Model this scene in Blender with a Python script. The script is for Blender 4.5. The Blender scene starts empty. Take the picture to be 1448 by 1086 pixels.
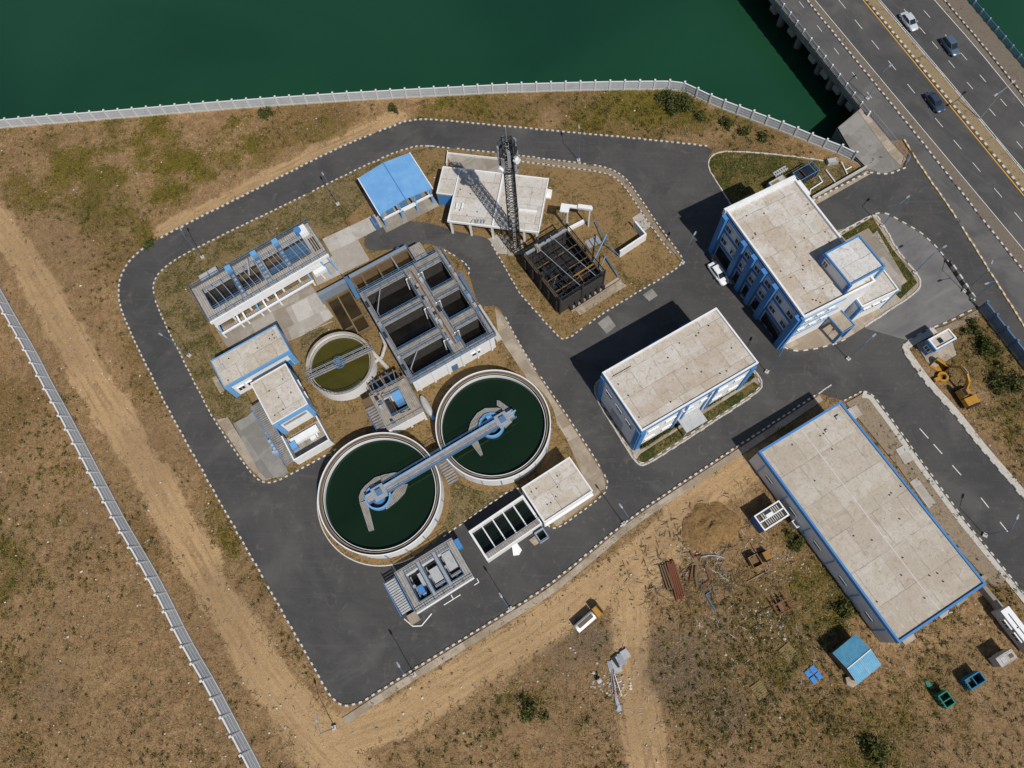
import bpy, bmesh, math, random
import numpy as np
from mathutils import Vector, Matrix
rnd = random.Random(7); C = bpy.context.scene.collection
# ------------------------------------------------------------------ camera (drone, 108 m up, 20 degrees off plumb)
FPX, CX, CY, H = 1004.0, 724.0, 543.0, 108.0
_dn = np.array([51., -362., -FPX]); _dn /= np.linalg.norm(_dn)
_Z = -_dn; _Y = np.array([0, 1., 0]) - _Z*_Z[1]; _Y /= np.linalg.norm(_Y); _X = np.cross(_Y, _Z)
RM = np.array([_X, _Y, _Z])
def at(px, py, z=0.0):
    d = RM @ np.array([px-CX, CY-py, -FPX]); t = (z-H)/d[2]
    return Vector((t*d[0], t*d[1], z))
def ats(pts, z=0.0): return [at(x, y, z) for x, y in pts]
# ------------------------------------------------------------------ node helpers
class NT:
    def __init__(s, name):
        s.m = bpy.data.materials.new(name); s.m.use_nodes = True; s.t = s.m.node_tree; s.b = s.t.nodes['Principled BSDF']
    def n(s, typ, **k):
        x = s.t.nodes.new('ShaderNode'+typ)
        for a, v in k.items():
            if isinstance(v, tuple) and a in ('i',): pass
            setattr(x, a, v)
        return x
    def set(s, node, key, v):
        if hasattr(v, 'links') or isinstance(v, bpy.types.NodeSocket): s.t.links.new(v, node.inputs[key])
        else: node.inputs[key].default_value = v
    def pos(s): return s.n('NewGeometry').outputs['Position']
    def map(s, vec, rot=0, scale=(1, 1, 1), loc=(0, 0, 0)):
        m = s.n('Mapping'); s.set(m, 'Vector', vec); m.inputs['Rotation'].default_value = (0, 0, rot)
        m.inputs['Scale'].default_value = scale; m.inputs['Location'].default_value = loc; return m.outputs[0]
    def noise(s, vec, scale, detail=4, rough=.6, dist=0, col=False):
        x = s.n('TexNoise'); s.set(x, 'Vector', vec); x.inputs['Scale'].default_value = scale; x.inputs['Detail'].default_value = detail
        x.inputs['Roughness'].default_value = rough; x.inputs['Distortion'].default_value = dist
        return x.outputs['Color' if col else 'Fac']
    def ramp(s, f, a, b, lo=0., hi=1.):
        x = s.n('MapRange'); x.interpolation_type = 'SMOOTHSTEP'; s.set(x, 'Value', f)
        x.inputs['From Min'].default_value = a; x.inputs['From Max'].default_value = b
        x.inputs['To Min'].default_value = lo; x.inputs['To Max'].default_value = hi; return x.outputs[0]
    def mix(s, f, a, b, mode='MIX'):
        x = s.n('Mix'); x.data_type = 'RGBA'; x.blend_type = mode
        s.set(x, 0, f)
        for i, v in ((6, a), (7, b)):
            if isinstance(v, tuple): v = tuple(v)[:3]+(1,)
            s.set(x, i, v)
        return x.outputs[2]
    def math(s, op, a, b=0.):
        x = s.n('Math'); x.operation = op; s.set(x, 0, a); s.set(x, 1, b); return x.outputs[0]
    def attr(s, name):
        x = s.n('Attribute'); x.attribute_name = name; return x.outputs['Fac']
    def bump(s, h, strength=.4, dist=.05):
        x = s.n('Bump'); s.set(x, 'Height', h); x.inputs['Strength'].default_value = strength; x.inputs['Distance'].default_value = dist
        s.t.links.new(x.outputs[0], s.b.inputs['Normal'])
    def done(s, col, rough=.8, metal=0., spec=.3):
        if isinstance(col, tuple): col = tuple(col)[:3]+(1,)
        s.set(s.b, 'Base Color', col); s.set(s.b, 'Roughness', rough); s.b.inputs['Metallic'].default_value = metal
        s.b.inputs['Specular IOR Level'].default_value = spec; return s.m
def paint(name, col, rough=.5, metal=0, dirt=.35, scale=.9, dcol=(.2, .16, .11), spec=.3):
    t = NT(name); p = t.pos(); f = t.noise(p, scale, 5, .65, .6); f2 = t.noise(p, scale*7, 3)
    f = t.ramp(t.math('ADD', t.math('MULTIPLY', f, .75), t.math('MULTIPLY', f2, .25)), .46, .72, 0, dirt)
    return t.done(t.mix(f, col, dcol), rough, metal, spec)
MT = {}
MT['white'] = paint('white_paint', (.70, .71, .72), .6, dirt=.28, dcol=(.36, .33, .29))
MT['blue'] = paint('blue_paint', (.055, .20, .46), .5, dirt=.25, dcol=(.1, .2, .34))
MT['deepblue'] = paint('deep_blue_paint', (.018, .10, .36), .5, dirt=.22, dcol=(.05, .1, .22))
MT['skyblue'] = paint('pale_blue_paint', (.13, .32, .58), .5, dirt=.22, dcol=(.2, .32, .45))
MT['rail'] = paint('blue_grey_rail_paint', (.07, .155, .285), .45, dirt=.5, scale=2, dcol=(.2, .23, .26))
MT['steel'] = paint('galvanised_steel', (.33, .36, .40), .42, .25, dirt=.4, scale=2, dcol=(.17, .16, .15))
MT['dark'] = paint('dark_steel', (.028, .032, .038), .5, .2, dirt=.45, scale=2.5, dcol=(.10, .07, .045))
MT['black'] = paint('black_rubber', (.015, .015, .016), .8, dirt=.3, dcol=(.06, .05, .04))
MT['rust'] = paint('rusty_steel', (.17, .062, .032), .8, dirt=.6, scale=3, dcol=(.09, .04, .03))
MT['yellow'] = paint('yellow_machine_paint', (.40, .205, .022), .5, dirt=.8, scale=2, dcol=(.2, .12, .05))
MT['orange'] = paint('faded_orange_paint', (.28, .14, .03), .55, dirt=.5, scale=2, dcol=(.15, .09, .05))
MT['teal'] = paint('teal_paint', (.008, .15, .26), .5, dirt=.3, scale=2, dcol=(.03, .1, .14))
MT['green'] = paint('green_paint', (.01, .16, .115), .5, dirt=.3, scale=2, dcol=(.03, .1, .07))
MT['tin'] = paint('grey_corrugated_sheet', (.42, .43, .44), .5, .15, dirt=.45, scale=1.6, dcol=(.2, .17, .14))
MT['tarp'] = paint('blue_tarpaulin', (.03, .20, .55), .55, dirt=.3, scale=2, dcol=(.1, .16, .26))
MT['wood'] = paint('weathered_wood', (.20, .15, .06), .8, dirt=.6, scale=3, dcol=(.13, .09, .04))
MT['soot'] = paint('soot_and_shade_wall', (.035, .034, .034), .85, dirt=.6, scale=1.2, dcol=(.10, .075, .05))  # soot of the burnt shell; painted shade on the basin and channel linings
MT['brownwall'] = paint('stained_brown_concrete', (.15, .10, .055), .85, dirt=.6, scale=1, dcol=(.06, .04, .02))
MT['glass'] = paint('dark_window_glass', (.014, .02, .028), .08, dirt=.2, dcol=(.05, .06, .07), spec=.6)
MT['whitecar'] = paint('white_car_paint', (.74, .75, .77), .28, dirt=.12, dcol=(.5, .5, .5), spec=.6)
MT['silvercar'] = paint('silver_car_paint', (.58, .61, .66), .3, .25, dirt=.12, dcol=(.4, .42, .45), spec=.6)
MT['bluecar'] = paint('blue_grey_car_paint', (.10, .15, .22), .28, .3, dirt=.15, dcol=(.15, .17, .2), spec=.6)
MT['darkcar'] = paint('dark_blue_car_paint', (.045, .07, .11), .28, .3, dirt=.15, dcol=(.1, .11, .13), spec=.6)
MT['chrome'] = paint('headlamp_glass', (.6, .62, .65), .15, .5, dirt=.1, dcol=(.4, .4, .4))
MT['redlamp'] = paint('red_lamp_glass', (.35, .015, .012), .25, dirt=.1, dcol=(.2, .01, .01))
MT['kerbwhite'] = paint('white_kerb_paint', (.52, .50, .46), .75, dirt=.6, scale=2.2, dcol=(.34, .29, .22))
MT['kerbblack'] = paint('black_kerb_paint', (.095, .085, .075), .8, dirt=.75, scale=2.2, dcol=(.20, .16, .11))
MT['kerbyellow'] = paint('worn_yellow_kerb_paint', (.46, .27, .06), .8, dirt=.6, scale=2, dcol=(.25, .18, .1))
MT['mark'] = paint('worn_white_road_paint', (.62, .62, .60), .8, dirt=.6, scale=3.5, dcol=(.14, .13, .12))
MT['markyellow'] = paint('worn_yellow_road_paint', (.60, .32, .045), .8, dirt=.5, scale=2.5, dcol=(.2, .13, .06))
MT['curbstone'] = paint('plain_kerb_concrete', (.46, .44, .40), .85, dirt=.6, scale=1.5, dcol=(.24, .2, .15))
def roofmat(name, ang, sx=3.6, sy=4.6, pale=(.56, .53, .49), tan=(.43, .36, .285), seed=0., line=.045):
    t = NT(name); p = t.map(t.pos(), -ang, loc=(seed*7.3, seed*3.1, 0))
    w = t.n('VectorMath'); w.operation = 'MULTIPLY_ADD'
    t.set(w, 0, t.noise(p, .7, 3, .6, col=True)); w.inputs[1].default_value = (.35, .35, 0); t.set(w, 2, p); q = w.outputs[0]
    def slab(bw, bh, off, mort):
        br = t.n('TexBrick'); t.set(br, 'Vector', q); br.offset = off; br.squash = 1
        for k, v in (('Scale', 1.), ('Mortar Size', mort), ('Mortar Smooth', .4), ('Bias', 0.), ('Brick Width', bw), ('Row Height', bh)): br.inputs[k].default_value = v
        br.inputs['Color1'].default_value = (1, 1, 1, 1); br.inputs['Color2'].default_value = (0, 0, 0, 1); br.inputs['Mortar'].default_value = (.5, .5, .5, 1)
        c = t.n('SeparateColor'); t.set(c, 0, br.outputs['Color']); return c.outputs[0], br.outputs['Fac']
    c1, m1 = slab(sx, sy, .37, line); c2, m2 = slab(sx*1.9, sy*.55, .21, .02)
    f = t.math('ADD', t.math('ADD', t.math('MULTIPLY', c1, .34), t.math('MULTIPLY', c2, .22)), t.math('MULTIPLY', t.noise(p, .25, 6, .66, 1.4), 1.2))
    col = t.mix(t.ramp(f, .52, 1.16), pale, tan)
    col = t.mix(t.ramp(t.noise(p, .8, 7, .72, 2.6), .48, .72, 0, .7), col, (.25, .19, .135))
    col = t.mix(t.ramp(t.noise(t.map(p, .3, (1, .3, 1)), 1.1, 6, .7, 1.8), .55, .76, 0, .55), col, (.66, .64, .60))
    col = t.mix(t.ramp(t.noise(p, .33, 8, .75, 3.2), .57, .68, 0, .5), col, (.20, .155, .115))
    lf = t.ramp(t.noise(p, .6, 3), .35, .6, .25, .9)
    col = t.mix(t.math('MULTIPLY', m1, lf), col, (.19, .155, .12)); col = t.mix(t.math('MULTIPLY', m2, .35), col, (.22, .185, .15))
    v = t.n('TexVoronoi'); v.feature = 'DISTANCE_TO_EDGE'; t.set(v, 'Vector', q); v.inputs['Scale'].default_value = .19
    col = t.mix(t.ramp(t.math('ADD', v.outputs['Distance'], t.math('MULTIPLY', t.noise(p, 2.2, 4), .06)), .028, .040, .14, 0), col, (.2, .165, .135))
    col = t.mix(t.ramp(t.noise(p, 7, 4, .75), .42, .75, 0, .35), col, (.26, .22, .18))
    col = t.mix(t.ramp(t.noise(p, 2.1, 2, .5), .735, .76, 0, .8), col, (.09, .075, .06))
    return t.done(col, .9)
def concmat(name, pale=(.36, .33, .29), dark=(.23, .20, .165), ang=0, sx=4., sy=4., seed=0.):
    t = NT(name); p = t.map(t.pos(), -ang, loc=(seed*5, seed*3, 0))
    br = t.n('TexBrick'); t.set(br, 'Vector', p); br.offset = .3
    for k, v in (('Scale', 1.), ('Mortar Size', .02), ('Mortar Smooth', .3), ('Bias', 0.), ('Brick Width', sx), ('Row Height', sy)): br.inputs[k].default_value = v
    br.inputs['Color1'].default_value = (1, 1, 1, 1); br.inputs['Color2'].default_value = (0, 0, 0, 1)
    sc = t.n('SeparateColor'); t.set(sc, 0, br.outputs['Color'])
    f = t.math('ADD', t.math('MULTIPLY', sc.outputs[0], .4), t.noise(p, .5, 5, .65, 1))
    col = t.mix(t.ramp(f, .4, .95), pale, dark)
    col = t.mix(t.math('MULTIPLY', br.outputs['Fac'], .6), col, (.13, .11, .09))
    col = t.mix(t.ramp(t.noise(p, 6, 4, .7), .45, .75, 0, .35), col, (.17, .14, .11))
    return t.done(col, .92)
def asphalt(name, base=.052, ang=0., dust=.5, seed=0., patches=True):
    t = NT(name); p = t.map(t.pos(), -ang, loc=(seed, seed, 0))
    a = (base*1.05, base*1.02, base*1.0); b = (base*.76, base*.75, base*.76)
    col = t.mix(t.ramp(t.noise(p, .13, 4, .6, .8), .35, .68), a, b)
    col = t.mix(t.ramp(t.noise(t.map(p, .2, (.12, 1.3, 1)), 1.0, 5, .65, .6), .5, .8, 0, .5), col, (base*1.55, base*1.45, base*1.36))
    col = t.mix(t.ramp(t.noise(p, .42, 6, .7, 2.5), .52, .76, 0, dust), col, (.15, .132, .113))
    v = t.n('TexVoronoi'); v.feature = 'DISTANCE_TO_EDGE'; t.set(v, 'Vector', p); v.inputs['Scale'].default_value = .11
    crack = t.ramp(t.math('ADD', v.outputs['Distance'], t.math('MULTIPLY', t.noise(p, 1.2, 4), .05)), .020, .028, .22, 0)
    col = t.mix(crack, col, (.022, .022, .024))
    col = t.mix(t.ramp(t.noise(p, 7, 3, .7), .5, .8, 0, .3), col, (.12, .115, .11))
    col = t.mix(t.ramp(t.noise(t.map(p, 0, (1, 1, 1), (17, 5, 0)), .06, 5, .6, 1.5), .52, .66, 0, .4), col, (base*1.7, base*1.66, base*1.6))
    col = t.mix(t.ramp(t.noise(p, 30, 2, .8), .66, .74, 0, .5), col, (.2, .18, .16))
    return t.done(col, .9, spec=.2)
MT['asphalt'] = asphalt('asphalt', .067); MT['asphalt_old'] = asphalt('worn_asphalt', .155, .5, .55, 40.)
MT['asphalt_hwy'] = asphalt('highway_asphalt', .075, math.radians(128), .22, 80.)
MT['asphalt_lane'] = asphalt('service_lane_asphalt', .10, math.radians(128), .35, 120.)
MT['pad'] = concmat('concrete_pad', ang=math.radians(28)); MT['padpale'] = concmat('pale_concrete_pad', (.46, .44, .41), (.33, .30, .26), math.radians(28), 3., 5., 2.)
MT['padgrey'] = concmat('grey_concrete_paving', (.27, .26, .245), (.18, .17, .155), math.radians(130), 2.6, 5., 4.)
MT['apron'] = concmat('tan_concrete_strip', (.40, .34, .27), (.26, .21, .155), math.radians(30), 2.2, 2.2, 6.)
MT['launder'] = paint('wet_brown_launder', (.13, .105, .085), .8, dirt=.6, scale=1.5, dcol=(.06, .05, .035))
MT['deck'] = None
def deckmat(name, ang, pale, dark, step=.55):
    t = NT(name); p = t.map(t.pos(), -ang)
    w = t.n('TexWave'); w.wave_type = 'BANDS'; w.bands_direction = 'X'; t.set(w, 'Vector', p)
    w.inputs['Scale'].default_value = 1/step/2.; w.inputs['Distortion'].default_value = .6; w.inputs['Detail'].default_value = 2
    col = t.mix(t.ramp(t.noise(p, .9, 5, .7, 1), .35, .7), pale, dark)
    col = t.mix(t.ramp(w.outputs['Fac'], .0, .5, .55, 0), col, (.10, .085, .07))
    col = t.mix(t.ramp(t.noise(p, 5, 4, .7), .5, .75, 0, .4), col, (.12, .13, .15))
    return t.done(col, .9)
MT['deck'] = deckmat('weathered_grey_deck', math.radians(-57), (.30, .285, .265), (.18, .17, .16))
MT['deck2'] = deckmat('weathered_grey_crosswalk', math.radians(33), (.35, .32, .285), (.20, .18, .16))
def watermat(name, a, b, rough=.12, scale=.03, bump=.08, bs=1.5, spec=.35):
    t = NT(name); p = t.pos()
    col = t.mix(t.ramp(t.noise(p, scale, 4, .55, .8), .35, .7), a, b)
    t.bump(t.noise(p, bs, 4, .6), bump, .1)
    return t.done(col, rough, 0, spec)
MT['river'] = watermat('green_river_water', (.0100, .053, .026), (.0055, .036, .020), .22, .010, .16, .6)
MT['tankwater'] = watermat('dark_green_tank_water', (.0065, .0185, .0075), (.005, .0145, .0065), .1, .09)
MT['olivewater'] = watermat('olive_tank_water', (.062, .054, .009), (.042, .039, .008), .14, .12)
MT['blackwater'] = watermat('black_basin_water', (.010, .009, .0075), (.005, .0048, .0045), .1, .3)
MT['brownwater'] = watermat('brown_basin_water', (.040, .028, .012), (.022, .016, .008), .15, .3)
MT['deepwater'] = watermat('dark_contact_tank_water', (.008, .013, .009), (.005, .008, .006), .1, .3)
# ground
def groundmat():
    t = NT('dry_earth_ground'); p = t.pos(); veg = t.attr('veg'); trk = t.attr('track'); grn = t.attr('green')
    fine = t.noise(p, 2.2, 6, .72, 2.2); mid = t.noise(p, .5, 5, .65, 1.5); tiny = t.noise(p, 8, 4, .75, 1.2)
    dirt = t.mix(t.ramp(mid, .35, .68), (.255, .156, .074), (.385, .248, .124))
    dirt = t.mix(t.ramp(fine, .46, .64, 0, .8), dirt, (.095, .055, .026))
    dirt = t.mix(t.ramp(tiny, .54, .70, 0, .6), dirt, (.47, .32, .17))
    dry = t.mix(t.ramp(fine, .36, .64), (.285, .178, .066), (.080, .049, .019))
    dry = t.mix(t.ramp(tiny, .5, .72, 0, .55), dry, (.30, .20, .085))
    green = t.mix(t.ramp(fine, .35, .65), (.20, .148, .022), (.056, .050, .010))
    green = t.mix(t.ramp(tiny, .52, .75, 0, .5), green, (.24, .18, .035))
    vf = t.ramp(t.math('ADD', veg, t.math('MULTIPLY', t.math('SUBTRACT', t.noise(t.map(p, .4, (1, 1, 1), (9, 4, 0)), 1.1, 7, .78, 2.5), .5), 2.3)), .30, .70)
    gf = t.ramp(t.math('ADD', t.math('ADD', grn, t.math('MULTIPLY', t.math('SUBTRACT', t.noise(p, 1.0, 7, .78, 2.5), .5), 1.9)), t.math('MULTIPLY', t.math('SUBTRACT', mid, .5), 1.2)), .38, .78)
    col = t.mix(vf, dirt, t.mix(gf, dry, green))
    tr = t.mix(t.ramp(t.noise(p, .9, 5, .7, 2), .4, .7), (.47, .315, .165), (.38, .25, .13))
    td = t.attr('td'); cx_ = t.n('CombineXYZ'); t.set(cx_, 0, t.math('ADD', td, t.math('MULTIPLY', t.noise(p, .25, 3), .8))); t.set(cx_, 1, t.math('MULTIPLY', t.noise(p, .04, 2), 3.)); sk = t.noise(cx_.outputs[0], 1.7, 5, .7)
    tr = t.mix(t.ramp(sk, .47, .66, 0, .55), tr, (.23, .14, .07)); tr = t.mix(t.ramp(sk, .48, .34, 0, .5), tr, (.52, .355, .195))
    tf = t.ramp(t.math('ADD', trk, t.math('MULTIPLY', t.math('SUBTRACT', mid, .5), .6)), .32, .60)
    col = t.mix(tf, col, tr)
    col = t.mix(t.ramp(t.noise(p, 14, 2, .8), .70, .80, 0, .35), col, (.42, .34, .24))
    col = t.mix(t.ramp(t.noise(p, .05, 3, .5), .4, .65, 0, .3), col, (.155, .105, .062)); col = t.mix(t.ramp(t.noise(p, 1.1, 7, .8, 3.5), .55, .68, 0, .62), col, (.075, .048, .022)); col = t.mix(t.ramp(t.noise(t.map(p, 1., loc=(33, 7, 0)), 1.6, 7, .8, 4.), .57, .70, 0, .45), col, (.42, .29, .15))
    ash = t.ramp(t.math('ADD', t.attr('ash'), t.math('MULTIPLY', t.math('SUBTRACT', mid, .5), .9)), .3, .8, 0, .72); col = t.mix(ash, col, t.mix(t.ramp(fine, .38, .64), (.165, .128, .095), (.07, .054, .04)))
    t.bump(t.math('ADD', fine, t.math('MULTIPLY', tiny, .5)), .75, .22)
    return t.done(col, .95, spec=.15)
MT['ground'] = groundmat()
def plotmat(name, greenbias, dirt=(.30, .19, .075), olive=(.125, .095, .022), seed=0.):
    t = NT(name); p = t.map(t.pos(), 0, loc=(seed, seed, 0)); fine = t.noise(p, 2.4, 6, .7, 1.5); mid = t.noise(p, .22, 5, .62, 1.2); tiny = t.noise(p, 9, 3, .75)
    d = t.mix(t.ramp(fine, .42, .7, 0, .6), dirt, tuple(c*.55 for c in dirt))
    d = t.mix(t.ramp(tiny, .58, .75, 0, .4), d, tuple(min(1, c*1.5) for c in dirt))
    g = t.mix(t.ramp(fine, .38, .64), olive, tuple(c*.5 for c in olive))
    col = t.mix(t.ramp(t.math('ADD', mid, t.math('MULTIPLY', t.math('SUBTRACT', fine, .5), 1.25)), .52-greenbias*.3, .78-greenbias*.3), d, g)
    col = t.mix(t.ramp(t.noise(p, .9, 7, .78, 3), .56, .72, 0, .5), col, tuple(c*.42 for c in dirt))
    t.bump(fine, .6, .12)
    return t.done(col, .95, spec=.15)
MT['plot'] = plotmat('ochre_plot_earth', .20, (.235, .152, .070), (.115, .088, .028)); MT['plotgreen'] = plotmat('patchy_plot_grass', .42, (.20, .145, .075), (.086, .076, .026), 20.)
MT['lawn'] = plotmat('green_lawn', .75, (.15, .11, .04), (.042, .055, .012), 50.); MT['sand'] = plotmat('sandy_verge', -.15, (.36, .25, .12), (.2, .13, .05), 70.)
MT['median'] = plotmat('sandy_median', -.05, (.27, .205, .12), (.17, .125, .07), 90.)
MT['greyverge'] = plotmat('grey_dusty_strip', -.25, (.17, .14, .11), (.1, .085, .065), 140.)
MT['dustverge'] = plotmat('dusty_verge', -.25, (.26, .205, .145), (.16, .12, .08), 110.)
def leafmat(name, a, b):
    t = NT(name); f = t.attr('shade'); return t.done(t.mix(f, a, b), .7, spec=.2)
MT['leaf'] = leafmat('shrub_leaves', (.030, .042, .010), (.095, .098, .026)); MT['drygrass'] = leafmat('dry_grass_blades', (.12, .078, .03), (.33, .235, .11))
MT['greengrass'] = leafmat('olive_grass_blades', (.080, .070, .011), (.225, .172, .034)); MT['stone'] = leafmat('pale_stone', (.14, .11, .08), (.58, .54, .48))
MT['twig'] = leafmat('dark_twigs', (.05, .036, .022), (.13, .095, .06))
# ------------------------------------------------------------------ frames and mesh builder
ERR = []
class FR:
    """rectangle traced from four roof or ground corners: left, top, right, bottom; a runs left->top, b runs left->bottom"""
    def __init__(s, px, z=0.0):
        c = [at(x, y, z).xy for x, y in px]; m = sum(c, Vector((0, 0)))/4
        ex = (c[1]-c[0])+(c[2]-c[3]); ey = (c[3]-c[0])+(c[2]-c[1])
        s.w = ex.length/2; s.d = ey.length/2
        a1 = math.atan2(ex.y, ex.x); a2 = math.atan2(ey.y, ey.x)+math.pi/2
        k = (a2-a1+math.pi) % (2*math.pi)-math.pi
        s.ang = a1+k*s.d/(s.w+s.d)
        s.ex = Vector((math.cos(s.ang), math.sin(s.ang))); s.ey = Vector((s.ex.y, -s.ex.x)); s.o = m-s.ex*s.w/2-s.ey*s.d/2
    def p(s, a, b, z=0.): q = s.o+s.ex*a+s.ey*b; return Vector((q.x, q.y, z))
    def ab(s, px, py, z=0.): q = at(px, py, z).xy-s.o; return q.dot(s.ex), q.dot(s.ey)
    def mid(s, z=0.): return s.p(s.w/2, s.d/2, z)
class LOC:
    w = d = 0; ang = 0.
    def p(s, a, b, z=0.): return Vector((a, b, z))
ID = LOC()
class RF(LOC):
    def __init__(s, o, ang, z=0): s.o = Vector(o); s.ang = ang; s.ex = Vector((math.cos(ang), math.sin(ang))); s.ey = Vector((-s.ex.y, s.ex.x))
    def p(s, a, b, z=0.): q = s.o.xy+s.ex*a+s.ey*b; return Vector((q.x, q.y, z))
class LF_(RF):
    lean = 0.
    def p(s, a, b, z=0.): return RF.p(s, a, b+s.lean*max(z, 0), z)
class RC(RF):
    def __init__(s, o, ang): RF.__init__(s, o, ang); s.ey = -s.ey
ORG = {}
class MB:
    def __init__(s): s.v = []; s.f = []; s.mi = []; s.cur = 0
    def add(s, vs, fs):
        n = len(s.v); s.v += [tuple(x) for x in vs]; s.f += [tuple(i+n for i in f) for f in fs]; s.mi += [s.cur]*len(fs); return s
    def hexa(s, b4, t4):
        return s.add(list(b4)+list(t4), [(3, 2, 1, 0), (4, 5, 6, 7), (0, 1, 5, 4), (1, 2, 6, 5), (2, 3, 7, 6), (3, 0, 4, 7)])
    def box(s, fr, a0, a1, b0, b1, z0, z1, ins=0.):
        c = [(a0, b0), (a1, b0), (a1, b1), (a0, b1)]; i = ins
        k = [(a0+i, b0+i), (a1-i, b0+i), (a1-i, b1-i), (a0+i, b1-i)]
        return s.hexa([fr.p(*q, z0) for q in c], [fr.p(*q, z1) for q in k])
    def wbox(s, fr, side, s0, s1, z0, z1, o0, o1):
        if side == 'SW': return s.box(fr, -o1, -o0, s0, s1, z0, z1)
        if side == 'NE': return s.box(fr, fr.w+o0, fr.w+o1, s0, s1, z0, z1)
        if side == 'SE': return s.box(fr, s0, s1, fr.d+o0, fr.d+o1, z0, z1)
        return s.box(fr, s0, s1, -o1, -o0, z0, z1)
    def ring4(s, fr, t, z0, z1, out=0., a0=0., b0=0., a1=None, b1=None):
        a1 = fr.w if a1 is None else a1; b1 = fr.d if b1 is None else b1
        A0, B0, A1, B1 = a0-out, b0-out, a1+out, b1+out
        s.box(fr, A0, A1, B0, B0+t, z0, z1); s.box(fr, A0, A1, B1-t, B1, z0, z1)
        s.box(fr, A0, A0+t, B0+t, B1-t, z0, z1); return s.box(fr, A1-t, A1, B0+t, B1-t, z0, z1)
    def prism(s, pts, z0, z1):
        n = len(pts); return s.add([(p[0], p[1], z0) for p in pts]+[(p[0], p[1], z1) for p in pts],
            [tuple(range(n-1, -1, -1)), tuple(range(n, 2*n))]+[(i, (i+1) % n, n+(i+1) % n, n+i) for i in range(n)])
    def sheet(s, pts, z):
        from mathutils.geometry import tessellate_polygon
        v = [Vector((p[0], p[1], z)) for p in pts]; tr = tessellate_polygon([v]); fs = []
        for t in tr:
            a, b, c = (v[i] for i in t); fs.append(tuple(t) if (b-a).cross(c-a).z > 0 else tuple(reversed(t)))
        return s.add(v, fs)
    def strip(s, L, R, z):
        n = len(L); vs = [(p[0], p[1], z) for p in L]+[(p[0], p[1], z) for p in R]
        return s.add(vs, [(i, n+i, n+i+1, i+1) for i in range(n-1)])
    def tube(s, p, q, r, n=6, r2=None):
        p = Vector(p); q = Vector(q); d = (q-p); r2 = r if r2 is None else r2
        if d.length < 1e-6: return s
        u = d.orthogonal().normalized(); w = d.normalized().cross(u); vs = []
        for c, rr in ((p, r), (q, r2)): vs += [c+u*rr*math.cos(2*math.pi*i/n)+w*rr*math.sin(2*math.pi*i/n) for i in range(n)]
        return s.add(vs, [tuple(range(n-1, -1, -1)), tuple(range(n, 2*n))]+[(i, (i+1) % n, n+(i+1) % n, n+i) for i in range(n)])
    def path(s, pts, r, n=6):
        for a, b in zip(pts, pts[1:]): s.tube(a, b, r, n)
        return s
    def cyl(s, c, r, z0, z1, n=32, r2=None): return s.tube((c[0], c[1], z0), (c[0], c[1], z1), r, n, r2)
    def ann(s, c, r0, r1, z0, z1, n=96, a0=0., a1=2*math.pi):
        full = abs(a1-a0-2*math.pi) < 1e-6; m = n if full else n+1; vs = []
        for z, r in ((z0, r0), (z0, r1), (z1, r1), (z1, r0)):
            vs += [(c[0]+r*math.cos(a0+(a1-a0)*i/n), c[1]+r*math.sin(a0+(a1-a0)*i/n), z) for i in range(m)]
        fs = []
        for k in range(4):
            for i in range(n): j = (i+1) % m; l = (k+1) % 4; fs.append((k*m+i, k*m+j, l*m+j, l*m+i))
        if not full: fs += [(0, m, 2*m, 3*m), (n, m+n, 2*m+n, 3*m+n)]
        return s.add(vs, fs)
    def disc(s, c, r, z, n=96): return s.add([(c[0]+r*math.cos(2*math.pi*i/n), c[1]+r*math.sin(2*math.pi*i/n), z) for i in range(n)], [tuple(range(n))])
    def loft(s, secs, cap=True):
        n = len(secs[0]); vs = [p for c in secs for p in c]; fs = []
        for k in range(len(secs)-1):
            for i in range(n): j = (i+1) % n; fs.append((k*n+i, k*n+j, (k+1)*n+j, (k+1)*n+i))
        if cap: fs += [tuple(range(n-1, -1, -1)), tuple(range((len(secs)-1)*n, len(secs)*n))]
        return s.add(vs, fs)
    def holes(s, fr, a0, a1, b0, b1, hs, z0, z1):
        A = sorted({a0, a1, *[h[0] for h in hs], *[h[1] for h in hs]}); B = sorted({b0, b1, *[h[2] for h in hs], *[h[3] for h in hs]})
        for i in range(len(A)-1):
            run = None
            for j in range(len(B)):
                ok = j < len(B)-1 and not any(h[0] <= A[i]+1e-6 and h[1] >= A[i+1]-1e-6 and h[2] <= B[j]+1e-6 and h[3] >= B[j+1]-1e-6 for h in hs)
                if ok and run is None: run = B[j]
                if not ok and run is not None: s.box(fr, A[i], A[i+1], run, B[j], z0, z1); run = None
        return s
    def o(s, name, mat, parent=None, loc=None, smooth=False, nrm=True, local=False, **tags):
        mats = mat if isinstance(mat, (list, tuple)) else [mat]
        if parent is not None: org = Vector((0, 0, 0)) if local else ORG[parent]
        elif loc is not None: org = Vector(loc)
        elif local or not s.v: org = Vector((0, 0, 0))
        else:
            a = np.array(s.v); org = Vector(((a[:, 0].min()+a[:, 0].max())/2, (a[:, 1].min()+a[:, 1].max())/2, a[:, 2].min()))
        me = bpy.data.meshes.new(name)
        me.from_pydata([(x-org.x, y-org.y, z-org.z) for x, y, z in s.v], [], s.f)
        for m in mats: me.materials.append(MT[m] if isinstance(m, str) else m)
        me.polygons.foreach_set('material_index', s.mi)
        if nrm:
            bm = bmesh.new(); bm.from_mesh(me); bmesh.ops.recalc_face_normals(bm, faces=bm.faces); bm.to_mesh(me); bm.free()
        if smooth: me.shade_smooth() if hasattr(me, 'shade_smooth') else me.polygons.foreach_set('use_smooth', [True]*len(me.polygons))
        if smooth:
            try: me.set_sharp_from_angle(angle=math.radians(38))
            except Exception: pass
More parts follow.
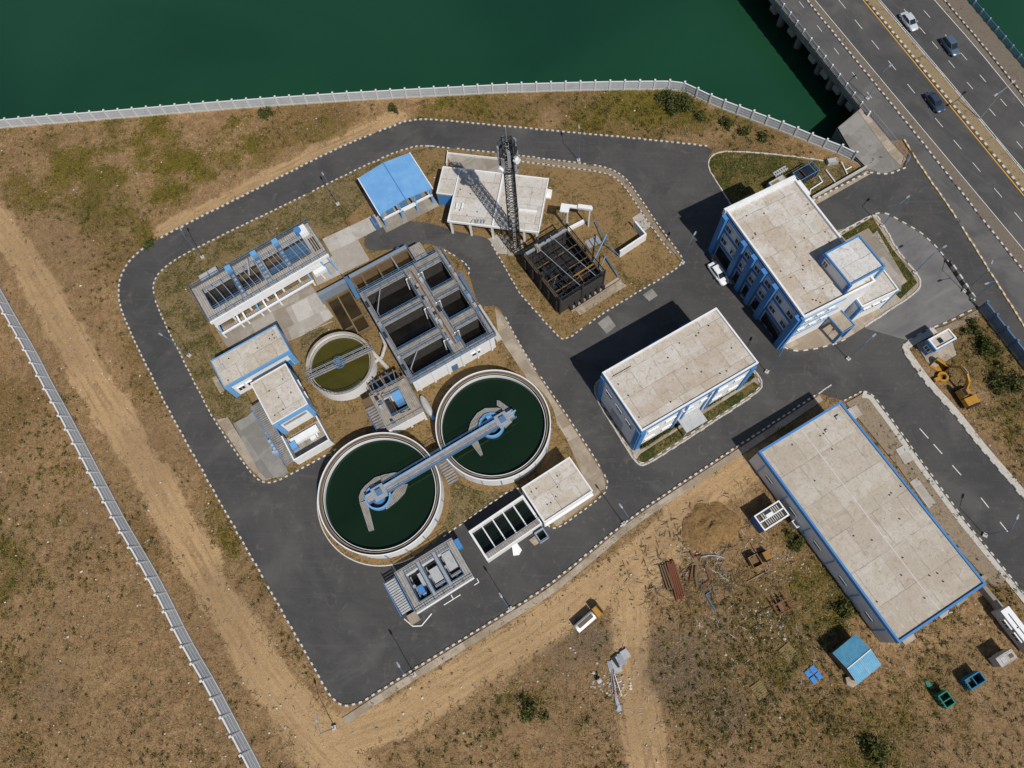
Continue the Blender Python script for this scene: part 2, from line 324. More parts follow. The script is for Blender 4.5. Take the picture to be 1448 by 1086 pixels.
        ob = bpy.data.objects.new(name, me); C.objects.link(ob)
        if parent is not None: ob.parent = parent
        else: ob.location = org
        ORG[ob] = org
        for k, v in tags.items(): ob[k] = v
        return ob
def thing(name, label, cat, loc, group=None, rz=0.):
    o = bpy.data.objects.new(name, None); C.objects.link(o); o.location = loc; o.rotation_euler = (0, 0, rz); o.empty_display_size = .3
    o['label'] = label; o['category'] = cat
    if group: o['group'] = group
    ORG[o] = Vector(loc); return o
def copy_tree(o, parent=None, **tags):
    c = o.copy(); C.objects.link(c); ORG[c] = ORG.get(o, Vector())
    if parent is not None: c.parent = parent
    for k, v in tags.items(): c[k] = v
    for ch in list(o.children): copy_tree(ch, c)
    return c
def part_at(src, parent, off):
    c = src.copy(); C.objects.link(c); c.parent = parent; c.location = off; ORG[c] = ORG[parent]; return c
def struct(name, mb, mat, **k): return mb.o(name, mat, nrm=k.pop('nrm', False), kind='structure', **k)
def chaikin(pts, r=2.5, closed=True, it=3):
    P = [Vector((p[0], p[1])) for p in pts]
    for _ in range(it):
        out = []; n = len(P)
        for i in range(n if closed else n-1):
            a, b = P[i], P[(i+1) % n]; L = (b-a).length; c = min(.25*L, r) if L > 1e-6 else 0; d = (b-a).normalized() if L > 1e-6 else Vector((0, 0))
            if closed or i > 0: out.append(a+d*c)
            else: out.append(a)
            if closed or i < n-2: out.append(b-d*c)
            else: out.append(b)
        P = out; r *= .5
    return P
def resample(P, step, closed=False):
    P = [Vector((p[0], p[1])) for p in P]
    if closed: P = P+[P[0]]
    out = [P[0]]; acc = 0.
    for a, b in zip(P, P[1:]):
        L = (b-a).length; t = step-acc
        while t <= L: out.append(a+(b-a)*(t/L)); t += step
        acc = (acc+L) % step
    return out
def offset(P, d, closed=False):
    n = len(P); out = []
    for i in range(n):
        a = P[(i-1) % n] if (closed or i > 0) else P[i]; b = P[(i+1) % n] if (closed or i < n-1) else P[i]
        t = (b-a); t = t.normalized() if t.length > 1e-9 else Vector((1, 0)); out.append(P[i]+Vector((-t.y, t.x))*d)
    return out
def inpoly(x, y, poly):
    poly = np.array([(p[0], p[1]) for p in poly]); r = np.zeros(np.shape(x), bool); n = len(poly); j = n-1
    for i in range(n):
        xi, yi = poly[i]; xj, yj = poly[j]
        if abs(yj-yi) > 1e-12: r ^= ((yi > y) != (yj > y)) & (x < (xj-xi)*(y-yi)/(yj-yi)+xi)
        j = i
    return r
def window(fr, side, s, z, w, h, parent, frame='white', pane='glass', o=0.0):
    m = MB(); m.wbox(fr, side, s-w/2-.08, s+w/2+.08, z-.08, z, o+.0, o+.10); m.wbox(fr, side, s-w/2-.08, s+w/2+.08, z+h, z+h+.08, o, o+.10)
    m.wbox(fr, side, s-w/2-.08, s-w/2, z, z+h, o, o+.10); m.wbox(fr, side, s+w/2, s+w/2+.08, z, z+h, o, o+.10); m.wbox(fr, side, s-.03, s+.03, z, z+h, o+.05, o+.09)
    f = m.o('window', frame, parent)
    MB().wbox(fr, side, s-w/2, s+w/2, z, z+h, o-.02, o+.04).o('pane', pane, f)
    MB().wbox(fr, side, s-w/2-.15, s+w/2+.15, z+h+.10, z+h+.18, o, o+.22).o('shade', frame, f)
    return f
def railing(pts, z, parent, name='railing', h=1.0, r=.035, step=1.6, mat='rail', closed=False):
    m = MB(); P = [Vector((p[0], p[1])) for p in pts]; P2 = P+[P[0]] if closed else P
    for a, b in zip(P2, P2[1:]):
        for k in (.5, 1.): m.tube((a.x, a.y, z+h*k), (b.x, b.y, z+h*k), r, 4)
        n = max(1, round((b-a).length/step))
        for i in range(n): q = a+(b-a)*(i/n); m.tube((q.x, q.y, z), (q.x, q.y, z+h), r, 4)
    q = P2[-1]; m.tube((q.x, q.y, z), (q.x, q.y, z+h), r, 4)
    return m.o(name, mat, parent)
SUN_E, SKY_E = 4.1, .065
# ------------------------------------------------------------------ outlines traced on the ground plane (photo pixels)
OUT = [(1000,207),(900,196),(820,189),(740,181),(650,173),(588,167),(545,182),(470,213),(400,249),(320,289),(240,329),(205,350),(182,369),(169,395),(168,425),(178,455),(205,512),(240,582),(290,672),(350,777),(400,866),(445,945),(483,1012),(560,962),(700,876),(780,826),(890,733),(960,686),(1030,640),(1157,556)]
OUT2 = [(1193,567),(1218,552),(1234,557),(1259,590),(1306,656),(1361,731),(1430,816),(1480,878)]
OUT3 = [(1480,745),(1430,684),(1389,637),(1348,584),(1310,543),(1286,510),(1274,492),(1284,482),(1320,463),(1337,457),(1365,443),(1382,434)]
OUT4 = [(1448,520),(1500,590),(1500,540),(1448,462),(1345,298),(1299,232),(1286,212),(1278,238),(1250,246),(1223,240),(1160,277),(1148,284),(1110,300),(1040,330),(1032,289),(1013,257),(1001,238),(1002,222),(1008,213)]
PLW = [(612,207),(590,206),(560,215),(500,242),(420,282),(330,325),(250,365),(224,386),(215,405),(225,440),(260,510),(300,590),(345,655),(363,678),(382,685),(410,672),(478,634),(600,720),(627,759),(649,744),(722,692),(740,690),(772,742),(786,750),(818,727),(850,703),(860,690),(856,671),(823,620),(800,585),(745,505),(712,445),(702,432),(690,432),(664,392),(650,364),(628,352),(612,330)]
PLN = [(604,207),(640,210),(700,216),(820,231),(860,237),(885,251),(905,280),(935,325),(961,358),(966,368),(960,379),(880,426),(840,452),(800,482),(790,478),(735,415),(694,345),(692,338),(640,326),(604,330)]
PLB = [(835,551),(851,533),(1010,440),(1066,522),(1079,541),(1076,553),(910,661),(899,656)]
PLA = [(1184,331),(1236,302),(1244,310),(1272,360),(1297,388),(1303,400),(1297,413),(1265,434),(1222,463),(1195,480),(1173,490),(1112,500),(1058,430),(1001,360),(1003,345),(1060,310)]
def W2(px): return [v.xy for v in ats(px)]
asph = W2(OUT+OUT2+OUT3+OUT4)
W_out = chaikin(ats(OUT), 3, closed=False)
asph_main = W_out+W2(OUT2+OUT3+OUT4)
W_plw, W_pln, W_plb, W_pla = (chaikin(ats(p), 2.2) for p in (PLW, PLN, PLB, PLA))
# river bank: y as a function of x (the fence line, the abutment, then under the highway)
FENCE = [(-60,186),(0,181),(79,174),(180,166),(311,155),(407,148),(500,142),(600,136.5),(720,130.5),(850,127),(950,126),(966,128),(1000,146),(1064,170),(1107,186),(1145,202),(1166,210),(1195,221),(1223,238)]
BANK = W2([(-900,245)]+FENCE+[(1231,172),(1300,150),(1500,122),(2600,60)])
bx = np.array([p.x for p in BANK]); by = np.array([p.y for p in BANK])
# ------------------------------------------------------------------ noise fields shared by the ground colour masks and the grass scatter
def vnoise(x, y, s, seed):
    x = np.asarray(x)/s; y = np.asarray(y)/s; i = np.floor(x).astype(int); j = np.floor(y).astype(int); fx = x-i; fy = y-j
    fx = fx*fx*(3-2*fx); fy = fy*fy*(3-2*fy)
    def h(a, b):
        n = (a*374761393+b*668265263+seed*69069) & 0xffffffff; n = ((n ^ (n >> 13))*1274126177) & 0xffffffff
        return ((n ^ (n >> 16)) & 0xffff)/65535.
    return (h(i, j)*(1-fx)+h(i+1, j)*fx)*(1-fy)+(h(i, j+1)*(1-fx)+h(i+1, j+1)*fx)*fy
def fbm(x, y, s, seed, o=4): return sum(vnoise(x, y, s/2**k, seed+k)*.5**k for k in range(o))/sum(.5**k for k in range(o))
def dpoly(x, y, P):
    d = np.full(np.shape(x), 1e9)
    for a, b in zip(P, P[1:]):
        vx, vy = b[0]-a[0], b[1]-a[1]; L = vx*vx+vy*vy; t = np.clip(((x-a[0])*vx+(y-a[1])*vy)/L, 0, 1)
        d = np.minimum(d, np.hypot(x-a[0]-t*vx, y-a[1]-t*vy))
    return d
TR = [(W2([(-60,250),(20,345),(70,430),(130,540),(200,650),(262,760),(318,860),(370,950),(425,1020),(480,1042),(560,1018),(660,955),(760,895),(850,830),(930,770),(990,715)]), 2.9, 1.1),
      (W2([(425,1020),(470,1070),(520,1130)]), 4.5, .9), (W2([(895,800),(890,860),(893,930),(905,1010),(925,1110)]), 2.6, 1.05),
      (W2([(960,720),(1030,675),(1060,650)]), 4., .8), (W2([(1000,700),(960,760),(905,820)]), 3., .6), (W2([(560,165),(470,205),(380,250),(290,296),(230,325)]), 2.2, .75)]
VEG = [(60,250,110,.30,.35),(180,210,110,.32,.45),(330,200,110,.34,.5),(470,165,40,.3,.4),(300,240,60,.2,.3),(150,300,70,.2,.15),(225,345,40,.3,.5),(70,640,90,.05,.2),(20,760,70,.2,.3),(60,820,110,.15,.15),(110,960,120,.0,.0),(200,1040,90,.05,.1),
       (270,640,35,.25,.15),(300,760,45,.35,.35),(350,860,40,.3,.3),(400,940,45,.25,.2),(200,480,40,.2,.1),(230,560,35,.25,.2),(690,152,90,.3,.2),(840,150,100,.35,.35),(965,150,50,.6,.75),(1060,185,60,.35,.4),
       (745,1000,60,.5,.45),(800,960,80,.2,.05),(640,1060,80,.1,.05),(1180,790,60,.4,.35),(1190,860,45,.35,.3),(1100,730,40,.2,.2),(1230,1060,90,.5,.5),(1130,900,60,.25,.2),(1330,960,80,.15,.05),(1400,1050,80,.2,.2),(1010,1040,70,.1,.05),
       (1390,510,50,.55,.45),(1430,600,50,.55,.45),(1350,490,25,.3,.4),(1300,720,30,-.3,0),(1000,900,90,.12,-.05),(740,840,25,.4,.3),(620,140,50,.2,.2),(30,330,50,-.3,0),(120,440,40,-.2,0),(1240,600,40,-.3,0),(1000,745,60,-.4,-.3),(950,960,70,.1,-.2)]
def fields(x, y):
    v = .15+.95*(fbm(x, y, 15, 3)-.5)*2.0+.7*(fbm(x, y, 4, 11, 4)-.5)*2; g = .03+.8*(fbm(x, y, 16, 21)-.5)*2+.4*(fbm(x, y, 3, 41, 3)-.5)*2
    for px, py, r, dv, dg in VEG:
        c = at(px, py); R = (at(px+r, py)-c).length; k = np.exp(-((x-c.x)**2+(y-c.y)**2)/(R*R)); v = v+k*dv*1.25; g = g+k*dg*1.3
    t = np.zeros(np.shape(x))
    for P, w, s in TR:
        d = dpoly(x, y, P); dd = d+(fbm(x, y, 4, 31, 3)-.5)*2.2; k = np.clip(1.35-dd/w*.95, 0, 1)*s; t = np.maximum(t, np.clip(k, 0, 1)); v = v-.8*np.clip(1.4-d/w*.8, 0, 1)*s
    return np.clip(v, 0, 1), np.clip(t, 0, 1), np.clip(g, 0, 1)
# ------------------------------------------------------------------ ground sheet
xs = np.concatenate([[-900, -500, -250, -160, -125], np.arange(-112, 122, .62), [135, 160, 250, 500, 900]])
ty = np.concatenate([[0], np.linspace(.62, 1, 330)]); NX, NY = len(xs), len(ty)
yb = np.interp(xs, bx, by); GX = np.repeat(xs[:, None], NY, 1); GY = -330+(yb[:, None]+330)*ty[None, :]
inside = inpoly(GX, GY, asph); V, T, G = fields(GX, GY)
dz = (fbm(GX, GY, 6, 51, 3)-.5)*.30+(fbm(GX, GY, 1.3, 61, 2)-.5)*.12
rut = np.zeros_like(GX)
for P, w, s in TR[:4]:
    d = dpoly(GX, GY, P)
    for o in (.5, 1.6, 2.6): rut += np.exp(-((d-o)/.28)**2)*.025
dz = np.where(inside, -.06, dz*.8-.12-rut-.02); dz[:, -1] = -.03
yard = at(1003, 743)
vs = np.stack([GX.ravel(), GY.ravel(), dz.ravel()], 1)
ii = (np.arange(NX-1)[:, None]*NY+np.arange(NY-1)[None, :]).ravel()
fs = np.stack([ii, ii+NY, ii+NY+1, ii+1], 1)
me = bpy.data.meshes.new('ground'); me.from_pydata(vs.tolist(), [], fs.tolist())
TD = np.full(GX.shape, 9.)
for P, w, s in TR: TD = np.minimum(TD, dpoly(GX, GY, P))
ASH = np.zeros(GX.shape)
for px_, py_, r_, k_ in ((965,945,75,.9),(1020,1000,60,.75),(1010,890,50,.6),(835,905,45,.85),(800,930,50,.6),(1000,820,50,.6),(1100,850,50,.45),(60,980,70,.5),(130,880,60,.4),(1390,640,40,.6)):
    c_ = at(px_, py_); R_0 = (at(px_+r_, py_)-c_).length; ASH = np.maximum(ASH, k_*np.exp(-((GX-c_.x)**2+(GY-c_.y)**2)/(R_0*R_0)))
for nm, arr in (('veg', V), ('track', T), ('green', G), ('td', np.minimum(TD, 9)), ('ash', ASH)):
    me.attributes.new(nm, 'FLOAT', 'POINT').data.foreach_set('value', arr.ravel().astype(np.float32))
me.polygons.foreach_set('use_smooth', [True]*len(me.polygons)); me.materials.append(MT['ground'])
go = bpy.data.objects.new('ground', me); C.objects.link(go); go['kind'] = 'structure'
# river and the concrete bank below the fence
m = MB(); m.add([(-900, -330, -7), (900, -330, -7), (900, 1300, -7), (-900, 1300, -7)], [(0, 1, 2, 3)]); struct('water', m, 'river')
m = MB()
for a, b in zip(BANK, BANK[1:]): m.add([(a.x, a.y+.02, -9), (b.x, b.y+.02, -9), (b.x, b.y+.02, -.15), (a.x, a.y+.02, -.15), (a.x, a.y+.45, -9), (b.x, b.y+.45, -9), (b.x, b.y+.45, -.15), (a.x, a.y+.45, -.15)], [(0, 1, 2, 3), (7, 6, 5, 4), (3, 2, 6, 7)])
struct('river_bank_wall', m, 'padgrey')
# ------------------------------------------------------------------ roads, plots and paving, each sheet a few millimetres above the last
def sheet(name, pts, z, mat): return struct(name, MB().sheet(pts, z), mat)
sheet('road', asph_main, .012, 'asphalt')
sheet('forecourt', W2([(1237,305),(1253,301),(1277,315),(1302,329),(1325,350),(1352,388),(1381,433),(1335,458),(1285,482),(1222,464),(1265,435),(1297,414),(1304,400),(1298,387),(1273,359)]), .017, 'asphalt_old')
sheet('plot_west', W_plw, .026, 'plot'); sheet('plot_north', W_pln, .0275, 'plot'); sheet('plot_workshop', W_plb, .026, 'apron'); sheet('plot_office', W_pla, .026, 'apron')
Z2 = .031; Z3 = .036
sheet('lawn_west', W2([(603,209),(560,217),(500,244),(420,284),(330,327),(252,366),(226,387),(218,405),(228,440),(262,508),(302,589),(332,634),(366,585),(300,470),(270,400),(430,318),(470,330),(540,260)]), Z2, 'plotgreen')
sheet('lawn_strip', W2([(424,476),(450,462),(500,470),(500,520),(425,545)]), Z2, 'plotgreen')
sheet('lawn_clarifier', W2([(610,770),(625,757),(649,742),(722,690),(765,676),(700,660),(620,690)]), .029, 'plotgreen')
sheet('paving', chaikin(ats([(512,346),(520,330),(548,310),(575,312),(610,316),(640,326),(692,337),(704,362),(716,386),(700,434),(676,432),(664,390),(650,363),(628,351),(600,344),(565,351),(525,356)]), .7), .0375, 'asphalt')
sheet('pad_pale', W2([(404,436),(447,414),(472,448),(424,474)]), .041, 'padpale')
sheet('pad_screen_house', W2([(306,466),(440,403),(471,449),(425,476),(402,485),(392,464),(322,492)]), Z3, 'pad')
sheet('pad_junction', W2([(456,338),(501,317),(545,296),(556,313),(506,339),(523,368),(449,404),(440,384),(470,362)]), .0385, 'padpale')
sheet('pad_blower', W2([(330,599),(349,589),(357,582),(408,668),(401,674),(376,677),(364,663)]), Z3, 'padgrey')
sheet('apron_tanks', W2([(700,436),(712,447),(760,530),(815,612),(852,669),(857,689),(838,706),(788,745),(776,733),(832,690),(800,618),(745,535),(705,475)]), Z2, 'apron')
sheet('path_west', W2([(306,594),(322,590),(368,664),(384,677),(372,680),(350,658)]), .0335, 'apron')
sheet('pad_north', W2([(632,219),(712,226),(734,240),(730,258),(640,240)]), .0345, 'pad'); sheet('pad_tower', W2([(686,340),(706,330),(738,345),(722,360),(700,358)]), Z3, 'padpale')
sheet('pad_wall', W2([(894,308),(909,299),(922,319),(907,330)]), Z2, 'padpale'); sheet('pad_transformer', W2([(812,436),(878,398),(886,404),(820,446)]), Z2, 'apron')
sheet('drain_pad_large', W2([(845,457),(860,446),(871,461),(858,472)]), .023, 'padgrey'); sheet('drain_pad_small', W2([(909,417),(922,408),(930,418),(918,426)]), .023, 'padgrey')
sheet('lawn_office', W2([(1190,333),(1234,307),(1262,352),(1290,388),(1297,400),(1273,423),(1262,412),(1283,398),(1228,322),(1196,340)]), Z2, 'lawn')
sheet('court_office', W2([(1222,345),(1240,326),(1276,388),(1274,412),(1258,412)]), Z3, 'pad')
sheet('lawn_north_east', W2([(1004,226),(1014,218),(1030,215),(1080,218),(1125,223),(1130,255),(1060,300),(1040,312),(1034,289),(1015,256),(1003,238)]), .0, 'lawn')
sheet('yard_north_east', W2([(1125,223),(1165,228),(1205,236),(1218,240),(1150,280),(1120,275)]), .008, 'plotgreen')
sheet('lawn_workshop', W2([(900,650),(905,642),(1066,540),(1073,545),(1070,552),(910,655)]), Z2, 'lawn'); sheet('path_workshop', W2([(905,632),(960,596),(1062,530),(1067,536),(906,640)]), Z3, 'apron')
sheet('verge_road', W2([(1196,570),(1219,557),(1232,562),(1256,594),(1303,661),(1358,737),(1425,822),(1405,830),(1340,760),(1270,660)]), -.0, 'dustverge')
sheet('verge_north', offset([p for p in W_out[:]][:1], 0)*0+W2([(700,217),(820,232),(859,238),(884,252),(903,281),(933,326),(957,358),(951,362),(928,331),(898,288),(880,260),(857,246),(818,241),(700,226)]), .0335, 'dustverge')
# concrete walkway behind the outer kerb
o1 = chaikin(ats([(483,1014),(560,964),(700,878),(780,828),(890,735),(960,688),(1030,642),(1157,558)]), 2, False)
struct('pavement', MB().strip(offset(o1, -.15), offset(o1, -1.15), .02), 'apron')
o2 = W2([(1220,555),(1234,559),(1259,592),(1306,658),(1361,733),(1430,818),(1480,880)]); struct('pavement', MB().strip(offset(o2, -.1), offset(o2, -.9), .03), 'curbstone')
o3 = chaikin(ats(OUT3[:9]), 1.2, False); struct('pavement', MB().strip(offset(o3, .05), offset(o3, -1.0), .05), 'curbstone')
o3 = W2([(1320,464),(1337,459),(1365,445),(1382,436)]); struct('pavement', MB().strip(offset(o3, -.2), offset(o3, -1.3), .03), 'dustverge')
# ------------------------------------------------------------------ kerbs of painted blocks
def kerb(P, w=.22, h=.16, step=.47, mats=('kerbwhite', 'kerbblack'), z=.0, closed=False, gap=.0, name='kerb'):
    Q = resample(P, step, closed); m = MB(); h0 = h
    for i, (a, b) in enumerate(zip(Q, Q[1:])):
        d = (b-a); L = d.length; d.normalize(); n = Vector((-d.y, d.x)); m.cur = i % 2; k = rnd.gauss(0, .02); h = h0*rnd.uniform(.8, 1.08)
        if rnd.random() < .03: continue
        ww = w*(1. if i % 2 == 0 else .8)
        a = a+n*k; e = d*(L*(.5-.02)); c = (a+b)/2+n*k
        q = [c-e-n*ww/2, c+e-n*ww/2, c+e+n*ww/2, c-e+n*ww/2]; m.prism([(x.x, x.y) for x in q][::1], z, z+h*(1. if i % 2 == 0 else .9))
    return struct(name, m, list(mats), nrm=True)
kerb(W_out, .26, .2, .5)
kerb(chaikin(ats(PLW[:17]), 2.2, False)); kerb(chaikin(ats(PLW[18:32]), 2.2, False), .2); kerb(chaikin(ats([(628,354),(652,367),(666,381),(660,392)]), 1, False))
kerb(chaikin(ats(PLN[:16]), 2.2, False)); kerb(chaikin(offset(W2(PLN[1:9]), -1.25), 2, False), .2); kerb(W2([(735,415),(692,340)]), .2)
kerb(W_plb, .25, .14, .9, ('curbstone', 'curbstone'), closed=True); kerb(offset(chaikin(ats(PLB[3:]+PLB[:1]), 2, False), -.35), .14, .14, .8, ('kerbwhite', 'kerbblack'))
kerb(chaikin(ats(PLA[:9]), 1.5, False), .3, .16, .9, ('curbstone', 'kerbwhite')); kerb(chaikin(ats(PLA[9:14]), 1.5, False), .22, .15, .8)
kerb(chaikin(ats([(1184,333),(1236,303),(1252,301),(1277,315),(1302,329),(1325,350),(1345,378)]), 1, False), .24, .18, .8)
kerb(offset(o2, .05), .22, .16, .6); kerb(offset(chaikin(ats(OUT3[:9]), 1.2, False), .1), .2, .16, .9, ('curbstone', 'kerbblack')); kerb(W2(OUT3[8:]), .24, .18, .8)
kerb(chaikin(ats([(1280,237),(1262,245),(1245,247),(1228,243),(1160,278),(1146,286)]), 1, False), .26, .18, .6)
kerb(chaikin(ats([(1034,291),(1013,257),(1001,238),(1002,225),(1013,216),(1030,214),(1080,217),(1141,224),(1190,232)]), 1.2, False), .22, .18, .8, ('kerbwhite', 'curbstone'))
kerb(W2([(1157,557),(1180,541)]), .2, .1, .9, ('curbstone', 'kerbwhite')); kerb(W2([(1193,567),(1219,553),(1234,557)]), .2)
kerb(chaikin(ats([(424,475),(475,452)]), 1, False), .1, .08, 1, ('curbstone', 'curbstone'))
# ------------------------------------------------------------------ highway and bridge
def LN(*p):
    def f(y):
        q = sorted(p, key=lambda t: t[1])
        i = 0
        while i < len(q)-2 and y > q[i+1][1]: i += 1
        (x0, y0), (x1, y1) = q[i], q[i+1]; return (x0+(x1-x0)*(y-y0)/(y1-y0), y)
    return f
LA = LN((1097,0),(1216,150),(1282,233)); LB = LN((1140,0),(1293,188),(1381,300)); LC = LN((1151,0),(1271,144),(1398,296)); LD = LN((1222,0),(1342,146)); LE = LN((1240,0),(1340,117),(1448,247))
LF = LN((1322,0),(1381,67),(1448,149)); LG = LN((1334,0),(1395,72),(1448,138)); LH = LN((1367,0),(1448,97)); LK = LN((1278,198),(1299,232),(1345,298),(1448,462))
YS = [-160, -80, 0, 60, 120, 180, 240, 300, 380, 460, 560]
def hw(name, l, r, z, mat, ys=YS, dl=0, dr=0): return struct(name, MB().strip(offset([at(*l(y)).xy for y in ys], dl), offset([at(*r(y)).xy for y in ys], dr), z), mat)
hw('service_lane', LA, LB, .020, 'asphalt_lane', [-160, -80, 0, 60, 120, 160, 198])
struct('service_lane', MB().strip([at(*LK(y)).xy for y in (198, 232, 298, 380, 462, 560)], [at(*LB(y)).xy for y in (198, 232, 298, 380, 462, 560)], .020), 'asphalt_lane')
hw('verge', LB, LC, .05, 'greyverge'); hw('highway', LC, LD, .03, 'asphalt_hwy'); hw('median', LD, LE, .14, 'median'); hw('highway', LE, LF, .03, 'asphalt_hwy'); hw('verge', LF, LG, .04, 'greyverge'); hw('footway', LG, LH, .1, 'greyverge')
def hline(f, y0=-160, y1=560, off=0, n=24): return offset([at(*f(y0+(y1-y0)*i/n)).xy for i in range(n+1)], off)
kerb(hline(LB), .3, .2, .6); kerb(hline(LD, off=.25), .42, .26, .65, ('kerbwhite', 'kerbblack')); kerb(hline(LG), .25, .3, .6); kerb(hline(LE), .2, .24, 3, ('kerbwhite', 'curbstone'))
kerb(chaikin(ats([(1278,198),(1299,232),(1345,298),(1448,462),(1500,545)]), 1, False), .3, .2, .6, ('kerbwhite', 'kerbyellow'))
m = MB()
for l, o, w in ((LC, .15, .12), (LE, .5, .12), (LF, -.1, .13)): P = hline(l, off=o); m.strip(offset(P, w/2), offset(P, -w/2), .036)
struct('road_marking', m, 'mark'); P = hline(LD, off=-.18); struct('road_marking', MB().strip(offset(P, .1), offset(P, -.1), .036), 'markyellow')
def dash(l, y0s, ln, z=.037, w=.11, off=0.):
    m = MB()
    for y in y0s: P = offset([at(*l(y)).xy, at(*l(y+ln)).xy], off); m.strip(offset(P, w/2), offset(P, -w/2), z)
    struct('road_marking', m, 'mark')
dash(LN((1185,-1),(1256,86),(1323,168),(1409,270)), [-58,-29,-1,28,57,86,119,167,198,230,266,300,334], 13)
dash(LN((1279,14),(1304,43),(1368,117),(1439,202)), [-16,13,38,59,86,116,154,200,236], 10); dash(LN((1309,18),(1339,52),(1387,108),(1437,166)), [-14,15,49,75,106,140,172], 10)
dash(LN((1133,6),(1160,42),(1232,138)), [-30,2,36,68,102,130], 9, .026, .1); dash(LN((1320,628),(1384,700),(1425,752)), [606,628,658,704,738], 14, .018, .14)
# bridge deck girder, piers
m = MB(); ys = [-160, 0, 60, 120, 170]
E = [at(*LA(y)) for y in ys]; Rr = [at(*LH(y)) for y in ys]
for i in range(len(ys)-1): m.hexa([(*E[i].xy, -1.5), (*E[i+1].xy, -1.5), (*Rr[i+1].xy, -1.5), (*Rr[i].xy, -1.5)], [(*E[i].xy, -.02), (*E[i+1].xy, -.02), (*Rr[i+1].xy, -.02), (*Rr[i].xy, -.02)])
br = thing('bridge', 'concrete road bridge on piers over the green river', 'bridge', E[1], None)
m.o('deck', 'padgrey', br)
m = MB(); P = [e.xy for e in E]; m.strip(offset(P, -.1), offset(P, .28), .06); Q = offset(P, -.1); R2 = offset(P, .28)
for i in range(len(P)-1): m.hexa([(*Q[i], -.45), (*Q[i+1], -.45), (*R2[i+1], -.45), (*R2[i], -.45)], [(*Q[i], .055), (*Q[i+1], .055), (*R2[i+1], .055), (*R2[i], .055)])
m.o('edge_beam', 'apron', br)
for y in (-40, 2, 34, 72, 94, 116, 140):
    a = at(*LA(y)); b = at(*LA(y+10)); d = (b-a).normalized(); n = Vector((-d.y, d.x, 0)); fr = RF(a, math.atan2(-n.y, -n.x)) if False else RF(a, math.atan2(d.y, d.x))
    m = MB(); m.box(fr, -.9, .9, -13.6 if False else -26, 1.0, -2.3, -1.52)
    s = 1 if (fr.p(0, 1)-Vector((*at(*LH(y)).xy, 0))).length < (fr.p(0, -1)-Vector((*at(*LH(y)).xy, 0))).length else -1
    m = MB(); m.box(fr, -.9, .9, min(-.35*s, 24*s), max(-.35*s, 24*s), -2.4, -1.52)
    for k in (3.2, 10, 17): m.cyl(fr.p(0, k*s), .75, -9, -2.4, 16)
    m.o('pier', 'pad', br)
for nm, f, off, lab in (('bridge_railing', LA, -.12, 'pale latticed railing along the river edge of the service lane'), ('bridge_railing', LH, .1, 'blue grey railing on the far footway beside the highway')):
    P = offset([at(*f(y)).xy for y in ([-160, -60, 0, 50, 100, 150, 172] if f is LA else YS)], off)
    t = thing(nm, lab, 'railing', (*P[2], .05)); Q = resample(P, 2.4); m = MB(); pm = MB()
    for a, b in zip(Q, Q[1:]):
        for z in (.35, .72, 1.12): m.tube((*a, z), (*b, z), .065, 4)
        for k in range(1, 8): c = a+(b-a)*k/8; m.tube((*c, .1), (*c, 1.1), .045, 4)
    m.o('rail', 'steel' if f is LA else 'rail', t)
    pm.box(ID, -.13, .13, -.13, .13, 0, 1.25); p0 = pm.o('post', 'white' if f is LA else 'steel', t, local=True); p0.location = Vector((*Q[0], .05))-ORG[t]
    for q in Q[1:95]: part_at(p0, t, Vector((*q, .05))-ORG[t])
# abutment platform
m = MB(); m.prism(W2([(1183,182),(1207,162),(1217,153),(1229,162),(1281,226),(1272,238),(1250,246),(1223,238),(1205,220)]), -9, .10)
ab = thing('bridge_abutment', 'grey concrete abutment platform at the end of the bridge beside the river fence', 'abutment', at(1230, 200)); m.o('platform', 'padgrey', ab)
m = MB(); m.prism(W2([(1213,158),(1217,153),(1281,226),(1272,234),(1258,220)]), .105, .16); m.o('walkway', 'apron', ab)
m = MB(); L = W2([(1183,182),(1205,220),(1223,238)]); m.strip(offset(L, .12), offset(L, -.12), .3); m.prism(offset(L, .12)+offset(L, -.12)[::-1], .102, .3); m.o('coping', 'curbstone', ab)
P = W2([(1230,163),(1283,227),(1279,236)]); t = thing('walkway_railing', 'dark barred railing along the abutment walkway next to the junction', 'railing', (*P[0], .16)); m = MB()
for a, b in zip(resample(P, .5), resample(P, .5)[1:]):
    m.tube((*a, 1.25), (*b, 1.25), .05, 4); m.tube((*a, .35), (*b, .35), .035, 4); m.tube((*a, .15), (*a, 1.25), .03, 4)
m.o('bars', 'steel', t)
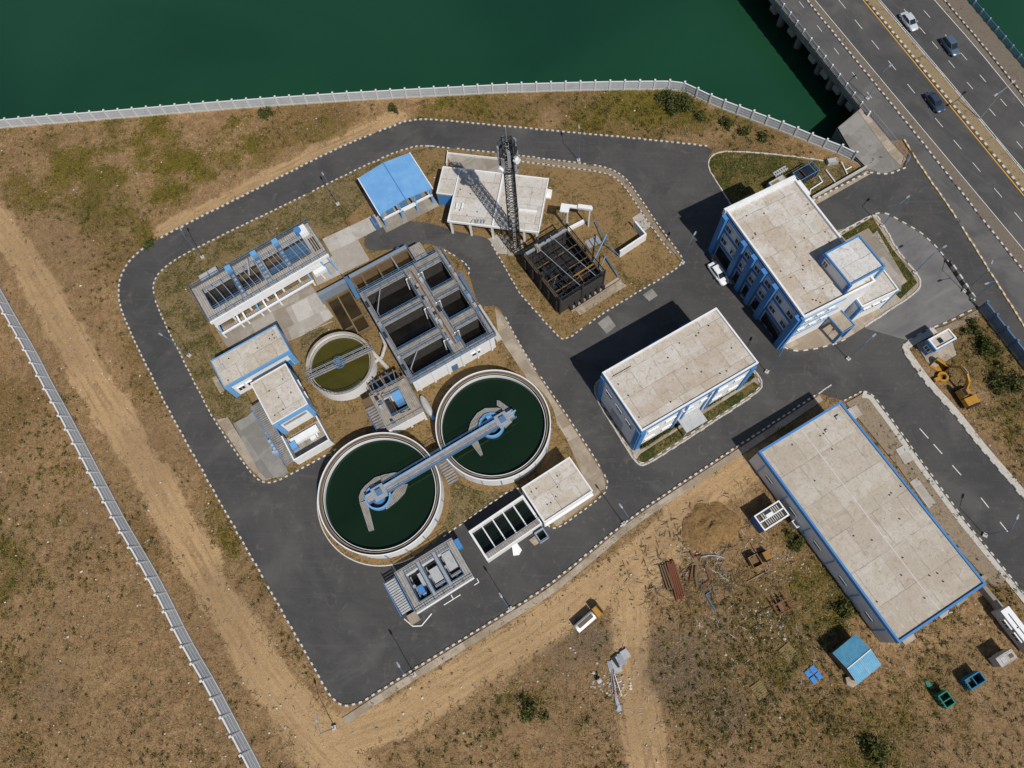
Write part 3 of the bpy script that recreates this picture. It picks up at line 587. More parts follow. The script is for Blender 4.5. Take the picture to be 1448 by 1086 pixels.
# ------------------------------------------------------------------ fences of precast panels
def fence(name, label, px, h, step, post, panel, extra=.25, thick=.1, coping=True, lean=0.):
    P = chaikin(ats(px), 1.5, False, 2); Q = resample(P, step); t = thing(name, label, 'fence', (*Q[len(Q)//2], 0)); m = MB(); c = MB(); pl = MB()
    for a, b in zip(Q, Q[1:]):
        d = (b-a).normalized(); fr = LF_((*a, 0), math.atan2(d.y, d.x)); fr.lean = lean/h; L = (b-a).length
        m.box(fr, 0, L, -thick/2, thick/2, .25, h-.12)
        for k in (.33, .66): m.box(fr, .05, L-.05, -thick/2-.03, thick/2+.03, .25+(h-.4)*k, .25+(h-.4)*k+.06)
        c.box(fr, 0, L, -.11, .11, h-.118, h); pl.box(fr, 0, L, -.14, .14, -.3, .248)
    m.o('panel', panel, t); c.o('coping', post, t); pl.o('plinth', 'curbstone', t)
    pm = MB(); k = lean*(h+extra)/h; pm.hexa([(-.12, -.17, -.3), (.12, -.17, -.3), (.12, .17, -.3), (-.12, .17, -.3)], [(-.12, -.17+k, h+extra), (.12, -.17+k, h+extra), (.12, .17+k, h+extra), (-.12, .17+k, h+extra)]); pm.box(ID, -.16, .16, k-.2, k+.2, h+extra+.003, h+extra+.08); p0 = pm.o('post', post, t, local=True); n = 0
    for a, b in zip(Q, Q[1:]+[Q[-1]+(Q[-1]-Q[-2])]):
        d = b-a; o = p0 if n == 0 else part_at(p0, t, (0, 0, 0)); o.location = Vector((*a, 0))-ORG[t]; o.rotation_euler = (0, 0, math.atan2(d.y, d.x)); n += 1
        if n >= 98: break
    return t
MT['wallpanel'] = paint('white_precast_panel', (.47, .49, .51), .8, dirt=.4, scale=.8, dcol=(.30, .29, .27))
MT['panel'] = paint('grey_precast_panel', (.40, .42, .44), .8, dirt=.5, scale=.8, dcol=(.24, .23, .215)); MT['panelpost'] = paint('pale_precast_post', (.58, .59, .60), .8, dirt=.35, dcol=(.38, .36, .33))
MT['bluepanel'] = paint('dark_slate_panel', (.19, .23, .28), .7, dirt=.4, scale=.9, dcol=(.12, .12, .12))
fence('river_fence', 'long pale panelled fence between the dry ground and the green river', FENCE, 2.1, 2.75, 'panelpost', 'panel')
fence('field_wall', 'white precast boundary wall running beside the dirt track through the field', [(-40,335),(3,412),(27,455),(53,499),(73,539),(96,580),(116,618),(149,681),(181,741),(210,789),(238,839),(262,889),(285,930),(308,968),(332,1015),(357,1061),(372,1090),(400,1150)], 1.9, 2.9, 'panelpost', 'wallpanel', lean=-.75)  # panels lean back, shaped so that their face catches the sun
fence('slate_fence', 'dark slate panelled fence between the gate booth and the service lane', [(1384,436),(1410,470),(1448,518),(1500,585)], 2.3, 2.5, 'rail', 'bluepanel')
m = MB()
def roofmb(fr, z, t=.03, ins=.0): return MB().box(fr, ins, fr.w-ins, ins, fr.d-ins, z, z+t)
def spots(parent, fr, z, ab, name='roof_vent', r=.09, h=.18, mat='dark'):
    src = None
    for a, b in ab:
        q = fr.p(a, b, z)
        if src is None: src = MB().cyl((0, 0), r, 0, h, 8).o(name, mat, parent, local=True); src.location = q-ORG[parent]
        else: part_at(src, parent, q-ORG[parent])
def rspots(parent, fr, z, n, seed, **k):
    r = random.Random(seed); spots(parent, fr, z, [(r.uniform(.8, fr.w-.8), r.uniform(.8, fr.d-.8)) for _ in range(n)], **k)
def shell(name, label, cat, fr, h, roofm, wall='white', para='white', pw=.22, ph=.35, group=None, fascia=None, fh=.5):
    t = thing(name, label, cat, fr.mid(0), group)
    MB().box(fr, .02, fr.w-.02, .02, fr.d-.02, -.1, h-.002).o('wall', wall, t)
    r = MB().box(fr, pw, fr.w-pw, pw, fr.d-pw, h, h+.03).o('roof', roofm, t)
    MB().ring4(fr, pw, h-.001, h+ph, .03).o('parapet', para, t)
    if fascia: MB().ring4(fr, .07, h-fh, h-.003, .055).o('fascia', fascia, t)
    return t, r
# ------------------------------------------------------------------ long warehouse
f = FR([(1074,639),(1190,566),(1387,824),(1272,914)], 5.3); h = 5.3
rm = roofmat('long_roof_concrete', f.ang, 4.4, 5.2, (.49,.45,.395), (.385,.335,.27), 1.)
t, r = shell('warehouse', 'longest flat roofed warehouse with blue edged pale roof beside the dirt yard', 'warehouse', f, h, rm, 'white', 'blue', .3, .28, fascia='blue', fh=.55)
rspots(t, f, h+.03, 18, 3); m = MB()
for k in range(9): m.box(f, .5+k*.0, .62, 2+k*4.2, 2.1+k*4.2, h+.031, h+.06)
m = MB()
for b in np.arange(1.2, f.d-1, 1.9): m.box(f, .35, 1.7, b, b+.06, h+.031, h+.05)
m.box(f, 1.7, 1.76, 1, f.d-1, h+.031, h+.05); m.o('drain_channel', 'curbstone', t)
m = MB(); m.box(f, f.w*.49, f.w*.49+.14, .5, f.d-.5, h+.031, h+.055); m.o('roof_seam', 'kerbwhite', t)
for k in range(5): window(f, 'SW', 4+k*(f.d-8)/4, 2.0, 1.3, .7, t, frame='tin')
for s in (5., f.w-5): m = MB().wbox(f, 'SE', s-1.3, s+1.3, 0, 2.9, .01, .07); m.o('door', 'tin', t)
for s in (f.w*.5,): window(f, 'SE', s, 1.4, 1.6, 1.0, t)
for k in range(6): MB().wbox(f, 'SW', 2+k*(f.d-4)/5, 2.14+k*(f.d-4)/5, 0, h-.6, .01, .14).o('downpipe', 'skyblue', t)
for a, b, s in ((1.5, 1.5, .7), (4.3, 2.4, .5)): MB().box(f, f.w-a-s, f.w-a, b, b+s*.6, h+.03, h+.4).o('roof_hatch', 'tin', t)
st = None
for i, (s, w_, l, lab) in enumerate(((2.6, 2.0, 2.0, 'pale concrete ramp at the south corner of the long warehouse'), (9.2, 1.7, 1.8, 'pale concrete step slab at the middle of the warehouse end wall'), (12.2, 2.1, 1.6, 'concrete step with side kerb next to the middle step of the warehouse'), (17.5, 1.0, .9, 'small square concrete block near the east corner of the warehouse'))):
    g = MB(); g.box(f, s, s+w_, f.d+.1, f.d+l, -.1, .12, .03); g.box(f, s+.2, s+w_-.2, f.d+.1, f.d+l*.6, .12, .24)
    g.o('entrance_slab', 'apron', None, label=lab, category='slab')
for px, lab in (([(1196,580),(1210,573),(1219,586),(1205,596)], 'rounded concrete pad nearest the north corner of the long warehouse'), ([(1266,636),(1277,630),(1292,650),(1279,657)], 'cracked grey concrete slab in the verge beside the long warehouse'), ([(1286,682),(1296,675),(1323,711),(1313,719)], 'long narrow pale slab in the verge beside the long warehouse')):
    MB().prism(W2(px), -.15, .10).o('concrete_slab', 'padpale', None, label=lab, category='slab')
# ------------------------------------------------------------------ workshop hall
f = FR([(853,528),(1014,434),(1068,513),(908,613)], 10.3); h = 10.3
rm = roofmat('workshop_roof_concrete', f.ang, 3.8, 3.6, (.54,.51,.47), (.42,.355,.285), 2.)
t, r = shell('workshop_hall', 'tall white workshop hall with blue corner pilasters and a hedge in front', 'hall', f, h, rm, 'white', 'white', .25, .3, fascia='blue', fh=1.0)
rspots(t, f, h+.03, 14, 5)
m = MB(); m.box(f, -.06, .3, -.06, .3, 0, h-.5)
for s, c in (('SW', (0, f.d)), ('SE', (0, f.w)), ('NE', (0, f.d)), ('NW', (0, f.w))):
    for q in c: MB().wbox(f, s, max(0, q-.9), min(q+.9, c[1]), 0, h-1.01, .02, .22).o('pilaster', 'blue', t)
for s in (f.w*.34, f.w*.40, f.w*.60, f.w*.66): MB().wbox(f, 'SE', s-.18, s+.18, .0, h-1.01, .02, .2).o('pilaster', 'blue', t)
for k in range(6): window(f, 'SE', 2.4+k*(f.w-4.8)/5, 6.2, 1.5, 1.2, t)
for k in range(6):
    if k not in (2, 3): window(f, 'SE', 2.4+k*(f.w-4.8)/5, 2., 1.5, 1.3, t)
for k in range(3): window(f, 'SW', 2.5+k*(f.d-5)/2, 6.2, 1.4, 1.2, t)
MB().wbox(f, 'SW', f.d*.5-1.5, f.d*.5+1.5, 0, 3.4, .01, .09).o('roller_door', 'tin', t)
m = MB(); m.wbox(f, 'SE', f.w*.47-1.9, f.w*.47+1.9, 3.1, 3.3, .01, 2.4); m.wbox(f, 'SE', f.w*.47-1.7, f.w*.47-1.45, 0, 3.1, 2.0, 2.25); m.wbox(f, 'SE', f.w*.47+1.45, f.w*.47+1.7, 0, 3.1, 2.0, 2.25); m.o('porch', 'tin', t)
MB().wbox(f, 'SE', f.w*.47-.9, f.w*.47+.9, 0, 2.4, .01, .08).o('door', 'deepblue', t)
for k in (.2, .45, .7): MB().wbox(f, 'NW', f.w*k, f.w*k+1.6, h-1.5, h-.9, .06, .6).o('rain_spout', 'blue', t)
MB().box(f, .9, 4.2, 1.2, 1.28, h+.03, h+.12).o('roof_cable', 'dark', t)
# ------------------------------------------------------------------ office block
f = FR([(1029,303),(1126,250),(1231,400),(1137,452)], 11.0); h = 11.0
rm = roofmat('office_roof_concrete', f.ang, 3.3, 3.9, (.56,.54,.51), (.43,.365,.29), 3.)
t, r = shell('office_building', 'three storey white office block with blue pillars and stained flat roof', 'office', f, h, rm, 'white', 'white', .3, .45)
rspots(t, f, h+.03, 22, 8, mat='rust')
MB().box(f, -.25, f.w+.1, -.55, -.05, h-.9, h+.55).o('cornice', 'white', t)
m = MB(); m.box(f, f.w+.06, f.w+.9, .3, 3.2, h-2.2, h-.2); m.o('side_hood', 'white', t)
pil = [.0, .27, .41, .55, .70, 1.0]
for k in pil: b = .5+k*(f.d-1.); MB().box(f, -.75, .0, b-.5, b+.5, 0, h-.3).o('pillar', 'blue', t)
for z0, z1, o in ((h-.75, h-.4, .14), (7.1, 7.5, .16), (3.5, 3.95, .2)): MB().wbox(f, 'SW', .2, f.d-.2, z0, z1, .0, o).o('blue_band', 'blue', t)
MB().wbox(f, 'SW', .2, f.d-.2, h-.38, h-.05, .0, .06).o('upper_band', 'deepblue', t)
for i in range(len(pil)-1):
    b0 = .5+pil[i]*(f.d-1); b1 = .5+pil[i+1]*(f.d-1); n = 2 if b1-b0 > 4.5 else 1
    for k in range(n):
        s = b0+(b1-b0)*(k+.5)/n
        for z in (4.6, 8.0): window(f, 'SW', s, z, 1.3, 1.25, t)
    MB().wbox(f, 'SW', b0+.75, b1-.75, .15, 3.0, .01, .05).o('ground_opening', 'glass', t)
for z0, z1 in ((7.0, 7.3), (3.7, 4.0), (h-.9, h-.6)): MB().wbox(f, 'SE', .3, f.w*.62, z0, z1, .0, .09).o('blue_band', 'skyblue', t)
for k in range(3):
    for z in (4.7, 8.1): window(f, 'SE', 1.5+k*2.1, z, .9, 1.1, t)
MB().box(f, -.3, .25, f.d-.3, f.d+.25, 0, h+.1).o('pillar', 'blue', t)
for k in (.15, .4): MB().wbox(f, 'NE', f.d*k, f.d*k+.4, 0, h-.4, 0, .3).o('pillar', 'blue', t)
MB().wbox(f, 'NE', .5, f.d*.62, h-.8, h-.3, .0, .12).o('blue_band', 'blue', t)
for k in range(4):
    for z in (1.4, 4.7, 8.): window(f, 'NE', 2.5+k*2.6, z, 1.2, 1.2, t)
g = FR([(1170,360),(1214,333),(1246,376),(1201,406)], 13.4); H2 = 13.4
MB().box(g, .02, g.w-.02, .02, g.d-.02, -.1, H2-.002).o('stair_tower', 'white', t)
MB().box(g, -.1, g.w+.1, -.1, g.d+.1, H2, H2+.08).o('tower_roof', roofmat('tower_roof_concrete', g.ang, 5, 5, (.60,.60,.59), (.53,.52,.49), 5.), t)
MB().ring4(g, .22, H2+.001, H2+.3, .14).o('tower_parapet', 'blue', t)
for a, b in ((0, 0), (g.w, 0), (0, g.d), (g.w, g.d)): MB().box(g, a-.28, a+.28, b-.28, b+.28, 0, H2-.004).o('corner_trim', 'deepblue' if a == 0 else 'skyblue', t)
for z in (3.6, 7.2, 10.6): MB().wbox(g, 'SE', .3, g.w-.3, z, z+.35, 0, .1).o('blue_band', 'skyblue', t)
for z in (4.5, 8.2): window(g, 'SE', g.w*.5, z, 2.0, 1.4, t)
window(g, 'SW', 1.0, H2-1.9, .8, 1.1, t)
g2 = FR([(1196,395),(1240,368),(1266,408),(1216,440)], 6.2)
MB().box(g2, .02, g2.w-.02, .02, g2.d-.02, -.1, 6.198).o('annex', 'white', t)
MB().box(g2, .2, g2.w-.2, .2, g2.d-.2, 6.2, 6.23).o('annex_roof', roofmat('annex_roof_concrete', g2.ang, 5, 6, (.57,.55,.52), (.48,.44,.38), 6.), t)
MB().ring4(g2, .2, 6.199, 6.5, .02).o('annex_parapet', 'white', t)
MB().wbox(g2, 'SW', 0, g2.d, 5.5, 6.19, 0, .1).o('blue_band', 'skyblue', t); MB().box(g2, -.2, .3, g2.d-.3, g2.d+.2, 0, 6.19).o('corner_trim', 'blue', t); MB().box(g2, g2.w-.2, g2.w+.12, g2.d-.2, g2.d+.12, 0, 6.19).o('corner_trim', 'skyblue', t)
for k in (.25, .5, .75): window(g2, 'SE', g2.w*k, 3.4, 1.0, 1.2, t)
g3 = FR([(1169,448),(1184,433),(1207,461),(1195,469)], 4.4)
g3 = FR([(1168,446),(1186,434),(1208,461),(1192,471)], 4.2)
MB().box(g3, 0, g3.w, 0, g3.d, 3.9, 4.2).o('porch_roof', 'apron', t); MB().ring4(g3, .16, 4.201, 4.4, .05).o('porch_edge', 'blue', t)
for a, b in ((.2, .2), (g3.w-.2, .2), (.2, g3.d-.2), (g3.w-.2, g3.d-.2)): MB().box(g3, a-.22, a+.22, b-.22, b+.22, 0, 3.9).o('porch_post', 'blue', t)
MB().box(g3, .42, g3.w-.42, -1.0, .3, .05, 3.3).o('entrance_door', 'glass', t)
MB().box(f, f.w*.55, f.w*.9, f.d+.0, f.d+.02, 0, .1) and None
# ------------------------------------------------------------------ gate booth
f = FR([(1312,481),(1340,465),(1351,479),(1323,496)], 3.3); h = 3.3
t = thing('gate_booth', 'small blue gate booth with white rimmed roof beside the excavator', 'booth', f.mid(0))
MB().box(f, .25, f.w-.25, .25, f.d-.25, -.1, h-.3).o('wall', 'blue', t); MB().box(f, 0, f.w, 0, f.d, h-.3, h).o('roof', roofmat('booth_roof', f.ang, 6, 6, (.5,.46,.42), (.42,.36,.3), 7.), t)
MB().ring4(f, .22, h+.001, h+.3, .03).o('parapet', 'white', t); MB().ring4(f, .08, h-.55, h+.12, .10).o('fascia', 'blue', t)
MB().box(f, f.w*.34, f.w*.5, f.d*.3, f.d*.72, h+.001, h+.16).o('roof_hatch', 'glass', t)
window(f, 'SW', f.d*.5, 1.2, .9, 1.0, t, o=-.25); window(f, 'NW', f.w*.5, 1.2, 1.6, 1.0, t, o=-.25); MB().wbox(f, 'SE', f.w*.3, f.w*.3+.9, 0, 2.1, -.24, -.18).o('door', 'skyblue', t)
MB().prism(W2([(1296,487),(1309,481),(1318,487),(1344,478),(1352,502),(1322,520),(1310,512)]), -.12, .12).o('booth_plinth', 'apron', None, label='tan concrete plinth around the foot of the blue gate booth', category='plinth')
# ------------------------------------------------------------------ blue roofed pump shed
f = FR([(508,252),(578,217),(611,266),(537,303)], 4.6); h = 4.6
t = thing('pump_shed', 'open sided pump shed under a bright blue ridged metal roof', 'shed', f.mid(0)); rz = h+.75; a5 = f.w*.5
tm = NT('blue_metal_roof'); p = tm.map(tm.pos(), -f.ang); wv = tm.n('TexWave'); wv.bands_direction = 'Y'; tm.set(wv, 'Vector', p); wv.inputs['Scale'].default_value = 1.05; wv.inputs['Distortion'].default_value = 0
cl = tm.mix(tm.ramp(tm.noise(p, .5, 4, .6), .35, .7), (.14, .33, .62), (.18, .39, .66)); cl = tm.mix(tm.ramp(wv.outputs['Fac'], .0, .22, .45, 0), cl, (.085, .23, .48)); tm.bump(wv.outputs['Fac'], .35, .06); MT['blueroof'] = tm.done(cl, .45, .0)
m = MB()
for x0, x1, z0, z1 in ((-.05, a5, h, rz), (a5, f.w+.05, rz, h)):
    m.hexa([f.p(x0, -.1, z0-.08), f.p(x1, -.1, z1-.08), f.p(x1, f.d+.1, z1-.08), f.p(x0, f.d+.1, z0-.08)], [f.p(x0, -.1, z0), f.p(x1, -.1, z1), f.p(x1, f.d+.1, z1), f.p(x0, f.d+.1, z0)])
ro = m.o('roof', 'blueroof', t); MB().tube(f.p(a5, -.1, rz), f.p(a5, f.d+.1, rz), .09, 6).o('ridge_cap', 'blue', ro)
for x0 in (-.22, f.w+.06): MB().box(f, x0, x0+.16, -.15, f.d+.15, h-.2, h+.04).o('eave_gutter', 'white', t)
for a in (.3, f.w*.36, f.w*.66, f.w-.3):
    for b in (.3, f.d-.3): MB().box(f, a-.16, a+.16, b-.16, b+.16, 0, h-.1+(.55 if .3 < a < f.w-.3 else 0)).o('column', 'skyblue', t)
MB().box(f, .1, f.w-.1, f.d-.45, f.d-.1, 2.4, 2.7).o('beam', 'white', t); MB().box(f, .5, f.w-.5, .1, .3, 0, 3.4).o('back_wall', 'white', t)
MB().box(f, f.w*.4, f.w*.64, f.d-.2, f.d+.4, 2.7, 2.8).o('sign_panel', 'white', t); MB().box(f, -.3, f.w+.3, -.3, f.d+.8, -.1, .12).o('floor_slab', 'pad', t)
for k in (.22, .5, .78):
    m = MB(); m.box(f, f.w*k-.7, f.w*k+.7, f.d*.35, f.d*.75, .12, .5); m.tube(f.p(f.w*k-.6, f.d*.5, .8), f.p(f.w*k+.6, f.d*.5, .8), .35, 12); m.o('pump', 'rail', t)
m = MB()
for k in range(4): m.tube(f.p(-1.3, f.d*.75+k*.4, .05), f.p(-1.0, f.d*.75+k*.4, 2.2), .12, 6)
m.box(f, -1.6, -.8, f.d*.72, f.d*.72+1.8, .05, 1.5); m.o('pipe_rack', 'rail', t)
# ------------------------------------------------------------------ white flat-roofed pump house with a lower wing
f = FR([(650,237),(776,255),(762,328),(633,315)], 4.0); h = 4.0
rm = roofmat('pump_house_roof', f.ang, 4.2, 3.6, (.55,.535,.51), (.47,.425,.37), 8.)
t, r = shell('pump_house', 'broad white flat roofed pump house behind the tall lattice tower', 'pump house', f, h, rm, 'white', 'white', .2, .22)
[bpy.data.objects.remove(o) for o in list(t.children) if o.name.startswith('wall')]; MB().box(f, .3, f.w-.3, .3, f.d-3.8, -.1, h-.3).o('wall', 'white', t); MB().box(f, 0, f.w, 0, f.d, h-.298, h-.003).o('roof_slab', 'white', t)
a1 = f.ab(712, 247, h)[0]; MB().box(f, a1-.15, a1+.15, .2, f.d-.2, h+.031, h+.35).o('roof_beam', 'white', t)
for a in (.4, 3.8, a1-.2, f.w-2.6, f.w-.4): MB().box(f, a-.17, a+.17, f.d-.5, f.d-.16, 0, h-.3).o('column', 'white', t)
for k in (.18, .42, .68, .86): window(f, 'SE', f.w*k, 1.1, 1.3, 1.2, t, o=-3.8)
MB().box(f, f.w*.74, f.w*.94, f.d*.62, f.d*.66, h+.031, h+.3).o('roof_kerb', 'white', t)
rspots(t, f, h+.03, 9, 12); m = MB()
for x in (676, 684): a, b = f.ab(x-30, 289, h); m.box(f, a, a+.35, b, b+1.1, h+.03, h+.5)
m.o('roof_block', 'white', t); m = MB()
for k in range(9):
    a, b = f.ab(668+k*2.2, 314, h); m.tube(f.p(a, b-.5, h+.1), f.p(a+rnd.uniform(-.3, .3), b+.3, h+.1), .05, 5)
m.o('roof_marks', 'rail', t)  # thin tubes stand in for illegible marks on the roof edge
for x, y in ((712, 251), (704, 249), (700, 248)):
    pass
g = FR([(626,235),(648,239),(641,277),(618,273)], 3.6)
MB().box(g, .2, g.w, .2, g.d-.2, -.1, 3.35).o('wing', 'white', t); MB().box(g, 0, g.w, 0, g.d, 3.352, 3.6).o('wing_roof', rm, t); MB().ring4(g, .15, 3.601, 3.75, .02).o('wing_parapet', 'white', t)
MB().box(g, .2, g.w, g.d-.19, g.d-.1, .1, 3.3).o('wing_door', 'blue', t); MB().box(g, .0, .3, g.d-.3, g.d, 0, 3.35).o('column', 'blue', t)
MB().prism(W2([(771,268),(781,270),(779,282),(769,280)]), -.0, .35).o('concrete_block', 'white', None, label='small white block beside the east side of the pump house', category='block')
m = MB(); P = W2([(634,218),(632,236)]); m.box(RF((*P[0], 0), math.atan2(*(P[1]-P[0]).yx)), 0, (P[1]-P[0]).length, -.06, .06, 0, 1.1); P = W2([(634,218),(716,227)]); m.box(RF((*P[0], 0), math.atan2(*(P[1]-P[0]).yx)), 0, (P[1]-P[0]).length, -.06, .06, 0, .5)
m.o('yard_wall', 'white', None, label='low white yard wall along the paving behind the pump house', category='wall')
# ------------------------------------------------------------------ lattice tower
b0 = at(729, 351); t = thing('lattice_tower', 'tall dark lattice radio tower rising beside the pump house', 'tower', b0); HT = 28.3; fr = RF(b0, .12)
def hw_(z): return .86-.16*z/HT
m = None
for sx in (-1, 1):
    for sy in (-1, 1): MB().tube(fr.p(sx*hw_(0), sy*hw_(0), 0), fr.p(sx*hw_(HT), sy*hw_(HT), HT), .08, 6).o('leg', 'dark', t)
m = MB(); n = 20; c4 = ((-1, -1), (1, -1), (1, 1), (-1, 1))
for i in range(n):
    z0 = HT*i/n; z1 = HT*(i+1)/n; a = hw_(z0); b = hw_(z1)
    for j in range(4):
        p, q = c4[j], c4[(j+1) % 4]; m.tube(fr.p(p[0]*a, p[1]*a, z0), fr.p(q[0]*b, q[1]*b, z1), .045, 4); m.tube(fr.p(q[0]*a, q[1]*a, z0), fr.p(p[0]*b, p[1]*b, z1), .045, 4); m.tube(fr.p(p[0]*b, p[1]*b, z1), fr.p(q[0]*b, q[1]*b, z1), .045, 4)
m.o('bracing', 'dark', t); m = MB()
for s in (-.18, .18): m.tube(fr.p(s, -.45, 0), fr.p(s, -.45, HT), .03, 4)
for i in range(94): m.tube(fr.p(-.18, -.45, .3*i), fr.p(.18, -.45, .3*i), .02, 4)
m.o('ladder', 'white', t); m = MB()
for s in (.35, .5, .62): m.tube(fr.p(s, .2, 0), fr.p(s, .2, HT), .06, 5)
m.o('cable_run', 'black', t)
for z in (22.6, 26.2): m = MB(); m.ann(b0, 1.05, 1.4, z, z+.08, 20); m.ann(b0, 1.34, 1.4, z+1., z+1.06, 20); m.o('platform', 'dark', t)
for k in range(9): 
    a = 2*math.pi*k/9; q = RF((b0.x+1.36*math.cos(a), b0.y+1.36*math.sin(a)), a); MB().box(q, -.1, .12, -.22, .22, 24.3 if k % 2 else 22.9, 27.6 if k % 2 else 26.0).o('antenna_panel', 'steel', t)
MB().tube((*b0.xy, HT-.2), (*b0.xy, HT+2.6), .05, 6).o('lightning_rod', 'steel', t)
for z, s in ((25.2, 1), (23.6, -1)): m = MB(); m.tube(fr.p(1.0*s, -.8, z), fr.p(1.35*s, -1.3, z), .5, 14, .46); m.o('dish', 'white', t)
MB().box(fr, -1.4, 1.4, -1.4, 1.4, -.1, .25).o('footing', 'apron', t)
# ------------------------------------------------------------------ small shed tower-yard items: white portal gantry, low wall
A = at(795, 315); B = at(832, 320); d = (B-A); an = math.atan2(d.y, d.x); fr = RF(A, an); L = d.length
t = thing('portal_gantry', 'slender white portal frame standing on ochre earth near the pump house', 'gantry', A)
for a, b in ((.1, 0), (1.0, -1.1), (L, 0)): MB().box(fr, a-.11, a+.11, b-.11, b+.11, 0, 5.2).o('post', 'white', t)
MB().box(fr, -.3, L+.4, -.28, .28, 5.2, 5.5).o('beam', 'white', t); MB().box(fr, -.3, 1.2, -1.3, -.29, 5.2, 5.45).o('beam', 'white', t); MB().box(fr, L*.55, L+.3, -.36, .36, 5.501, 5.8).o('insulator_tray', 'white', t)
t = thing('corner_wall', 'low L shaped white wall with a blue inner face on ochre earth', 'wall', at(900, 345))
P = ats([(896,322),(911,340),(875,364)], 0)
for i, (p, q) in enumerate(zip(P, P[1:])):
    d = q-p; fr = RF(p, math.atan2(d.y, d.x)); MB().box(fr, -.14 if i else 0, d.length+(.14 if i == 0 else 0), -.14 if i == 0 else -.139, .14 if i == 0 else .139, -.1, 2.1 if i == 0 else 2.09).o('wall_panel', 'white', t)
# ------------------------------------------------------------------ roofless sooty tank shell full of steel frames
f = FR([(743,359),(801,323),(853,386),(791,431)], 4.4); h = 4.4
t = thing('burnt_shell', 'roofless soot black shell with a tangle of steel beams inside', 'shell', f.mid(0)); T_ = .26
for nm, a0, a1, b0_, b1, mat, hh in (('wall', 0, T_, 0, f.d, 'soot', h), ('wall', f.w-T_, f.w, 0, f.d, 'soot', h-.1), ('wall', T_, f.w-T_, 0, T_, 'soot', h-.3), ('wall', T_, f.w-T_, f.d-T_, f.d, 'soot', h-.6)): MB().box(f, a0, a1, b0_, b1, -.1, hh).o(nm, mat, t)
MB().box(f, -.05, f.w+.05, -.12, .3, h-.295, h+.1).o('top_beam', 'steel', t); MB().box(f, -.12, .3, .31, f.d+.05, h+.003, h+.15).o('top_beam', 'brownwall', t); MB().box(f, T_, f.w-T_, T_, f.d-T_, -.1, .15).o('floor', 'black', t); m = MB()
for k in (.30, .58, .80): m.box(f, T_, f.w-T_, f.d*k, f.d*k+.10, h-.5, h-.35)
m.o('cross_beam', 'brownwall', t); m = MB()
for k in (.33, .42, .52): m.box(f, f.w*k, f.w*k+.14, T_, f.d-T_, h-.25, h-.08)
for k in np.linspace(.06, .94, 14): m.box(f, f.w*.33, f.w*.54, f.d*k, f.d*k+.07, h-.07, h-.02)
m.o('gantry_rail', 'dark', t)
for k in (.18, .70, .88): MB().box(f, f.w*k, f.w*k+.1, T_, f.d-T_, h-.28, h-.15).o('long_beam', 'dark', t)
for k in (.15, .45, .69, .9): MB().box(f, T_, f.w-T_, f.d*k, f.d*k+.09, h-.148, h-.05).o('cross_rail', 'dark', t)
for a, b in ((0, 0), (f.w, 0), (0, f.d), (f.w, f.d), (f.w*.5, 0), (f.w*.5, f.d), (0, f.d*.5), (f.w, f.d*.5)): MB().box(f, a-.13, a+.13, b-.13, b+.13, 0, h+1.4).o('corner_post', 'dark', t)
MB().ring4(f, .1, h+1.25, h+1.38, .05).o('upper_frame', 'dark', t)
for k in (.25, .6): MB().tube(f.p(f.w*k, .1, h+1.3), f.p(f.w*(k+.2), f.d-.1, h+1.3), .06, 5).o('upper_brace', 'steel', t)
railing([f.p(0, 0), f.p(f.w, 0), f.p(f.w, f.d), f.p(0, f.d)], h, t, h=1.1, r=.04, mat='dark', closed=True); r = random.Random(4)
for k in range(7): a, b = r.uniform(1, f.w-1), r.uniform(1, f.d-1); MB().tube(f.p(a, b, .2), f.p(a+r.uniform(-2, 2), b+r.uniform(-2, 2), h-.3), .05, 5).o('brace', r.choice(['dark', 'steel', 'rail', 'rust']), t)
for k in range(7): a, b = r.uniform(1, f.w-2), r.uniform(1, f.d-2); MB().box(f, a, a+r.uniform(.6, 1.5), b, b+r.uniform(.6, 1.5), .15, r.uniform(.8, 2.4)).o('machine_block', 'dark', t)
MB().box(f, f.w*.5, f.w-T_, f.d*.74, f.d*.74+.2, h-.3, h-.1).o('yellow_beam', 'orange', t); MB().tube(f.p(f.w*.62, f.d*.75, h-.2), f.p(f.w*.6, f.d-.6, h-.2), .1, 5).o('yellow_beam', 'orange', t)
MB().box(f, f.w*.25, f.w*.33, -.3, .8, h-.5, h+.7).o('chimney_stub', 'apron', t)
for k in range(5): MB().box(f, -.35, -.01, .6+k*(f.d-1.4)/4, .85+k*(f.d-1.4)/4, 0, h-.6).o('buttress', 'dark', t)
m = MB(); m.box(f, f.w*.2, f.w+3.2, f.d+.8, f.d+1.0, -.05, .55); m.box(f, f.w*.2, f.w+3.2, f.d+.05, f.d+.79, -.05, .18); m.o('kerb_wall', 'apron', t)
for k in range(7): MB().box(f, f.w*.2+k*1.1, f.w*.2+k*1.1+.5, f.d+.05, f.d+.6, .2, 1.2+.3*(k % 2)).o('transformer_fin', 'dark', t)
m = MB(); m.tube(at(838,372,.2), at(858,331,4.), .11, 6); m.o('leaning_pole', 'skyblue', None, label='pale blue pole leaning over the grass beside the soot black shell', category='pole')
m = MB(); m.path([at(812,316,.3), at(842,313,.6), at(860,346,1.5), at(876,362,.6)], .09, 6); m.path([at(854,361,.4), at(868,380,.8), at(874,392,.3)], .11, 6); m.path([at(845,391,.3), at(856,362,1.8)], .09, 6)
m.o('overhead_pipe', 'rail', None, label='blue grey service pipes crossing the grass beside the low white wall', category='pipes')
m = MB(); m.box(RF(at(798,329), .52), -.4, 5.5 if False else 3.9, -.25, .25, -.05, .8); m.o('retaining_wall', 'white', None, label='short white wall stub behind the soot black shell', category='wall')
m = MB()
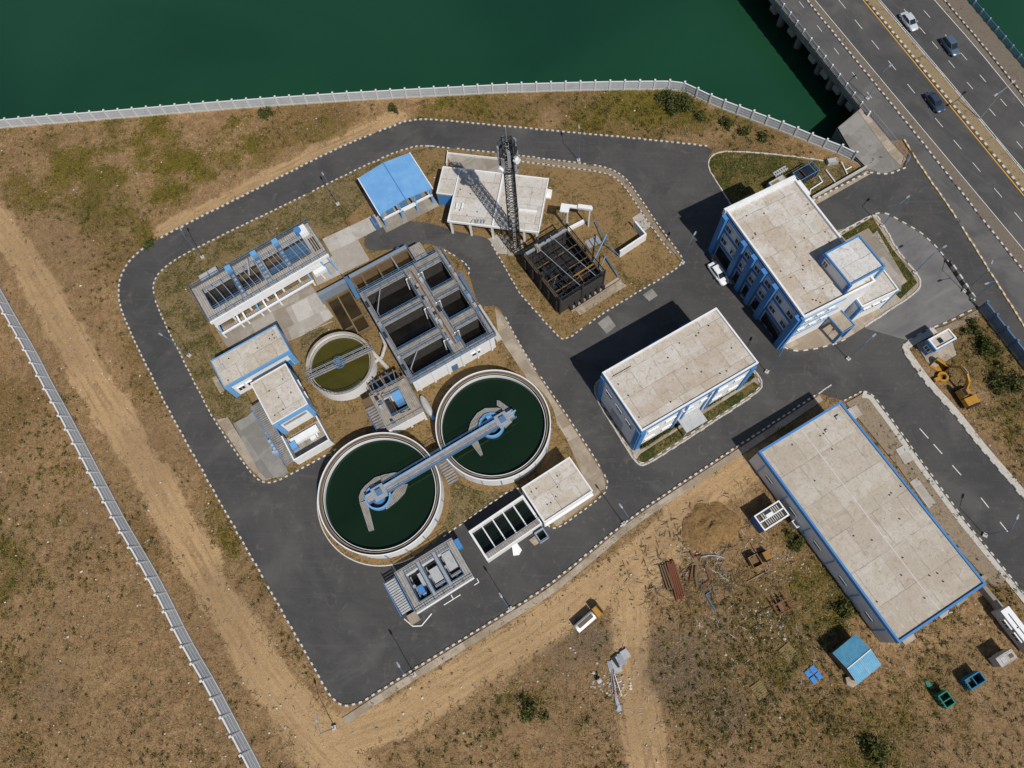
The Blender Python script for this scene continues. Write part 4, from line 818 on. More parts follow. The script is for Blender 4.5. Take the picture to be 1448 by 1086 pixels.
for i in range(3): m.box(RF(at(833,352), .5), i*.9, i*.9+.7, 0, 1.6, .02, .2)
m.o('cable_tray', 'steel', None, label='grey slatted cable trays lying on grass beside the soot black shell', category='trays')
# ------------------------------------------------------------------ tanks
def tank(px, rpx, h, name, label, cat, wall='white', R=None):
    c = at(*px, h); R = R or (at(px[0]+rpx, px[1], h)-c).length; t = thing(name, label, cat, (c.x, c.y, 0)); return t, c, R
MT['deck3'] = deckmat('feed_channel_deck', .6, (.30,.275,.235), (.19,.17,.145), .45)
def clarifier(px, rpx, label, well, polys):
    h = 3.7; U = .8; t, c, R = tank(px, rpx, h, 'clarifier', label, 'clarifier'); W = (c.x, c.y)
    MB().ann(W, R-.16, R, -.1, h, 128).o('wall', 'white', t); MB().ann(W, R-.58, R-.165, -.1, h-.55, 128).o('launder', 'launder', t)
    MB().ann(W, R-.60, R-.53, h-.549, h-.35, 128).o('launder_lip', 'apron', t); MB().ann(W, R-.24, R-.166, h-.549, h-.3, 128).o('inner_lip', 'brownwall', t)
    MB().ann(W, R-.88, R-.81, -.1, h-.40, 128).o('weir', 'white', t); MB().ann(W, R-.815, R-.575, -.1, 1.5, 128).o('gutter', 'black', t)  # gutter is coloured black for the shadow between launder and weir
    MB().disc(W, R-.86, 1.6+U).o('water', 'tankwater', t); MB().ann(W, R+.02, R+1.0, -.05, .12, 96).o('plinth', 'plot', t); MB().ann(W, R+1.001, R+1.16, -.05, .17, 60, math.radians(175), math.radians(300)).o('plinth_kerb', 'kerbwhite', t) if R > 9 else None
    cw = at(*well, 2.3+U); V = (cw.x, cw.y)
    MB().ann(V, 1.70, 1.98, .8, 2.5+U, 48).o('feed_well', 'skyblue', t); MB().disc(V, 1.72, 1.75+U, 40).o('well_water', 'blackwater', t); MB().cyl(V, 1.05, 1.5, 2.2+U, 20).o('drive_drum', 'blue', t)
    m = MB(); m.ann(V, 1.06, 1.69, 2.0+U, 2.15+U, 24, math.radians(60), math.radians(125)); m.o('drum_platform', 'skyblue', t)
    for nm, P, z in polys: MB().prism([p.xy for p in ats(P, z)], 1.25+U, z).o(nm, 'deck3', t); 
    for nm, P, z in polys:
        Q = [p.xy for p in ats(P, z)]; m = MB()
        for p, q in zip(Q, Q[1:]+Q[:1]): m.tube((*p, z+.02), (*q, z+.02), .05, 4)
        m.o('edge_rail', 'steel', t)
    for k in range(10):
        a = -2.4+k*.33; MB().box(RF((c.x+(R+.02)*math.cos(a), c.y+(R+.02)*math.sin(a)), a), 0, .07, -.1, .1, .4, h-.3).o('wall_pipe', 'skyblue' if k % 3 == 0 else 'tin', t)
    return t, c, R
c1p, c2p = at(536, 697, 3.7), at(697, 599, 3.7); bang = math.atan2((c2p-c1p).y, (c2p-c1p).x)
T1, c1, R1 = clarifier((536, 696), 87.5, 'larger lower left clarifier tank of dark green water', (534.5, 702.5), [('feed_channel', [(508.7,709.6),(508,702),(511,694),(516.6,687),(530,675.6),(545,671),(558,668.6),(566,669),(566,671.5),(549,677.5),(540,681),(530,683),(522,691),(517,700),(515.3,706.5)], 2.9), ('sludge_channel', [(576,684.7),(574,690.5),(572,696.3),(561,708),(546.4,719.5),(548,712),(551.4,703),(558,694),(566,687)], 2.9), ('rake_arm', [(509,711),(518.5,708),(528.5,748.5),(522,751)], 2.92)])
T2, c2, R2 = clarifier((697, 599), 82, 'smaller upper right clarifier tank of dark green water', (695, 601), [('feed_channel', [(662.5,609.4),(666,597),(675,584.5),(686,577.6),(703.5,577),(723,581),(716,583.5),(701,582.5),(689,584),(679,592),(672,605)], 2.9), ('rake_arm', [(703,566.5),(706,567),(728,583),(725.5,586.5),(703,573)], 2.92), ('sludge_channel', [(727,587.5),(723.4,596),(714.7,604.4),(711,600),(717,591)], 2.9), ('rake_arm', [(666,627),(675,622),(682.4,642),(679,644)], 2.92)])
P1 = at(517, 708, 4.1); P2 = at(729, 583, 4.1); d = P2-P1; fr = RF(P1, math.atan2(d.y, d.x)); L = d.length; ov = (c1-P1).length
t = thing('clarifier_bridge', 'long grey walkway bridge with blue rails spanning both clarifier tanks', 'walkway', (*((P1+P2)/2).xy, 0)); w2 = .66
MB().box(fr, .2, L-.4, -w2, w2, 3.85, 4.1).o('deck', deckmat('bridge_deck', fr.ang+math.pi/2, (.38,.385,.40), (.26,.265,.28)), t)
for s in (-1, 1): MB().box(fr, .2, L-.2, s*w2-.05, s*w2+.05, 3.65, 4.2).o('girder', 'rail' if s < 0 else 'skyblue', t)
for s in (-1, 1): railing([fr.p(3.5, s*(w2+.25 if s > 0 else w2)), fr.p(L-3.5, s*(w2+.25 if s > 0 else w2))], 4.1, t, h=1.05, r=.03, step=2., mat='rail')
for x in (ov, L-ov): MB().box(fr, x-1.0, x+1.0, -1.1, 1.1, 4.11, 4.22).o('drive_platform', 'steel', t); MB().box(fr, x-.45, x+.45, -.45, .45, 4.221, 4.7).o('drive_motor', 'rail', t)
m = MB(); m.tube(fr.p(L-.6, .3, 4.1), fr.p(L+.2, .3, 4.0), .15, 6); m.o('end_bracket', 'skyblue', t)
for x in (ov, L-ov): MB().cyl(fr.p(x, 0), .3, 3.01, 3.84, 12).o('pivot', 'blue', t)
m = MB()
for k in range(14): x = L*.42+k*.0; 
st = at(640, 683); m = MB()
for k in range(9): m.box(RF(at(628, 655), -1.05), .3+k*.36, .3+k*.36+.34, -.9, .9, 3.4-k*.39-.12, 3.4-k*.39)
m.o('metal_stair', 'deck', None, label='grey metal stair descending between the two clarifier tanks', category='stairs')
# small olive thickener
h = 3.2; t, c, R = tank((480, 513), 47, h, 'thickener_tank', 'small round concrete tank of olive water with a centre bridge', 'tank'); W = (c.x, c.y)
MB().ann(W, R-.3, R, -.1, h, 96).o('wall', 'white', t); MB().ann(W, R-.31, R+.04, h+.001, h+.09, 96).o('rim', 'apron', t); MB().disc(W, R-.29, 2.2).o('water', 'olivewater', t); MB().ann(W, R-.62, R-.54, 2.1, 2.75, 96).o('weir', 'curbstone', t)
MB().ann(W, R-.53, R-.31, 2.205, 2.5, 96).o('launder', 'launder', t)
p, q = at(436, 534, h+.3), at(527, 492, h+.3); d = q-p; fr = RF(p, math.atan2(d.y, d.x)); L = d.length
b = MB().box(fr, 0, L, -.42, .42, h+.1, h+.22).o('bridge', 'deck2', t)
for s in (-1, 1): railing([fr.p(0, s*.5), fr.p(L, s*.5)], h+.2, b, h=1., r=.05, mat='steel')
x = (c-p).xy.dot(fr.ex); m = MB(); m.ann(fr.p(x, 0), .75, .9, h+.22, h+.4, 20); m.cyl(fr.p(x, 0), .45, h+.22, h+.8, 14); m.ann(fr.p(x, 0), .8, .86, h+1.1, h+1.16, 20); m.o('drive_unit', 'rail', t)
MB().ann(W, .9, 1.0, 1.2, 2.1, 24).o('feed_well', 'dark', t)
a0 = math.radians(-150); m = MB()
for k in range(18): a = a0+k*math.radians(110)/17; m.tube((c.x+(R-.1)*math.cos(a), c.y+(R-.1)*math.sin(a), h), (c.x+(R-.1)*math.cos(a), c.y+(R-.1)*math.sin(a), h+.9), .035, 4)
m.ann(W, R-.13, R-.07, h+.85, h+.91, 40, a0, a0+math.radians(110)); m.o('railing', 'rail', t)
# ------------------------------------------------------------------ aeration block
f = FR([(504,416),(624,353),(702,476),(583,537)], 5.2); h = 5.2
t = thing('aeration_block', 'large raised deck with six dark rectangular aeration basins', 'basin block', f.mid(0)); hs = []
cells = [((511,418),(572,393),(592,421),(542,449)), ((550,457),(596,432),(620,463),(568,492)), ((577,504),(621,476),(640,500),(592,529)), ((594,385),(620,368),(640,395),(611,412)), ((619,426),(646,407),(667,434),(636,454)), ((645,467),(673,449),(692,470),(658,491))]
for cl in cells:
    q = [f.ab(*p, h) for p in cl]; hs.append((round((q[0][0]+q[3][0])/2, 2), round((q[1][0]+q[2][0])/2, 2), round((q[0][1]+q[1][1])/2, 2), round((q[3][1]+q[2][1])/2, 2)))
la0 = min(x[0] for x in hs[:3]); la1 = max(x[1] for x in hs[:3]); ra0 = max(x[0] for x in hs[3:]); ra1 = max(x[1] for x in hs[3:])
hs = [(la0, la1, b[2], b[3]) for b in hs[:3]]+[(ra0, ra1, b[2], b[3]) for b in hs[3:]]
MB().holes(f, .25, f.w-.25, .25, f.d-.25, hs, -.1, h-.25).o('basin_wall', 'white', t)
# deck planking: long walks and cross walks
m = MB(); m2 = MB(); m.box(f, 0, la0-.02, 0, f.d, h-.248, h); m.box(f, la1+.02, ra0-.02, 0, f.d, h-.248, h); m.box(f, ra1+.02, f.w, 0, f.d, h-.248, h)
for grp in (hs[:3], hs[3:]):
    e = [0]+[v for x in grp for v in (x[2], x[3])]+[f.d]
    for k in range(0, len(e), 2): m2.box(f, grp[0][0]-.018, grp[0][1]+.018, e[k], e[k+1], h-.248, h-.004)
m.o('long_walk', deckmat('aeration_long_walk', f.ang, (.29,.275,.255), (.165,.16,.155)), t); m2.o('cross_walk', deckmat('aeration_cross_walk', f.ang+math.pi/2, (.29,.275,.25), (.17,.16,.15)), t)
r = random.Random(2)
for x in hs:
    MB().add([f.p(x[0]-.1, x[2]-.1, 2.0), f.p(x[1]+.1, x[2]-.1, 2.0), f.p(x[1]+.1, x[3]+.1, 2.0), f.p(x[0]-.1, x[3]+.1, 2.0)], [(0, 1, 2, 3)]).o('basin_water', 'blackwater', t, nrm=False); MB().ring4(f, .06, 1.2, h-.32, -.005, x[0], x[2], x[1], x[3]).o('basin_shade_lining', 'soot', t); ci = hs.index(x)  # dark lining paints shade onto the inner walls, leaving a lit band above
    railing([f.p(x[0]-.1, x[2]-.1), f.p(x[1]+.1, x[2]-.1), f.p(x[1]+.1, x[3]+.1), f.p(x[0]-.1, x[3]+.1)], h, t, h=.95, r=.04, mat='rail', closed=True)
    m = MB(); m.path([f.p(x[0]-.6, x[2]+.5, h+.3), f.p(x[0]+.25, x[2]+.5, h+.3), f.p(x[0]+.25, x[2]+.5, 2.0)] if ci > 2 else [f.p(x[1]+.6, x[2]+1., h+.3), f.p(x[1]-.2, x[2]+1., h+.3), f.p(x[1]-.2, x[2]+1., 2.)], .10, 6); m.o('air_pipe', 'white', t)
    MB().box(f, x[0]-.8, x[0]-.25, x[2]+1.2, x[2]+2.1, h+.001, h+.5).o('valve_box', r.choice(['dark', 'tin', 'rail']), t)
    if ci in (0, 2): m = MB(); m.path([f.p(x[0]+.3, x[3]-1.2, 1.), f.p(x[0]+.3, x[3]-1.2, h+.3), f.p(x[0]+(x[1]-x[0])*.35, x[2]+.3, h+.3)], .09, 6); m.o('drop_pipe', 'steel', t)
for s in (.15, .55): MB().tube(f.p(la1+.7+s, 1., h+.12), f.p(la1+.7+s, f.d-2, h+.12), .09, 6).o('air_header', 'rust' if s > .3 else 'steel', t)
for k in range(7): a = la1+.4; MB().box(f, a, a+.5, 1.5+k*2.3, 2.1+k*2.3, h+.001, h+.35).o('hatch', r.choice(['tin', 'dark', 'apron']), t)
railing([f.p(0, 0), f.p(f.w, 0), f.p(f.w, f.d), f.p(0, f.d)], h, t, h=1.0, r=.045, mat='rail', closed=True)
for a in (la0-.25, la1+.25, ra0-.25, ra1+.25): railing([f.p(a, .4), f.p(a, f.d-.4)], h, t, h=1.0, r=.035, mat='steel')
for k in range(16): a = r.choice([la0*.5, la1+.9, ra1+.6]); b = r.uniform(1, f.d-1.5); MB().box(f, a-.2, a+.25, b, b+r.uniform(.3, .8), h+.002, h+r.uniform(.3, .8)).o('valve_box', r.choice(['dark', 'tin', 'rail', 'steel', 'apron']), t)
for k in range(10): a = r.choice([la0*.45, la1+.5, ra1+.5]); b = r.uniform(1, f.d-3); MB().tube(f.p(a, b, h+.15), f.p(a+r.uniform(-.2, .2), b+r.uniform(1, 3), h+.15), .06, 6).o('service_pipe', r.choice(['rail', 'steel', 'rust', 'dark']), t)
MB().ring4(f, .12, h-.24, h-.02, .05).o('deck_edge', 'rail', t)
for k in range(6): MB().wbox(f, 'SE', 1+k*(f.w-2)/5-.15, 1+k*(f.w-2)/5+.15, 0, h-.3, -.24, .0).o('buttress', 'white', t)
window(f, 'SE', f.w*.75, 1.5, 1.4, 1.2, t, o=-.25); MB().wbox(f, 'SE', f.w*.45, f.w*.45+1.1, 0, 2.2, -.24, -.18).o('door', 'rail', t)
MB().wbox(f, 'NE', f.d*.55, f.d*.95, .0, .6, .3, 1.3).o('side_plinth', 'curbstone', t)
for k in range(11): 
    if k == 0: m = MB()
    m.box(f, f.w+.1+k*.0, f.w+1.0, f.d*.3+k*.4, f.d*.3+k*.4+.38, h-.35-k*.46, h-.25-k*.46)
m.o('side_stair', 'rail', t)
# inlet channel deck and brown basins on its north-west side
g = FR([(503,391),(540,372),(551,384),(514,405)], 4.2) if False else None
f2 = RF(f.p(0, 0).xy, f.ang); 
t = thing('inlet_basins', 'row of stained brown inlet basins with blue walkways beside the aeration deck', 'basins', f.p(4, -2.5)); hz = 3.6
hsx = [(.35, 1.7, -3.9, -.9), (2.0, 4.7, -3.9, -.9), (5.0, 7.6, -3.9, -.9), (7.9, 10.6, -3.9, -.9)]
MB().holes(f, .0, 10.9, -4.2, -.6, hsx, -.1, hz).o('basin_wall', 'brownwall', t)
for x in hsx: MB().box(f, x[0]-.05, x[1]+.05, x[2]-.05, x[3]+.05, .3, 1.3).o('basin_water', 'brownwater', t)
MB().box(f, -.2, 11, -4.9, -4.21, -.1, hz+.1).o('slate_wall', 'dark' if False else 'bluepanel', t); MB().box(f, -.1, 10.9, -.59, -.08, hz-.2, hz+.05).o('walkway', 'deck2', t)
MB().box(f, -.8, -.01, -4.9, -.1, hz-.1, hz+.1).o('cross_walkway', 'rail', t); railing([f.p(0, -.6), f.p(10.9, -.6), f.p(10.9, -4.2)], hz, t, h=1., r=.05, mat='rail'); railing([f.p(-.8, -4.9), f.p(-.8, -.1)], hz, t, h=1., r=.05, mat='rail')
MB().box(f, 10.95, 13.2, -4.2, -.4, 1.5, hz).o('platform', 'deck2', t); MB().tube(f.p(7.7, -4.2, hz+.3), f.p(7.8, -.6, hz+.3), .12, 6).o('valve_pipe', 'steel', t)
m = MB(); m.cyl(f.p(9.6, -5.6), .6, .0, 2.2, 16); m.cyl(f.p(10.8, -5.9), .45, 0, 1.8, 14); m.box(f, 9.0, 11.4, -6.4, -5.2, 0, .3); m.o('dosing_pumps', 'rail', None, label='cluster of blue grey dosing pumps on the slab beside the inlet basins', category='pumps')
f3 = RC(f.p(-.9, -4.4).xy, f.ang)
t = thing('sunken_basin', 'sunken rusty brown basin with dividing walls between pale pad and aeration deck', 'basin', f3.p(-2, 3)); W3, D3 = 4.6, 8.6
hs3 = [(-4.3, -2.55, .4, 6.6), (-2.3, -.3, .4, 5.6), (-4.3, -2.55, 6.8, 8.3), (-2.3, -.3, 5.8, 8.3)]
MB().holes(f3, -4.6, 0, 0, 8.6, hs3, -.1, .9).o('basin_wall', 'brownwall', t)
for x in hs3: MB().box(f3, x[0]-.03, x[1]+.03, x[2]-.03, x[3]+.03, -.05, .35).o('basin_water', 'brownwater', t)
MB().box(f3, -5.2, .3, -.75, -.01, -.1, 3.0).o('slate_wall', 'bluepanel', t)
for x0 in (-4.62, -2.5): MB().box(f3, x0, x0+.14, .2, 8.5, .901, 1.02).o('rim_plank', 'wood', t)
# settling trough and pipework between thickener and deck
m = MB(); m.path([at(530,512,1.), at(540,505,1.), at(545,488,1.2), at(538,470,1.)], .28, 10); m.path([at(527,498,1.), at(548,520,1.)], .34, 12)
m.o('feed_pipe', 'curbstone', None, label='thick white feed pipes between the thickener tank and the aeration deck', category='pipes')
# sump structure in front of the aeration deck
f = FR([(524,561),(574,532),(598,582),(549,608)], 4.0); h = 4.0
t = thing('sump_house', 'square grey decked sump with open middle between the three round tanks', 'sump', f.mid(0)); hq = [(f.w*.25, f.w*.72, f.d*.22, f.d*.74)]
MB().holes(f, .2, f.w-.2, .2, f.d-.2, hq, -.1, h-.22).o('wall', 'white', t); MB().holes(f, 0, f.w, 0, f.d, hq, h-.218, h).o('deck', deckmat('sump_deck', f.ang, (.36,.32,.27), (.23,.2,.175), .4), t)
x = hq[0]; MB().box(f, x[0]-.02, x[1]+.02, x[2]-.02, x[3]+.02, .2, 1.0).o('water', 'blackwater', t)
MB().box(f, x[0]+.9, x[0]+1.02, x[2], x[3], 1.0, h-.25).o('screen_rack', 'rust', t); MB().box(f, x[1]-1.5, x[1]-.05, x[2]+.1, x[2]+1.6, 1.6, h+.5).o('motor_housing', 'skyblue', t); MB().box(f, x[0]+.05, x[0]+.8, x[2]+.5, x[3]-.3, 2.8, h-.1).o('grating', 'dark', t)
railing([f.p(0, 0), f.p(f.w, 0), f.p(f.w, f.d), f.p(0, f.d)], h, t, h=1., r=.045, mat='steel', closed=True); railing([f.p(x[0], x[2]), f.p(x[1], x[2]), f.p(x[1], x[3]), f.p(x[0], x[3])], h, t, h=.9, r=.045, mat='rail', closed=True)
for a in (.25, f.w*.55, f.w-.25): MB().box(f, a-.18, a+.18, f.d-.19, f.d+.1, 0, h-.25).o('column', 'white', t)
m = MB()
for k in range(13): m.box(f, -1.6, -.15, f.d*.25+k*.38, f.d*.25+k*.38+.36, h-.12-k*.28, h-k*.28)
m.o('stair', 'deck', t); MB().box(f, -1.75, -1.62, f.d*.25, f.d*.25+4.9, .2, 2.6).o('stair_stringer', 'deepblue', t)
MB().box(f, -1.5, -.1, -.2, 1.6, 1.0, h-.4).o('side_tank', 'brownwall', t); MB().box(f, .2, f.w-.6, -2.6, -.2, -.1, 2.6).o('trough', 'brownwall', t); MB().box(f, .5, f.w-.9, -2.3, -.5, 2.601, 2.62).o('trough_water', 'blackwater', t)
m = MB()
for s in (.25, .6): m.tube(f.p(f.w*s, -2.8, 3.2), f.p(f.w*s+.4, .1, h), .12, 6)
m.o('trough_pipe', 'rail', t); r = random.Random(6)
for k in range(12): a, b = r.choice([(r.uniform(.2, f.w-.6), r.uniform(.1, f.d*.18)), (r.uniform(.1, f.w*.2), r.uniform(.3, f.d-.6)), (r.uniform(.2, f.w-.6), r.uniform(f.d*.78, f.d-.6))]); MB().box(f, a, a+r.uniform(.2, .6), b, b+r.uniform(.2, .5), h+.002, h+r.uniform(.2, .9)).o('valve_box', r.choice(['rail', 'tin', 'dark', 'steel', 'apron']), t)
for k in range(6): a = r.uniform(.2, f.w-.4); MB().tube(f.p(a, -2.7, 2.9), f.p(a+r.uniform(-.5, .5), .3, h+.2), .08, 6).o('service_pipe', r.choice(['steel', 'rail', 'curbstone']), t)
fr = RF(at(604, 576), 2.1+math.pi); m = MB(); n = 12; sc_ = []
for i in range(9):
    x = -1.9+3.8*i/8; w_ = .62*math.sqrt(max(0.02, 1-(x/2.05)**2)); sc_.append([fr.p(x, w_*math.cos(2*math.pi*k/n), .75+.5*w_/.62*math.sin(2*math.pi*k/n)) for k in range(n)])
m.loft(sc_); tt = thing('filter_vessel', 'grey white bullet shaped filter vessel lying beside the sump', 'vessel', at(604, 576)); m.o('shell', 'tin', tt, smooth=True)
m = MB(); m.box(fr, -1.2, -.9, -.5, .5, 0, .5); m.box(fr, .9, 1.2, -.5, .5, 0, .5); m.o('saddle', 'blue', tt); m = MB(); m.tube(fr.p(1.9, 0, .7), fr.p(2.6, 0, .7), .3, 10); m.o('end_nozzle', 'skyblue', tt)
# ------------------------------------------------------------------ screen house (inlet works) upper left
f = FR([(268,407),(430,322),(468,360),(296,451)], 4.0); h = 4.0
f = FR([(268,407),(432,320),(470,358),(296,452)], 4.0)
t = thing('screen_house', 'long raised screening channel deck with blue machines over dark slots', 'screen house', f.mid(0)); c0 = f.d*.25; c1_ = f.d*.77
hs = [(f.w*.07, f.w*.30, c0, c1_), (f.w*.33, f.w*.50, c0, c1_), (f.w*.56, f.w*.70, c0, c1_), (f.w*.725, f.w*.90, c0, c1_)]
MB().holes(f, .15, f.w-.15, .15, f.d-.15, hs, 1.6, h-.22).o('channel_wall', 'white', t); MB().holes(f, 0, f.w, 0, f.d, hs, h-.218, h).o('deck', deckmat('screen_deck', f.ang, (.40,.37,.33), (.26,.24,.22), .6), t)
[MB().ring4(f, .06, 1.61, h-.3, -.005, x[0], x[2], x[1], x[3]).o('channel_shade_lining', 'soot', t) for x in hs]; MB().box(f, .3, f.w-.3, .3, f.d-.3, 1.2, 1.598).o('channel_floor', 'blackwater', t); r = random.Random(9)  # dark linings put painted shade on the white channel walls
for x in hs:
    for k in range(5): b = x[2]+.25+(x[3]-x[2]-.5)*k/4; MB().box(f, x[0]+.02, x[1]-.02, b-.07, b+.07, 1.9, h-.9-.2*(k % 2)).o('divider', r.choice(['brownwall', 'rail', 'dark', 'soot']), t)
    railing([f.p(x[0], x[2]), f.p(x[1], x[2]), f.p(x[1], x[3]), f.p(x[0], x[3])], h, t, h=.95, r=.045, mat='rail', closed=True)
for k in (.315, .53, .712):
    m = MB(); m.box(f, f.w*k-.46, f.w*k-.34, f.d*.10, f.d*.9, h+.001, h+.2); m.box(f, f.w*k+.34, f.w*k+.46, f.d*.10, f.d*.9, h+.001, h+.2)
    for q in range(7): m.box(f, f.w*k-.45, f.w*k+.45, f.d*.1+q*f.d*.115, f.d*.1+q*f.d*.115+.2, h+.2, h+.25+.2+.35*(q % 3 == 1))
    m.o('screen_machine', 'rail', t); MB().box(f, f.w*k-.5, f.w*k+.5, f.d*.05, f.d*.18, h+.26, h+1.3).o('machine_head', 'skyblue', t)
MB().tube(f.p(f.w*.47, f.d*.15, h+1.2), f.p(f.w*.42, f.d*.5, h+.4), .16, 8).o('conveyor', 'steel', t)
for k in (.10, .16, .22, .36, .40, .45, .60, .64, .67, .78, .80, .83, .87): MB().tube(f.p(f.w*k, f.d*.3, h+.6), f.p(f.w*k+.6, f.d*.85, h+.5), .07, 6).o('cross_pipe', 'steel' if k != .8 else 'rail', t)
for b in (.12, .3): MB().tube(f.p(.3, b, h+.35), f.p(f.w*.92, b, h+.35), .08, 6).o('long_pipe', 'dark', t)
railing([f.p(0, 0), f.p(f.w, 0), f.p(f.w, f.d), f.p(0, f.d)], h, t, h=1., r=.045, mat='rail', closed=True); MB().box(f, 0, f.w, f.d+.02, f.d+.3, h-.5, h+.05).o('edge_beam', 'white', t)
MB().box(f, f.w*.90, f.w-.8, .4, f.d*.3, h+.001, h+.9).o('control_cabinet', 'white', t); MB().cyl(f.p(f.w*.9, f.d*.15), .6, h+.001, h+1.3, 16).o('hopper', 'blue', t)
for k in range(3): MB().box(f, f.w*.93+k*.4, f.w*.93+k*.4+.2, f.d*.42, f.d*.8, h+.002, h+.3).o('duct', 'dark', t)
for k in range(8): a = .2+k*(f.w-.4)/7; MB().box(f, a-.16, a+.16, f.d-.5, f.d-.16, 0, 1.6).o('column', 'white' if k < 7 else 'skyblue', t); MB().box(f, a-.16, a+.16, .16, .5, 0, 1.6).o('column', 'white', t)
MB().box(f, .4, f.w-1, .4, f.d-1.6, 0, 1.2).o('lower_wall', 'white', t)
# lower gallery in front
zb = 1.5; L3 = f.w*.80; m = MB(); m.box(f, .4, L3, f.d+1.35, f.d+1.65, zb-.2, zb+.1); m.o('gallery_beam', 'white', t)
for k, a in enumerate((.5, 3.9, 5.0, 7.6, 8.9, 11.2, L3-.2)): MB().box(f, a-.14, a+.14, f.d-.1, f.d+1.36, zb-.15, zb+.08).o('gallery_tie', 'white' if k % 3 else 'skyblue', t); MB().box(f, a-.14, a+.14, f.d+1.36, f.d+1.64, 0, zb-.21).o('gallery_post', 'white', t)
MB().box(f, .7, L3-.4, f.d-.05, f.d+1.3, .5, .6).o('gallery_floor', 'deck2', t)
for k in range(3): a = f.w*.86+k*1.3; MB().tube(f.p(a, f.d+.1, h-.3), f.p(a+.5, f.d+1.3, 0), .13, 6).o('prop', 'skyblue' if k else 'white', t)
m = MB(); m.box(f, f.w*.83, f.w*.93, f.d+.25, f.d+1.2, 1.4, 2.2); m.o('discharge_chute', 'white', t)
fa = FR([(280,390),(304,376),(312,387),(286,402)], 1.8); tt = thing('flow_meter_pit', 'pale two part box beside the north end of the screening deck', 'pit', fa.mid(0))
for k in (0, 1): MB().box(fa, k*fa.w/2+.05, k*fa.w/2+fa.w/2-.05, 0, fa.d, -.1, 1.7).o('pit_lid', 'tin', tt)
# ------------------------------------------------------------------ blower houses on the left
f = FR([(296,511),(391,460),(410,497),(319,547)], 4.6)
rm = roofmat('blower_roof_concrete', f.ang, 3.2, 4.4, (.55,.52,.48), (.43,.37,.30), 10.)
t, r = shell('blower_house', 'pale roofed blower house with sky blue fascia beside the ring road', 'house', f, 4.6, rm, 'white', 'skyblue', .16, .14, fascia='skyblue', fh=.75)
rspots(t, f, 4.63, 6, 22, mat='dark')
for q in (0, f.w): MB().wbox(f, 'SE', max(0, q-.8), min(f.w, q+.8), 0, 3.84, .02, .12).o('pilaster', 'skyblue', t)
for k in (.16, .3): window(f, 'SE', f.w*k, 1.3, 1.0, 1.2, t)
MB().wbox(f, 'SE', f.w-1.9, f.w-.9, 0, 2.2, .01, .07).o('door', 'blue', t)
for k in (.3, .7): window(f, 'SW', f.d*k, 1.4, 1.1, 1.1, t)
m = MB(); m.box(f, .9, 1.5, f.d*.3, f.d*.3+1.0, 4.63, 4.9); m.o('roof_hatch', 'tin', t)
MB().prism(W2([(300,535),(306,532),(318,552),(312,557)]), -.1, .15).o('step_slab', 'apron', None, label='narrow concrete step beside the west wall of the upper blower house', category='slab')
f = FR([(353,542),(404,516),(436,571),(386,600)], 5.3)
rm = roofmat('compressor_roof_concrete', f.ang, 3.4, 4.0, (.555,.53,.49), (.45,.39,.32), 11.)
t, r = shell('compressor_house', 'pale roofed compressor house with blue gable frame and walled yard', 'house', f, 5.3, rm, 'white', 'white', .16, .14, fascia='skyblue', fh=.6)
rspots(t, f, 5.33, 6, 25, mat='dark')
for q in (0, f.w): MB().wbox(f, 'SE', max(0, q-.75), min(f.w, q+.75), 0, 4.69, .02, .16).o('pilaster', 'skyblue', t)
MB().wbox(f, 'SE', .8, f.w-.8, 4.0, 4.69, .02, .12).o('lintel', 'skyblue', t); MB().wbox(f, 'SE', 1.1, f.w-1.1, 2.7, 3.4, .01, .06).o('louvre', 'deck2', t)
for q in (1., f.d-1.): MB().wbox(f, 'NE', q-.3, q+.3, 0, 4.69, .02, .1).o('pilaster', 'skyblue', t)
for k in (.35, .65): window(f, 'NE', f.d*k, 1.5, 1., 1.1, t)
g = FR([(398,619),(448,593),(471,632),(421,661)], 0.) ; g = FR([(394,614),(446,588),(468,622),(416,650)], 2.6)
ty_ = thing('yard_enclosure', 'white walled open yard in front of the compressor house', 'enclosure', g.mid(0))
MB().box(g, 0, g.w, g.d-.2, g.d, -.1, 2.6).o('wall', 'white', ty_); MB().box(g, 0, .2, .3, g.d-.21, -.1, 2.6).o('wall', 'white', ty_); MB().box(g, g.w-.2, g.w, .3, g.d-.21, -.1, 2.6).o('wall', 'white', ty_)
MB().box(g, .21, g.w-.21, .0, g.d-.21, -.1, .06).o('floor', 'pad', ty_); MB().box(g, .6, g.w-1.0, .7, 1.9, .06, .8).o('plinth_block', 'white', ty_); MB().box(g, .3, 1.3, 1.4, 2.6, .06, 1.1).o('cable_box', 'skyblue', ty_)
m = MB(); m.box(g, g.w*.55, g.w*.7, 2.0, 2.6, .06, .5); m.box(g, g.w*.72, g.w*.76, 1.7, 2.5, .06, .4); m.o('pipe_stub', 'white', ty_)
p, q = at(362, 573, 2.0), at(412, 655, .2); d = q-p; fr = RF(p, math.atan2(d.y, d.x)); L = d.xy.length
t = thing('access_ramp', 'long ribbed metal ramp with blue rails beside the compressor house', 'ramp', (*((p+q)/2).xy, 0)); m = MB(); n = 34
for i in range(n): x = L*i/n; z = 2.3*(1-i/n)+.15; m.box(fr, x, x+L/n*.86, -.75, .75, z-.1, z)
m.o('tread', 'deck', t); 
for s in (-1, 1): MB().hexa([fr.p(0, s*.8-.05, 2.0), fr.p(L, s*.8-.05, 0.02), fr.p(L, s*.8+.05, 0.02), fr.p(0, s*.8+.05, 2.0)], [fr.p(0, s*.8-.05, 2.6), fr.p(L, s*.8-.05, .35), fr.p(L, s*.8+.05, .35), fr.p(0, s*.8+.05, 2.6)]).o('stringer', 'blue', t)
